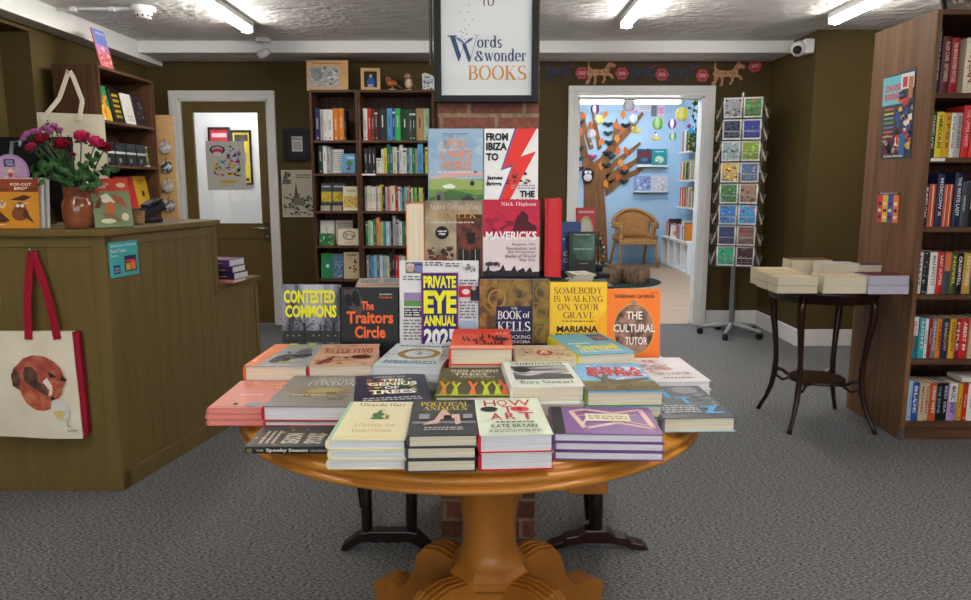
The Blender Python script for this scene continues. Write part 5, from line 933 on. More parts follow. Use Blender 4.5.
band([(x1-.15,5.155,z1-.06),(xm.x+.09,5.18,xm.z-.2),(xm.x+.03,5.2,xm.z-.04),(xm.x+.01,5.2,xm.z)], .03, canvas).build('handle', e)
MB().tube([(xm.x,5.238,xm.z-.01),(xm.x,5.19,xm.z-.01),(xm.x,5.185,xm.z+.01)], .005, CHROME).build('hook', e)
# monitor behind the counter
e = thing('computer_monitor', 'black computer monitor seen from behind on the till counter', 'monitor', (0,0,0))
A = atY(-30, 204, 3.46); B_ = atY(72, 137, 3.46)
MB().box(A.x, B_.x-.0, 3.44, 3.465, 1.215, B_.z, (14,14,16)).build('screen', e, .004); MB().box(A.x+.2, A.x+.3, 3.44, 3.46, 1.14, 1.22, BLACKM).box(A.x+.12, A.x+.38, 3.36, 3.49, 1.1405, 1.152, BLACKM).build('stand', e, .002)
# vase and flowers
VY = 3.16; VX = atY(78.5, 210, VY).x
e = thing('stoneware_jar', 'glossy brown stoneware jar with handle holding the roses on the counter', 'vase', (VX, VY, CZ+.001))
glaze = mat((118,62,38), .16, noise=((146,84,54), 8, (1,1,1), 4, .3, .7), coat=.6)
MB().lathe([(.048,0),(.056,.003),(.06,.03),(.064,.06),(.065,.085),(.062,.105),(.055,.12),(.053,.128),(.054,.134),(.054,.165),(.056,.172),(.052,.172),(.049,.162),(.049,.125),(.058,.08),(.05,.01)], glaze, n=36).build('jar_body', e)
MB().tube([(.048,.012,.155),(.078,.012,.15),(.086,.012,.12),(.078,.012,.09),(.06,.012,.082)], .008, glaze).build('handle', e)
stem = mat((54,84,40), .5); leafm = mat((30,66,28), .4, noise=((58,100,46), 30, (1,1,1), 3, .4, .6))
def leaf(b, base, tip, w, m=None):
    base = Vector(base); tip = Vector(tip); d = tip-base; s = d.cross(Vector((0,-1,.35))).normalized()*w; k = d.cross(s).normalized()*w*.35
    P = [base, base+d*.3+s*.9+k, base+d*.6+s+k, base+d*.85+s*.5, tip, base+d*.85-s*.5, base+d*.6-s+k, base+d*.3-s*.9+k]
    c0 = base+d*.35-k*.4; c1 = base+d*.7-k*.4
    b.add(P+[c0, c1], [(0,1,8),(1,2,9,8),(2,3,9),(3,4,9),(4,5,9),(5,6,9),(6,7,8,9),(7,0,8)], m or leafm, True)
def rose(label, px_, py_, Y, r, c, c2, group='roses in the brown jar', top=(0,0), kind='rose'):
    h = atY(px_, py_, Y); base = Vector((VX+top[0], VY+top[1], CZ+.03)); neck = Vector((VX+top[0]*1.4, VY+top[1]*1.2, CZ+.165))
    e = thing(kind, label, 'flower', (0,0,0), group=group)
    d = (h-neck).normalized()
    mid = neck+(h-neck)*.5+Vector((0,0,.012))
    MB().tube([base, neck, mid, h-d*r*.5], .0026, stem, 6).build('stem', e)
    rgx = random.Random(int(px_*13+py_)); m1 = mat(c, .55, noise=(c2, 60, (1,1,1), 3, .35, .65))
    zax = d; M = Vector((0,0,1)).rotation_difference(zax).to_matrix().to_4x4()
    b = MB(); b.M = Matrix.Translation(h) @ M
    b.ball((0,0,0), r*.45, m1, 8, sz=1.2)
    for ring, (n, rr, hh, op) in enumerate(((3,.42,.75,.15),(5,.62,.72,.3),(5,.85,.62,.5),(6,1.02,.45,.75))):
        for k in range(n):
            a = 2*PI*(k+.5*ring)/n+rgx.uniform(-.15,.15); w = PI/n*1.25
            vs = []; 
            for j in range(4):
                v = j/3
                for i in range(5):
                    u = (i/4-.5)*2; aa = a+u*w*(.5+.5*math.sin(PI*min(1,.35+v*.6)))
                    rad = r*rr*(.35+.65*math.sin(v*PI/2))*(1+op*.25*v*v)-r*.05*abs(u)*v
                    vs.append((rad*math.cos(aa), rad*math.sin(aa), r*(-.62+hh*1.8*v-.18*u*u*v+(.05*rgx.random()))))
            b.add(vs, [(j*5+i, j*5+i+1, j*5+i+6, j*5+i+5) for j in range(3) for i in range(4)], m1, True)
    b.build('bloom', e)
    b = MB(); b.M = Matrix.Translation(h) @ M
    for k in range(5): a = 2*PI*k/5; leaf(b, (r*.2*math.cos(a), r*.2*math.sin(a), -r*.55), (r*.8*math.cos(a), r*.8*math.sin(a), -r*.75), r*.16)
    b.build('sepals', e)
    return e
hot = ((196,30,84),(226,70,120)); crm = ((120,8,34),(160,20,52))
rose('bright pink rose at the top of the jar, highest bloom', 81.5, 136.5, 3.14, .036, *hot, top=(.01,0))
rose('bright pink rose just beside the highest bloom', 96, 142, 3.12, .032, *hot, top=(.02,-.01))
rose('deep crimson rose on the bookcase side of the jar', 105, 147, 3.16, .028, *crm, top=(.03,.01))
rose('deep crimson rose facing forward at the centre of the bunch', 61, 144, 3.08, .033, *crm, top=(-.01,-.02))
rose('deep crimson rose among the purple sprays', 42, 138.5, 3.16, .03, *crm, top=(-.02,.01))
rose('dark pink rosebud low on the monitor side of the bunch', 31, 147, 3.12, .024, (190,40,90), (150,24,60), top=(-.03,-.01))
rose('tiny crimson bud in the middle of the bunch', 72.5, 154.5, 3.08, .012, *crm, top=(0,-.02))
for i, (x, y) in enumerate(((27,134),(33,132),(45,128),(50,131),(54,126),(59,130),(38,131),(24,138))):
    rose(['purple spray carnation nearest the monitor','purple spray carnation above the crimson rose','topmost purple spray carnation','purple spray carnation under the topmost one','small purple carnation over the jar','purple carnation beside the forward crimson rose','purple carnation between two sprays','lilac bud at the edge of the bunch'][i], x, y, 3.15+.02*(i%3), .016, (170,60,140), (206,120,180), group='purple spray carnations in the jar', top=(-.02+.004*i,.015), kind='carnation')
rgl = random.Random(5)
for i, (tx, ty, Y) in enumerate(((30,172,3.12),(44,178,3.05),(62,182,3.03),(100,158,3.1),(112,170,3.14),(104,184,3.08),(88,186,3.03),(90,160,3.06),(52,164,3.06),(72,176,3.02),(40,160,3.12),(84,172,3.04))):
    e = thing('leafy_stem', ['leafy green stem reaching towards the monitor','leafy green stem drooping beside the monitor','leafy green stem drooping over the jar rim','broad upright leaf stem beneath the pink roses','leafy stem reaching over the bird cards','leafy stem hanging towards the bird cards','leafy stem low over the jar handle','leafy stem behind the bright pink roses','leafy stem under the crimson rose','small leafy stem in front of the jar neck','leafy stem below the purple sprays','central leafy stem above the jar rim'][i], 'leaf', group='leafy stems in the jar')
    h = atY(tx, ty, Y); nk = Vector((VX+rgl.uniform(-.03,.03), VY+rgl.uniform(-.03,.02), CZ+.168))
    MB().tube([nk-Vector((0,0,.1)), nk, nk+(h-nk)*.5+Vector((0,0,.03)), h], .002, stem, 5).build('stem', e)
    b = MB()
    for k in range(8):
        t_ = .3+.7*k/7; q = nk+(h-nk)*t_+Vector((0,0,.03*math.sin(PI*t_)))
        a = rgl.uniform(0, 2*PI); dd = Vector((math.cos(a)*.6, -abs(math.sin(a))*.3, math.sin(a)*.6)).normalized()
        leaf(b, q, q+dd*rgl.uniform(.035,.055), rgl.uniform(.009,.014), leafm)
    b.build('foliage', e)
# pop-out birds card pack, round sign, bird cards, pot, terminal
def CT(px_, py_, Y=3.2): q = atY(px_, 225, Y); return q
p = CT(21, 233.5)
def mkbird(u, v, s, c): return [('e',u,v,.09*s,.07*s,c),('e',u,v+.07*s,.06*s,.045*s,(120,70,40)),('e',u-.025*s,v+.08*s,.022*s,.018*s,(230,220,200)),('e',u+.025*s,v+.08*s,.022*s,.018*s,(230,220,200)),('p',[(u+.02*s,v-.02*s),(u+.15*s,v-.1*s),(u+.05*s,v+.05*s)],(84,50,34))]
e = book('orange Pop-Out Birds pack with owl cut-outs, front of a pack row on the counter', .2, .205, .008, (214,144,50), [('r',0,.74,1,1,(150,64,40)),('t',.42,.86,.86,.92,'POP-OUT',(240,226,210),.03),('t',.5,.78,.78,.84,'BIRDS',(240,226,210),.03),('p',[(.0,.74),(.2,.84),(.4,.8),(.3,.74)],(120,60,40)),('p',[(.6,.74),(.8,.82),(1,.84),(1,.74)],(120,60,40)),('p',[(.05,.5),(.2,.58),(.34,.52),(.3,.42),(.1,.4)],(230,200,160)),('t',.12,.46,.3,.56,'W',(150,90,60),.03),('p',[(.4,.58),(.7,.68),(.86,.64),(.7,.56)],(90,54,36)),('p',[(0,.2),(.2,.34),(.4,.16),(.3,.12),(.05,.12)],(96,56,38)),('l',.6,.5,.8,.53,1,(240,230,210),3),('l',.1,.06,.3,.09,1,(240,230,210),3)]+mkbird(.62,.3,2.0,(130,74,40)), (p.x+.04, 3.105, CZ+.001), (R(84),0,R(0)), name='activity_pack', pb=True); e['category'] = 'card pack'
for k in range(2):
    e = book(['second activity pack directly behind the Pop-Out Birds pack','third activity pack in the row behind the Pop-Out Birds pack'][k], .2, .21, .006, (200,200,196), [], (p.x+.05+.008*k, 3.125+.022*k, CZ+.001), (R(84),0,0), name='activity_pack', pb=True); e['category'] = 'card pack'
e = thing('round_sign', 'round lilac and pink book token sign on a clear clip stand', 'sign')
c0 = atY(11, 172.5, 3.22); b = MB(); b.M = Matrix.Translation(c0) @ Matrix.Rotation(PI/2, 4, 'X'); b.lathe([(.078,-.002),(.078,.002)], (196,160,196), n=40, smooth=False); b.M = Matrix.Identity(4)
P = Plane(c0+Vector((-.078,-.0022,-.078)), (.156,0,0), (0,0,.156), (0,-1,0))
draw(b, P, [('p',[(.06,.36),(.5,.4),(.94,.36),(.86,.18),(.7,.07),(.5,.02),(.3,.07),(.14,.18)],(206,110,120)),('s',.16,.14,.84,.4,[(226,150,150),(190,80,100),(230,190,200)],40,.05,4),('p',[(.2,.62),(.48,.46),(.46,.54)],(226,200,120)),('p',[(.8,.62),(.52,.46),(.54,.54)],(226,200,120)),('r',.34,.66,.64,.86,(40,44,100)),('t',.4,.77,.6,.83,'BOOK',(230,230,240),.02),('t',.39,.69,.61,.75,'TOKENS',(230,230,240),.02),('e',.5,.55,.06,.05,(240,210,180)),('e',.5,.44,.06,.05,(200,60,70)),('o',.5,.5,.49,.49,.04,(150,120,180))]); b.build('disc', e)
b = MB(); b.tube([c0+Vector((0,.01,.07)), c0+Vector((.0,.03,.13)), c0+Vector((.035,.03,.135)), c0+Vector((.035,.02,.11))], .008, mat((150,160,160), .2)); b.tube([c0+Vector((0,.012,-.06)), (c0.x,c0.y+.06,CZ+.002)], .005, mat((150,160,160), .2)); b.build('clip_stand', e)
p = CT(116, 227)
for k in range(3):
    e = book(['green and red bird greeting card pack leaning beside the jar','second bird card pack just behind the green and red one','third card pack propped behind the bird cards'][k], .15, .215, .007, [(120,138,100),(200,196,190),(170,176,180)][k],
     [('r',0,.74,1,1,(206,70,50)),('t',.1,.86,.5,.91,'PAPER',(240,230,220),.02),('t',.1,.8,.4,.85,'BIRD',(240,230,220),.02),('e',.8,.86,.12,.05,(220,200,170)),('p',[(.1,.6),(.4,.7),(.6,.5),(.3,.5)],(226,220,190)),('p',[(.5,.68),(.8,.6),(.9,.36),(.6,.5)],(170,90,60)),('e',.45,.4,.14,.12,(206,110,60)),('p',[(.2,.3),(.5,.28),(.7,.1),(.3,.14)],(140,100,70)),('e',.35,.12,.2,.05,(226,220,190)),('e',.8,.2,.1,.08,(220,210,180))] if k == 0 else [], (p.x-.012*k+.0, 3.19+.02*k, CZ+.001), (R(72),0,R(38)), name='card_pack', pb=True); e['category'] = 'card pack'
p = CT(138, 223.5, 3.45); e = thing('wicker_pot', 'small woven pot on the till counter beside the card machine', 'pot', (p.x+.0, p.y, CZ+.001))
MB().lathe([(.028,0),(.03,.01),(.034,.06),(.03,.06),(.027,.012)], mat((176,140,90), .7, noise=((120,90,54), 90, (1,1,3), 2, .45, .55)), n=24).build('pot_body', e)
p = CT(148, 221.5, 3.62); e = thing('card_machine', 'black card payment machine on a stand at the till counter', 'card machine', (p.x, p.y, CZ+.001), (0,0,R(-25)))
MB().box(-.04, .04, -.06, .06, 0, .02, BLACKM).build('stand', e, .006)
b = MB(); b.M = Matrix.Translation((0,0,.05)) @ Matrix.Rotation(R(24), 4, 'X'); b.box(-.04, .04, -.085, .085, -.025, .02, BLACKM); b.box(-.037, .037, .02, .09, .02, .035, BLACKM); b.build('terminal_body', e, .01)
b = MB(); b.M = Matrix.Translation((0,0,.05)) @ Matrix.Rotation(R(24), 4, 'X'); b.box(-.028, .028, .0, .06, .02, .037, mat((60,70,80), .15)); b.build('screen', e)
b = MB(); b.M = Matrix.Translation((0,0,.05)) @ Matrix.Rotation(R(24), 4, 'X')
for i in range(3):
    for j in range(4): b.box(-.026+i*.02, -.014+i*.02, -.07+j*.016, -.06+j*.016, .02, .024, (90,90,94))
b.build('keypad', e)
# stack on the low step
q0 = cp(SE+.13, .20)
for k, (lb, c, W, t_, ar) in enumerate((('pink paperback at the bottom of the pile on the counter step','salmon pink',.2,.018,[]),('dark purple book second up on the counter step',(50,34,70),.2,.034,[]),('dark purple book third up on the counter step',(56,38,80),.2,.034,[]),('purple gilt book topping the pile on the counter step',(96,56,130),.2,.036,[('l',.2,.2,.8,.8,5,(180,150,80),4)]))):
    z = .7958+[0,.019,.054,.089][k]
    book(lb, .15, W, t_, c, ar, (-1.345+[.0,.01,.0,-.01][k], 4.02, z), (0,0,R(90+[-8,-12,-9,-14][k])), spine_art=[('l',.2,.3,.8,.7,1,(200,170,110),3)] if k else [], pages=PAGEW)
# pictures in the hall behind the glass
def wallprint(name, label, cat, x0, y0, x1, y1, Y, base, art, fr=None, t=.01):
    A = atY(x0, y1, Y); B_ = atY(x1, y0, Y); b = MB(); e = None
    b.box(A.x, B_.x, Y, Y+t, A.z, B_.z, base); draw(b, Plane((A.x,Y,A.z), (B_.x-A.x,0,0), (0,0,B_.z-A.z), (0,-1,0), eps=.0005), art)
    if fr:
        e = thing(name, label, cat); b.build('print', e); g = MB(); w_ = .02
        g.box(A.x-w_, A.x, Y-.012, Y+t, A.z-w_, B_.z+w_, fr); g.box(B_.x, B_.x+w_, Y-.012, Y+t, A.z-w_, B_.z+w_, fr); g.box(A.x, B_.x, Y-.012, Y+t, A.z-w_, A.z, fr); g.box(A.x, B_.x, Y-.012, Y+t, B_.z, B_.z+w_, fr); g.build('frame', e); return e
    return tag(b.build(name), label, cat)
wallprint('framed_print', 'framed red poster on the hall wall behind the glazed door', 'poster', 212, 129, 228, 170, 8.285, (196,50,70), [('r',.1,.8,.9,.9,(230,200,200)),('l',.15,.5,.85,.7,2,(240,220,220),3)], BLACKM)
wallprint('framed_print', 'framed yellow upright poster on the hall wall behind the glazed door', 'poster', 235, 132, 249, 183, 8.285, (214,190,60), [('r',.1,.82,.9,.95,(60,60,60)),('e',.5,.5,.3,.2,(150,150,140)),('r',.1,.04,.9,.1,(60,60,60))], BLACKM)
A = atY(208, 190, BY+.035); B_ = atY(244, 141, BY+.035)
b = MB(); b.box(A.x, B_.x, BY+.034, BY+.037, A.z, B_.z, (206,204,196))
draw(b, Plane((A.x,BY+.034,A.z), (B_.x-A.x,0,0), (0,0,B_.z-A.z), (0,-1,0)), [sq([(220,70,120),(60,170,190),(230,190,60),(30,30,40),(210,200,220)],70,.06,3,.18,.28,.88,.62),sq([(120,180,220),(220,110,150),(30,30,40)],26,.05,4,.5,.62,.9,.9),('e',.3,.78,.16,.07,(214,60,110)),('o',.3,.82,.2,.09,.25,(30,30,34)),('e',.3,.74,.12,.04,(226,226,220)),('r',.34,.14,.74,.2,(214,180,60)),('l',.4,.08,.7,.1,1,(120,120,120),3)])
tag(b.build('poster'), 'pale poster of a colourful doodle stuck inside the door glass', 'poster')
# ================================================================== ROUND TABLE BY THE TALL BOOKCASE
QX, QY, QZ = 1.855, 4.03, .775
e = thing('round_side_table', 'dark mahogany round side table with four curved legs and low shelf', 'table', (QX, QY, 0))
b = MB(); b.lathe([(.24,QZ-.075),(.274,QZ-.07),(.278,QZ-.04),(.286,QZ-.036),(.298,QZ-.026),(.302,QZ-.014),(.296,QZ-.003),(.285,QZ)], MAHOG, n=56); b.build('tabletop', e)
for a in (225, 315, 45, 135):
    b = MB(); dx_, dy_ = math.cos(R(a)), math.sin(R(a))
    P_ = [(.262,QZ-.04),(.272,.68),(.268,.6),(.252,.5),(.24,.4),(.235,.32),(.24,.24),(.255,.16),(.28,.09),(.312,.03),(.325,.0)]
    vs = []; wd = [.021,.023,.021,.018,.0155,.016,.017,.015,.0125,.012,.014]
    b.tube([(r*dx_, r*dy_, z) for r, z in P_], wd, MAHOG, 8); b.build('leg', e)
    b = MB(); b.tube([(.232*dx_,.232*dy_,.27),(.19*dx_,.19*dy_,.262),(.15*dx_,.15*dy_,.235),(.1*dx_,.1*dy_,.232)], [.013,.011,.011,.012], MAHOG); b.tube([(.235*dx_,.235*dy_,.23),(.19*dx_,.19*dy_,.205),(.15*dx_,.15*dy_,.225)], .008, MAHOG); b.build('stretcher', e)
b = MB(); b.lathe([(.13,.238),(.15,.242),(.152,.252),(.145,.258)], MAHOG, n=40); b.build('low_shelf', e)
def pile(label, pxl, pxr, Y, zb, d, hs, cs, top_art=None, yaw=0, sx=0):
    A = atY(pxl, 290, Y); B_ = atY(pxr, 290, Y); W = B_.x-A.x; z = zb; n = len(hs)
    for k, t_ in enumerate(hs):
        pos = ['bottom','middle','top'][k if n == 3 else (0, 2)[k] if n == 2 else 2]
        book(f'{pos} cream-edged paperback {label}' if n > 1 else f'paperback {label}', W, d, t_-.0008, cs[k], top_art or [], ((A.x+B_.x)/2+(k%2)*.003, Y+(k%2)*.004, z+.0006), (0,0,R(yaw+(k%2)*1.2)), pb=True, board=.0008, spine_side=1, group='paperback piles on the mahogany round table', pages=PAGE if not label.startswith('in the grey') else mat((196,192,206), .8, noise=((176,172,188),3,(1,1,200),2,.35,.65)))
        z += t_
pile('in the pile at the outer front rim of the round table', 777, 818, 3.71, QZ, .13, [.04,.04], ['brown','beige'])
pile('in the middle front pile of the round table', 823, 867, 3.71, QZ, .15, [.042,.043], ['cream','beige'])
pile('in the grey-edged pile next to the tall bookcase', 868, 909, 3.69, QZ, .15, [.045,.05], ['light grey','maroon'])
pile('in the pile behind the outer front pile', 765, 803, 3.86, QZ, .13, [.04,.045], ['brown','beige'])
pile('in the third pile back along the outer rim', 758, 794, 4.01, QZ, .13, [.045,.042], ['cream','beige'])
pile('in the rearmost outer pile of the round table', 790, 831, 4.16, QZ, .13, [.05,.05,.025], ['beige','white','brown'])
pile('in the rear pile at the middle of the round table', 822, 858, 4.0, QZ, .13, [.05,.05,.02], ['white','cream','light grey'])
pile('in the rear pile nearest the walnut side panel', 852, 897, 4.02, QZ, .13, [.045,.05,.017], ['brown','cream','charcoal'])
# ================================================================== POSTCARD SPINNER
KX_, KY_ = 2.17, 6.42; SR = R(-18); SM = Matrix.Rotation(SR, 4, 'Z')
e = thing('card_spinner', 'grey wire postcard spinner on castors beside the doorway', 'display stand', (KX_, KY_, 0), (0,0,SR))
MB().lathe([(.025,.06),(.025,.62)], STEEL, n=16).build('pole', e)
MB().lathe([(.012,.62),(.012,2.08)], STEEL, n=10).build('inner_pole', e)
for k in range(5):
    a = R(-100+72*k); b = MB(); c_, s_ = math.cos(a), math.sin(a); b.tube([(0,0,.1),(.14*c_,.14*s_,.085),(.27*c_,.27*s_,.065)], [.022,.018,.014], mat((160,162,166),.4)); b.build('base_arm', e)
    b = MB(); b.M = Matrix.Translation((.265*c_,.265*s_,.028)) @ Matrix.Rotation(a, 4, 'Z') @ Matrix.Rotation(PI/2, 4, 'X'); b.lathe([(.02,-.022),(.028,-.018),(.028,.018),(.02,.022)], BLACKM, n=16); b.build('castor', e)
fr_ = MB(); wire = STEEL
H0, H1 = .62, 2.02; rows = 8; rh = (H1-H0)/rows; hw = .165
for z in [H0+rh*k for k in range(rows+1)]:
    fr_.tube([(-hw,-hw,z),(hw,-hw,z),(hw,hw,z),(-hw,hw,z),(-hw,-hw,z)], .0028, wire, 5)
for (x, y) in ((-hw,-hw),(0,-hw),(hw,-hw),(hw,0),(hw,hw),(0,hw),(-hw,hw),(-hw,0)): fr_.tube([(x,y,H0),(x,y,H1)], .0028, wire, 5)
fr_.build('wire_frame', e)
pk = MB()
for zz, out in ((0, .03), (.035, .045), (.075, .052)): pk.tube([(-.072,0,zz),(-.072,-out,zz),(.072,-out,zz),(.072,0,zz)], .0017, wire, 4)
for xx in (-.072, -.024, .024, .072): pk.tube([(xx,-.028,0),(xx,-.052,.075)], .0015, wire, 4)
p0_ = pk.build('wire_pocket', e)
for s in range(4):
    for k in range(rows):
        for cx_ in (-.078, .078):
            o = p0_ if (s, k, cx_) == (0, 0, -.078) else p0_.copy()
            if o is not p0_: C.objects.link(o); o.parent = e
            o.location = Matrix.Rotation(R(90*s), 4, 'Z') @ Vector((cx_, -hw, H0+rh*k+.012)); o.rotation_euler = (0, 0, R(90*s))
tones = [((150,150,156),(90,90,100)),((70,130,70),(180,110,100)),((60,64,90),(30,30,50)),((50,60,140),(90,110,180)),((150,170,180),(120,130,130)),((120,150,60),(214,200,80)),((200,170,80),(90,90,170)),((80,110,150),(210,170,150)),((60,110,60),(150,180,190)),((150,120,100),(110,80,70)),((60,120,190),(120,170,210)),((60,150,210),(230,120,160)),((50,60,100),(120,60,70)),((110,90,90),(200,60,60)),((60,160,120),(90,180,150)),((60,40,44),(160,110,110))]
dn = ['grey sketch','green garden','dark blue night','deep blue sea','pale blue mist','yellow-green field','yellow and violet','slate blue swimmer','green meadow','brown pebble','blue lake','bright blue and pink','dark navy','red-spotted brown','sea green','brown figure']
for k in range(rows):
    for j, cx_ in enumerate((-.078, .078)):
        i = 2*k+j; z = H1-rh*(k+1)+.014; a, c = tones[i]
        b = MB(); b.box(-.074, .074, -.002, 0, 0, .165, (214,214,212)); draw(b, Plane((-.074,-.002,0), (.148,0,0), (0,0,.165), (0,-1,0)), [('r',.08,.07,.92,.93,a),sq([c,a,tuple(min(255,int(v*1.3)) for v in a),tuple(int(v*.6) for v in c)],26,.1,i,.08,.07,.92,.93)]+([('r',0,.38,1,.41,(180,182,184))] if k > 0 else []))
        o = tag(b.build('postcard'), f'{dn[i]} picture postcard facing the shop, {ORD[k]} tier of the spinner', 'postcard', 'postcards facing forward on the spinner'); o.location = SM @ Vector((cx_, -hw-.026, z)) + Vector((KX_, KY_, 0)); o.rotation_euler = (R(-8),0,SR)
        for sd, nm in ((1, 'corner'), (-1, 'doorway')):
            b = MB(); b.box(-.068, .068, -.012, 0, 0, .165, (196,180,150)); draw(b, Plane((-.068,-.012,0), (.136,0,0), (0,0,.165), (0,-1,0)), [('r',.08,.07,.92,.93,c)])
            o = tag(b.build('postcard'), f'edge-on card bundle on the {nm} side, {"near" if j == 0 else "far"} column, {ORD[k]} tier of the spinner', 'postcard', f'cards on the {nm} side of the spinner')
            o.location = SM @ Vector((sd*(hw+.03), cx_, z)) + Vector((KX_, KY_, 0)); o.rotation_euler = (R(-20), 0, R(90*sd)+SR)
# ================================================================== DOG FRIEZE
dog = [(-.02,.44),(.04,.36),(.02,.2),(-.06,.06),(.0,.0),(.07,.03),(.12,.18),(.2,.34),(.26,.3),(.27,.14),(.22,.02),(.32,.0),(.35,.16),(.36,.34),(.52,.36),(.6,.34),(.62,.2),(.54,.1),(.6,.04),(.68,.14),(.7,.32),(.78,.34),(.88,.3),(.94,.2),(1.0,.24),(.96,.36),(.84,.44),(.82,.52),(.86,.62),(.94,.64),(1.06,.66),(1.06,.74),(.96,.82),(.88,.86),(.82,.98),(.78,.84),(.72,.72),(.64,.6),(.5,.56),(.3,.58),(.16,.6),(.09,.66),(.07,.8),(.12,.94),(.22,.96),(.2,1.02),(.08,1.0),(.01,.86),(.01,.68),(.04,.58)]
dcol = {'b': mat((78,82,98), .8, noise=((54,57,72),60,(1,1,1),3,.4,.6)), 't': mat((214,172,134), .7, noise=((176,120,90),50,(1,1,1),3,.4,.6))}
def frieze_dog(label, xa, xb, ya, yb_, c, flip):
    A = atY(xa, yb_, BY-.012); B_ = atY(xb, ya, BY-.012); W = B_.x-A.x; H = B_.z-A.z
    pts = [((1.06-u if flip else u)/1.06*W, v*H) for u, v in dog]
    if flip: pts = pts[::-1]
    e = thing('dog_cutout', label, 'wall decoration', (A.x, BY-.012, A.z), group='dog cut-outs above the doorway')
    MB().prism([(x, 0, z) for x, z in pts], (0,.01,0), dcol[c]).build('card_body', e)
    cx2 = W*(.83 if not flip else .17); MB().tube([(cx2-.03,-.002,H*.6),(cx2,-.003,H*.63),(cx2+.03,-.002,H*.7)], .004, (190,60,90), 5).build('collar', e)
frieze_dog('dark blue-grey dog cut-out nearest the brick pillar with head lowered', 546, 575, 57, 82, 'b', False)
frieze_dog('tan spotted dog cut-out striding above the doorway corner with head down the row', 587, 616, 58, 84.5, 't', False)
frieze_dog('dark blue-grey dog cut-out with collar, middle of the row of dogs', 630, 657, 58, 84, 'b', False)
frieze_dog('dark blue-grey dog cut-out just before the last tan dog', 668, 699, 60, 83, 'b', False)
frieze_dog('tan dog cut-out with head raised at the end nearest the wall corner', 713, 745.5, 59, 86, 't', False)
for i, (x, y) in enumerate(((582,73),(622,73.5),(662,74.5),(702.5,75.5),(755,66))):
    p = atY(x, y, BY-.01); e = thing('flower_badge', ['pink flower badge after the first dark dog','pink flower badge after the tan spotted dog','pink flower badge after the middle dark dog','pink flower badge before the last tan dog','pink tilted flower badge at the end of the dog row'][i], 'wall decoration', (p.x, BY-.001, p.z), (0, R(0 if i < 4 else -12), 0), 'pink flower badges between the dogs')
    b = MB()
    for k in range(6): a = 2*PI*k/6; b.M = Matrix.Translation((.034*math.cos(a), 0, .031*math.sin(a))) @ Matrix.Rotation(PI/2, 4, 'X'); b.lathe([(.026,.002),(.026,.008)], (206,90,104), n=14, smooth=False)
    b.M = Matrix.Rotation(PI/2, 4, 'X'); b.lathe([(.036,.0085),(.036,.0095)], (190,60,76), n=16, smooth=False); b.build('petals', e)
    b = MB(); b.box(-.028, .028, -.012, -.0096, -.014, .014, (222,180,160)); draw(b, Plane((-.028,-.012,-.014), (.056,0,0), (0,0,.028), (0,-1,0)), [('l',.15,.2,.85,.8,2,(150,70,70),i)]); b.build('name_plate', e)
# ================================================================== TABLE BEHIND THE PILLAR
e = thing('display_table', 'black display table behind the brick pillar holding upright books', 'table')
MB().box(.0, .715, 4.22, 4.62, .79, .815, BLACKM).build('tabletop', e, .003)
for x, y in ((.63,4.28),(.05,4.28),(.63,4.56),(.05,4.56)): MB().box(x-.02, x+.02, y-.02, y+.02, 0, .79, BLACKM).build('leg', e, .002)
MB().box(.05, .63, 4.27, 4.29, .3, .33, BLACKM).build('rail', e)
def std2(label, xa, xb, yt, Y, t_, c, art, zb=.816, lean=6, **kw):
    A = atY(xa, 260, Y); B_ = atY(xb, 260, Y); T = atY(xa, yt, Y); return book(label, B_.x-A.x, T.z-zb, t_, c, art, ((A.x+B_.x)/2, Y+t_, zb), (R(90-lean),0,0), **kw)
std2('dark green aurora cover upright on the black display table', 569, 596, 232, 4.25, .02, (40,52,50), [('r',.1,.05,.95,.95,mat((44,62,58),.4,noise=((120,170,150),5,(1,1,2),4,.45,.7))),('r',.1,.05,.95,.3,(60,60,56)),('l',.2,.9,.8,.95,1,(200,210,200),3),('l',.2,.55,.9,.6,1,(200,220,210),5),('l',.4,.2,.7,.24,1,(180,190,180),5)])
std2('blue cover with white title behind the red-spined book', 556, 581, 222, 4.33, .02, (56,84,150), [('r',0,.0,1,.45,(90,90,130)),('t',.3,.3,.95,.4,'COLD',(230,230,235),.03),('t',.3,.16,.95,.26,'COAST',(230,230,235),.03),sq([(200,200,220),(70,100,170)],14,.08,4,.0,.5,1,.95)], lean=5)
std2('red cover with a pale round wreath at the back of the display table', 576, 595, 208, 4.46, .018, (200,60,70), [('l',.1,.88,.9,.96,1,(240,220,200),3),('e',.5,.5,.36,.3,(226,222,206)),('o',.5,.5,.4,.34,.2,(206,190,140))], zb=.88, lean=3)
tag(bx('display_block', .5, .64, 4.44, 4.56, .8155, .879, BLACKM), 'black riser block under the red wreath book', 'display block')
e = thing('tabletop_tree', 'small decorated green fir tree on the black display table', 'tree', (.668, 4.38, .8155))
MB().lathe([(.03,0),(.034,.03),(.01,.035)], BLACKM, n=14).tube([(0,0,.03),(0,0,.2)], .004, BLACKM).build('trunk', e)
b = MB(); rgt = random.Random(3)
for k in range(170):
    z = rgt.uniform(.03,.235); r = (.245-z)*.27; a = rgt.uniform(0, 6.28); q = Vector((r*math.cos(a)*.5, r*math.sin(a)*.5, z)); leaf(b, q, q+Vector((math.cos(a)*r*.8, math.sin(a)*r*.8, -.006)), .004, mat((44,70,48), .6))
b.build('foliage', e)
for k, c in enumerate([(200,60,60),(210,190,90),(90,130,190),(220,220,220),(200,90,60),(210,190,90)]):
    b = MB(); a = -1.5+k*.5; z = .06+.026*k; r = (.245-z)*.3; b.ball((r*math.cos(a), -abs(r*math.sin(a)), z), .007, c, 8); b.build('bauble', e)
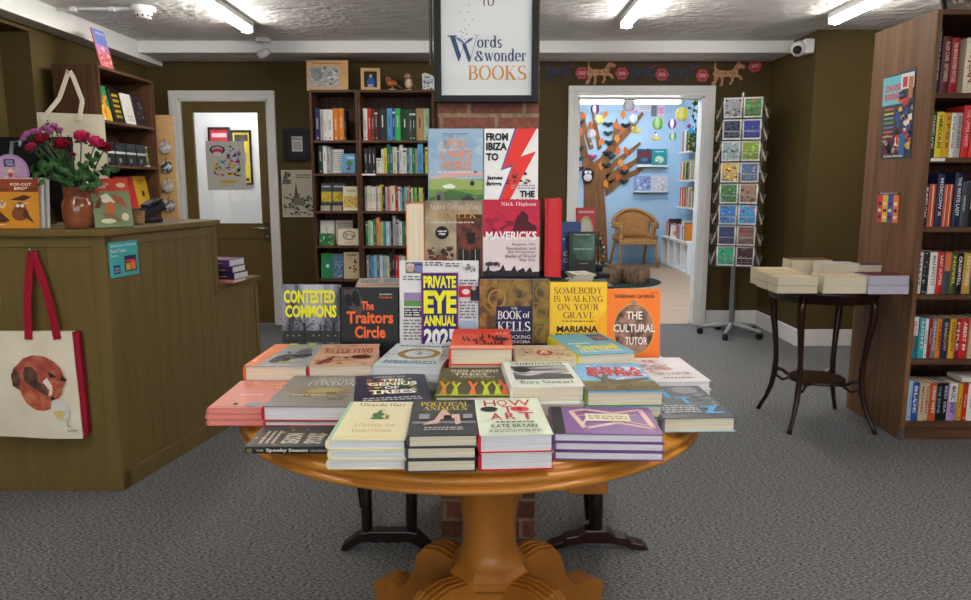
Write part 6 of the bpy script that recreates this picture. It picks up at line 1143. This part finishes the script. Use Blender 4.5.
for k in range(4):
    o = book(f'white leaflet lying {["bottommost","third","second","topmost"][k]} in the loose heap beside the red-spined book', .1, .14, .01, (222,216,206), [sq([(190,90,70),(150,150,150)],8,.1,k)] if k == 3 else [], (.43+.014*k, 3.42+.01*k, .862+.011*k), (0,0,R(10*k-16)), pb=True, name='leaflet'); o['category'] = 'leaflet'
e = thing('leaflet_stool', 'tall dark square stool under the loose white leaflets behind the red spine', 'stool', (.45,3.5,0)); MB().box(-.14,.14,-.14,.14,.84,.8605,BLACKM).build('seat', e, .004)
for x in (-.11,.11):
    for y in (-.11,.11): MB().box(x-.012,x+.012,y-.012,y+.012,0,.84,BLACKM).build('leg', e)
# ================================================================== BLUE CHILDREN'S ROOM
WB = KY-.002
trk = mat((150,104,66), .8, noise=((120,80,50), 7, (4,1,.5), 5, .35, .65))
e = thing('tree_mural', 'large brown felt tree with spreading branches on the blue wall', 'wall decoration')
def KP(x, y): p = atY(x, y, WB-.03); return (p.x, p.z)
def flat(mb, pts, Y, t_, m): mb.prism([(x, Y, z) for x, z in pts], (0, t_, 0), m)
b = MB(); tr = [KP(*q) for q in ((583,262),(584,190),(582,160),(580,150),(581,120),(585,140),(589,158),(594,162),(600,158),(606,150),(612,141),(614,125),(617,118),(619,130),(617,148),(612,158),(606,172),(604,190),(606,215),(608,262))]
flat(b, tr, WB-.03, .028, trk); b.build('trunk', e)
for pts in (((604,152),(614,140),(628,128),(642,112),(644,114),(631,132),(618,146),(606,160)),((606,170),(614,160),(626,152),(640,142),(641,144),(628,156),(616,166),(606,180)),((604,176),(618,168),(634,160),(648,148),(650,150),(636,164),(620,176),(605,188)),((604,184),(620,176),(640,168),(644,170),(626,180),(606,196)),((590,150),(584,132),(580,112),(583,112),(588,130),(594,148)),((598,150),(594,128),(592,112),(594,112),(598,128),(602,148))):
    b = MB(); flat(b, [KP(*q) for q in pts], WB-.028, .026, trk); b.build('branch', e)
lf_c = [(226,130,50),(214,110,40),(206,96,44),(236,150,60)]
def kleaf(i, x, y, lab):
    X, Z = KP(x, y); s = .06; a = (i*37 % 60)-30
    b = MB(); pts = [(0,-1.3),(.5,-.5),(.75,.1),(.4,.8),(0,1.3),(-.4,.8),(-.75,.1),(-.5,-.5)]
    b.prism([(px_*s, 0, pz*s) for px_, pz in pts], (0,.008,0), lf_c[i % 4]); b.box(-.002,.002,-.001,0,-1.2*s,1.2*s,(160,84,40))
    o = tag(b.build('felt_leaf'), lab, 'leaf decoration', 'orange felt leaves on the tree mural'); o.location = (X, WB-.04, Z); o.rotation_euler = (0, R(a), 0)
LP = [(583.5,116),(580.5,132),(591,126),(605,115),(623,114.5),(617,126),(622,130),(617,139),(601,142),(618,151),(626,151),(620,163),(601,166),(625,168),(618,177),(606,184)]
for i, (x, y) in enumerate(LP): kleaf(i, x, y, f'orange felt leaf, {ORD[i]} down the painted-blue wall tree')
def bat(i, x, y, c, lab, kind='felt_bat'):
    X, Z = KP(x, y); e = thing(kind, lab, 'felt creature', (X, WB-.05, Z), group='dark felt creatures on the tree mural'); s = .05
    MB().ball((0,0,0), .036, c, 10).build('creature_body', e)
    for k in (-1, 1):
        b = MB(); b.prism([(k*1.0*a_,0,1.15*b_) for a_, b_ in [(.01,.02),(.05,.045),(.09,.02),(.065,.005),(.05,-.02),(.03,-.005),(.015,-.02)]][::k], (0,.008,0), c); b.build('wing', e)
BPs = [(579,123),(608,125),(625.5,126),(608,134),(609,143),(579,149),(607,154),(579,159),(606,166),(624,172.5),(579,169),(611,157),(623.5,182)]
for i, (x, y) in enumerate(BPs): bat(i, x, y, [(34,52,54),(40,60,66),(28,34,46),(44,66,60)][i % 4], f'dark felt bat, {ORD[i]} down the wall tree')
bat(20, 592, 157.5, (170,60,110), 'pink felt bat with spread wings above the penguin', 'felt_bat')
X, Z = KP(587.5, 175.5); e = thing('felt_penguin', 'black and white felt penguin face at the fork of the wall tree', 'felt creature', (X, WB-.06, Z))
MB().ball((0,0,0), .1, (24,24,28), 14, sz=1.25, sy=.35).build('creature_body', e); MB().ball((0,-.022,-.03), .07, (222,206,204), 12, sz=1.0, sy=.3).ball((-.028,-.026,.05), .03, (232,232,232), 10, sy=.3).ball((.028,-.026,.05), .03, (232,232,232), 10, sy=.3).build('belly', e)
for k in (-1, 1): MB().ball((k*.026,-.037,.05), .006, BLACKM, 6).build('eye', e)
NB = 0
def balloon(label, x, y, rp, c1, c2, Y=9.9, basket=True):
    global NB; NB += 1; Y = 9.5+.28*(NB*4 % 7 % 5)
    p = atY(x, y, Y); r = rp/740*Y; e = thing('hot_air_balloon', label, 'hanging decoration', tuple(p), group='paper hot-air balloons hanging in the blue room')
    b = MB(); n = 12; ns = 24; prof = [(r*math.sin(PI*k/n*.88)+.0005, r*math.cos(PI*k/n*.88)*1.12) for k in range(n+1)]
    for i in range(ns):
        a0, a1 = 2*PI*i/ns, 2*PI*(i+1)/ns; m = c1 if (i//3) % 2 == 0 else c2
        b.add([(q*math.cos(a), q*math.sin(a), z) for q, z in prof for a in (a0, a1)], [(2*k, 2*k+2, 2*k+3, 2*k+1) for k in range(n)], m, True)
    b.build('envelope', e)
    if basket:
        MB().box(-r*.2, r*.2, -r*.2, r*.2, -r*2.1, -r*1.7, (222,206,200)).build('basket', e); b = MB()
        for sx_ in (-1, 1): b.tube([(sx_*r*.2,0,-r*1.7),(sx_*r*.38,0,-r*1.02)], .0015, (200,200,200), 4)
        b.build('rigging', e)
    MB().tube([(0,0,r*1.1),(0,0,2.66-p.z)], .0012, (220,220,220), 4).build('hanging_thread', e)
wt = (226,222,224)
balloon('large grey-white paper balloon beneath the ceiling light', 629, 104.5, 6, (190,184,180), (206,200,196), basket=False)
balloon('purple and white paper balloon over the wall tree', 595.5, 109, 4.8, (110,60,110), wt)
balloon('small yellow and white paper balloon over the wall tree', 599, 119.5, 4, (226,206,70), (232,226,170))
balloon('white and rose paper balloon low over the wall tree', 591.5, 134.5, 4.6, (226,206,206), wt)
balloon('pale aqua paper balloon under the pink bow', 633, 119, 4.4, (190,220,226), wt)
balloon('green paper balloon in the middle of the blue wall', 658, 123.5, 5.6, (130,200,90), (200,230,160), basket=False)
balloon('purple striped paper balloon beside the green one', 672.5, 124, 4.4, (120,70,130), wt)
balloon('bright yellow paper balloon near the right-angle corner of the blue room', 682, 114, 6.2, (232,206,60), (240,230,150))
balloon('small green and white paper balloon hanging lowest', 673, 136.5, 4, (120,190,100), wt)
e = thing('paper_bow', 'pink paper bow above the pale aqua balloon', 'hanging decoration', tuple(atY(634,112,9.85)))
b = MB(); b.prism([(0,0,0),(.04,0,.035),(.045,0,-.01)], (0,.01,0), (232,120,160)); b.prism([(0,0,0),(-.045,0,-.01),(-.04,0,.035)], (0,.01,0), (232,120,160)); b.ball((0,.005,0), .012, (226,90,140), 8); b.tube([(0,.005,0),(0,.005,2.66-atY(634,112,9.85).z)], .0012, wt, 4); b.build('bow', e)
for i, (x, y, lab) in enumerate(((636.5,130,'yellow felt banana bird hanging beside the tree branches'),(656.5,137,'yellow felt duck in a banana boat hanging below the green balloon'))):
    p = atY(x, y, 9.9); e = thing('hanging_bird', lab, 'hanging decoration', tuple(p))
    b = MB(); b.tube([(-.07,0,.01),(-.04,0,-.02),(.02,0,-.028),(.08,0,.0)], [.006,.02,.02,.004], (226,190,70), 8); b.build('boat_body', e)
    b = MB(); b.ball((-.01,0,.02), .025, [(220,206,80),(226,226,226)][i], 8, sz=1.2); b.ball((-.014,0,.055), .014, [(150,160,60),(50,70,90)][i], 8); b.build('bird_body', e)
    MB().tube([(-.01,0,.06),(-.01,0,2.66-p.z)], .0012, wt, 4).build('hanging_thread', e)
# papers and picture ledges
wallprint('paper_notice', 'plain white notice on the blue wall under the ceiling light', 'notice', 638, 103.5, 651, 111.5, WB-.006, (222,224,228), [('l',.1,.2,.9,.8,3,(180,180,190),3)], t=.004)
wallprint('paper_notice', 'grey and pink notice on the blue wall beside the white one', 'notice', 651, 105.5, 665, 116.5, WB-.008, (236,200,220), [('r',0,0,.45,1,(130,124,134)),('r',.5,.1,.95,.9,(240,190,214)),('l',.55,.3,.9,.8,3,(220,120,160),3)], t=.004)
def ledge(x0, x1, y0, y1, lab, bks):
    A = atY(x0, y1, WB-.1); B_ = atY(x1, y1, WB-.1); e = thing('picture_ledge', lab, 'shelf')
    MB().box(A.x, B_.x, WB-.1, WB, A.z, A.z+.02, WHITEM).build('shelf_board', e, .002); MB().box(A.x, B_.x, WB-.1, WB-.09, A.z, A.z+.045, WHITEM).build('front_lip', e, .002)
    n = len(bks); w_ = (B_.x-A.x-.01)/n
    for k, (lb, c, ar) in enumerate(bks):
        T = atY(x0, y0, WB-.06); book(lb, w_-.006, T.z-A.z-.02, .015, c, ar, (A.x+.005+w_*(k+.5), WB-.045, A.z+.021), (R(86),0,0), board=.0018)
ledge(637, 667.5, 149, 168, 'upper white picture ledge on the blue wall', [('dark picture book with red sky on the upper ledge',(50,70,96),[('r',0,.5,1,.85,(110,50,60)),('e',.5,.4,.25,.1,(60,130,160)),('r',0,0,1,.15,(190,214,220))]),('teal picture book with sleigh scene on the upper ledge',(50,150,160),[('e',.5,.4,.3,.2,(200,226,200)),sq([(190,60,60),(40,60,60),(230,230,220)],12,.09,4,.2,.2,.8,.6),('l',.2,.8,.8,.9,1,(220,240,240),3)])])
ledge(634, 668.5, 176, 193.5, 'lower white picture ledge on the blue wall', [('blue snowflake picture book on the lower ledge',(140,160,200),[sq([(210,214,240),(90,110,170),(160,150,210)],30,.1,5)]),('pale snowy picture book on the lower ledge',(206,206,212),[sq([(230,230,234),(170,170,180),(200,190,180)],24,.1,6)])])
# shelves on the right wall
def rshelf(x0, x1, yl, lab, n, sd):
    p = atX(x0, yl, KX-.2); q = KX
    Ya = atY(x0, yl, p.y).y
    z = atZ(x0, yl, 1.0).z
    # left tip of the shelf front edge lies at the far wall side; place along the wall
    e = thing('wall_shelf', lab, 'shelf'); Yf = 12.0; zz = atY(x0+4, yl, Yf-.0).z
    MB().box(KX-.19, KX, 10.2, Yf, zz-.025, zz, WHITEM).build('shelf_board', e, .002); MB().box(KX-.02, KX, 10.4, 10.44, zz-.12, zz-.025, WHITEM).box(KX-.02, KX, 11.7, 11.74, zz-.12, zz-.025, WHITEM).build('bracket', e)
    rr = random.Random(sd); y = 10.85; k = 0
    while y < Yf-.2 and k < n:
        c = rr.choice(['white','yellow','navy blue','orange','cream','green','sky blue','red','light grey','charcoal']); h = rr.uniform(.24,.32)
        t_ = rr.uniform(.025,.045)
        o = shelf_book(f'{c} picture book, {ORD[k]} from the doorway, {lab}', KX-.18, y, zz+.001, t_, .16, h, c, spine_art(c, rr), face=R(-90), group='picture books on the '+lab.split(' of')[0]); y += t_+.03; o.location.y = y; o.rotation_euler = (R(-0),0,R(-90)); k += 1
    return zz
rshelf(681, 700, 152.5, 'top white wall shelf of the blue room', 16, 3)
rshelf(680, 700, 180, 'middle white wall shelf of the blue room', 16, 4)
rshelf(677, 700, 206, 'lowest white wall shelf of the blue room', 16, 6)
# white cube unit
e = thing('cube_shelf', 'low white cube shelf unit along the blue room wall', 'shelf unit')
ux0, ux1, uy0, uy1, uz = 2.93, 3.24, 10.7, 12.35, .47
MB().box(ux0, ux1, uy0, uy1, uz-.035, uz, WHITEM).build('top_panel', e, .002); MB().box(ux0, ux1, uy0, uy1, 0, .035, WHITEM).build('bottom_panel', e, .002); MB().box(ux1-.008, ux1, uy0, uy1, .035, uz-.035, WHITEM).build('back_panel', e)
for k in range(5): y = uy0+(uy1-uy0-.03)*k/4; MB().box(ux0, ux1-.008, y, y+.03, .035, uz-.035, WHITEM).build('divider', e, .002)
rr = random.Random(9); y = uy1-.08; k = 0
while y > uy0+.1 and k < 22:
    c = rr.choice(['tan','red','white','navy blue','cream','pink','sky blue','orange','grey','lilac','green','charcoal']); t_ = rr.uniform(.03,.06); y -= t_+.01
    o = shelf_book(f'{c} book standing {ORD[k]} along from the far wall, white cube unit', ux0+.05, y+t_, uz+.001, t_, .2, rr.uniform(.2,.29), c, spine_art(c, rr), face=R(-90), group='books standing on the white cube unit'); k += 1
frame_pic('owl_card', 'small white card with an orange owl on the white cube unit', 'card', ux0+.03, 11.62, uz+.001, .2, .2, .012, WHITEM, (226,214,200), [('e',.5,.42,.22,.24,(200,120,50)),('e',.4,.6,.08,.08,(240,230,210)),('e',.6,.6,.08,.08,(240,230,210))], yaw=-60, lean=6)
for i, (y, c, lb) in enumerate(((12.13,(190,150,120),'stuffed brown toy in the far cube'),(11.73,(60,110,80),'green felt toy in the middle cube'),(11.32,(120,90,60),'woven brown basket in the near cube'))):
    e = thing(['soft_toy','soft_toy','basket'][i], lb+' of the white unit', ['toy','toy','basket'][i], (3.06, y, .036)); b = MB()
    if i < 2: b.ball((0,0,.08), .075, c); b.ball((-.01,0,.18), .05, (206,120,60)); b.ball((-.03,-.04,.22), .018, c, 8); b.ball((-.03,.04,.22), .018, c, 8); b.build('toy_body', e)
    else: b.lathe([(.07,0),(.085,.1),(.08,.16),(.074,.16),(.078,.1),(.06,.01)], mat((120,92,60),.8,noise=((80,60,40),60,(1,1,3),2,.4,.6))); b.build('basket_body', e)
# trailing ivy by the ceiling corner
e = thing('trailing_plant', 'green trailing ivy hanging in the blue room ceiling corner', 'plant', (3.0, 10.9, 2.66)); b = MB(); rr = random.Random(4)
MB().tube([(0,0,0),(.02,.0,-.15),(-.02,.05,-.35),(.03,0,-.55)], .004, stem, 5).tube([(.1,0,0),(.12,.0,-.2),(.08,.05,-.45),(.12,0,-.85)], .004, stem, 5).build('vine_stem', e)
for k in range(110):
    q = Vector((rr.uniform(-.06,.2), rr.uniform(-.08,.1), -rr.uniform(.02,.85))); a = rr.uniform(0,6.28); leaf(b, q, q+Vector((math.cos(a)*.05,-.02,math.sin(a)*.04-.02)), .022, leafm)
b.build('foliage', e)
for i, (x, y, c, lb) in enumerate(((689,126,(130,60,120),'purple paper pompom near the ivy'),(691,130.5,(70,160,210),'blue paper pompom just under the purple one'))):
    p = atY(x, y, 10.6); e = thing('pompom', lb, 'hanging decoration', tuple(p)); MB().ball((0,0,0), .03+.008*i, c, 10).build('pompom_ball', e); MB().tube([(0,0,.02),(0,0,2.66-p.z)], .0012, wt, 4).build('hanging_thread', e)
# rug, log poufs, wicker chair
e = tag(MB().lathe([(.86,0.0005),(.87,.008),(.85,.014)], mat((28,48,42), .95, bump=(200,.4,.003)), n=64).build('round_rug'), 'dark green round rug on the pale boards under the log poufs', 'rug'); e.location = (1.72, 10.02, 0); e.scale = (.76,.76,1)
bark = mat((92,68,48), .9, noise=((140,110,84), 30, (1,1,.4), 5, .35, .65), bump=(40,.8,.02)); barkt = mat((110,82,58), .8, noise=((84,60,42), 14, (1,1,1), 5, .35, .65))
for x0, x1, lb in ((598,621.5,'log-shaped pouf standing nearer the black display table'),(622,651,'wider log-shaped pouf in front of the wicker chair')):
    A = atY(x0, 284, 9.72); B_ = atY(x1, 284, 9.72); r = (B_.x-A.x)/2; e = thing('log_pouf', lb, 'pouf', ((A.x+B_.x)/2, 9.72+r*.5, .0145), group='log poufs on the green rug')
    H = .225 if x0 < 600 else .195
    MB().lathe([(r*.93,0),(r*1.0,.03),(r*.99,.12),(r*1.0,H-.04),(r*.94,H)], bark, n=30).build('bark_side', e); MB().lathe([(r*.94,H),(r*.9,H+.012),(.01,H+.015)], barkt, n=30).build('seat_top', e)
wk = mat((196,146,90), .6, noise=((150,104,58), 90, (1,1,1), 2, .45, .55), bump=(120,.6,.004))
CX, CY = 2.40, 11.9
e = thing('wicker_chair', 'honey-coloured wicker armchair against the blue wall', 'chair', (CX, CY, 0)); e.scale = (1.07,1,1)
for x, y, x2, y2 in ((-.26,-.26,-.24,-.22),(.30,-.26,.26,-.22),(-.32,.3,-.26,.22),(.2,.3,.22,.22)): MB().tube([(x,y,0),(x2,y2,.4)], .02, wk).build('leg', e)
b = MB(); b.prism([(-.27,-.27,.36),(.29,-.27,.36),(.27,.24,.36),(-.25,.24,.36)], (0,0,.08), wk); b.build('seat', e, .02, 3)
b = MB(); n = 22; vs = []; fs = []
for i in range(n+1):
    a = R(-75+330*i/n+0)-PI/2+R(15)+PI*0; a = R(-65)+ R(310)*i/n - R(0)
    a = R(-60+300*i/n); ca, sa = math.cos(a), math.sin(a)
    # horseshoe, opening towards -y
    x = .30*math.sin(a-R(90)); y = .27*math.cos(a-R(90)) if False else 0
for i in range(n+1):
    t_ = -1+2*i/n; a = t_*R(140); x = .31*math.sin(a); y = .26*math.cos(a)-.0; top = .68+.22*max(0, math.cos(a))**1.2
    for j in range(5): v = j/4; vs.append((x*(1+.06*v), y*(1+.1*v)+.02, .42+(top-.42)*v))
op = []
for i in range(n):
    for j in range(4):
        arm = 2 <= abs(i-n/2+.5) and abs(i+.5-n/2) > 3.6 and abs(i+.5-n/2) < 9.6
        if arm and j in (1, 2): continue
        fs.append((i*5+j, (i+1)*5+j, (i+1)*5+j+1, i*5+j+1))
b.add(vs, fs, wk, True); o = b.build('back_and_arms', e); s_ = o.modifiers.new('thick', 'SOLIDIFY'); s_.thickness = .025
b = MB(); b.tube([vs[i*5+4] for i in range(n+1)], .028, wk); b.build('rolled_rim', e)

tag(bx('display_block', -.445, -.275, 2.45, 2.67, .693, .975, BLACKM), 'tall black display block behind the Traitors Circle book', 'display block')
book('white and orange paperback lying flat behind the top of the Traitors Circle book', .15, .2, .014, (226,222,216), [('r',0,0,1,.14,(236,130,60)),('r',.6,.2,.95,.9,(190,196,206)),('l',.08,.3,.5,.8,4,(130,130,134),4)], (-.36,2.455,.9758), (0,0,R(6)), pb=True)
# ================================================================== CAMERA, WORLD, VIEW
cd = bpy.data.cameras.new('camera'); cam = bpy.data.objects.new('camera', cd); C.objects.link(cam)
cam.location = (0, 0, CAMZ); cam.rotation_euler = (PI/2-PITCH, 0, 0); cd.sensor_width = 36; cd.lens = 36*FPX/971; cd.clip_start = .05
bpy.context.scene.camera = cam
wd = bpy.data.worlds.new('world'); bpy.context.scene.world = wd; wd.use_nodes = True
wd.node_tree.nodes['Background'].inputs[0].default_value = (.8,.85,.9,1); wd.node_tree.nodes['Background'].inputs[1].default_value = 2.2
vs_ = bpy.context.scene.view_settings; vs_.view_transform = 'Standard'; vs_.look = 'None'; vs_.exposure = .92; vs_.gamma = 1; vs_.use_curve_mapping = False
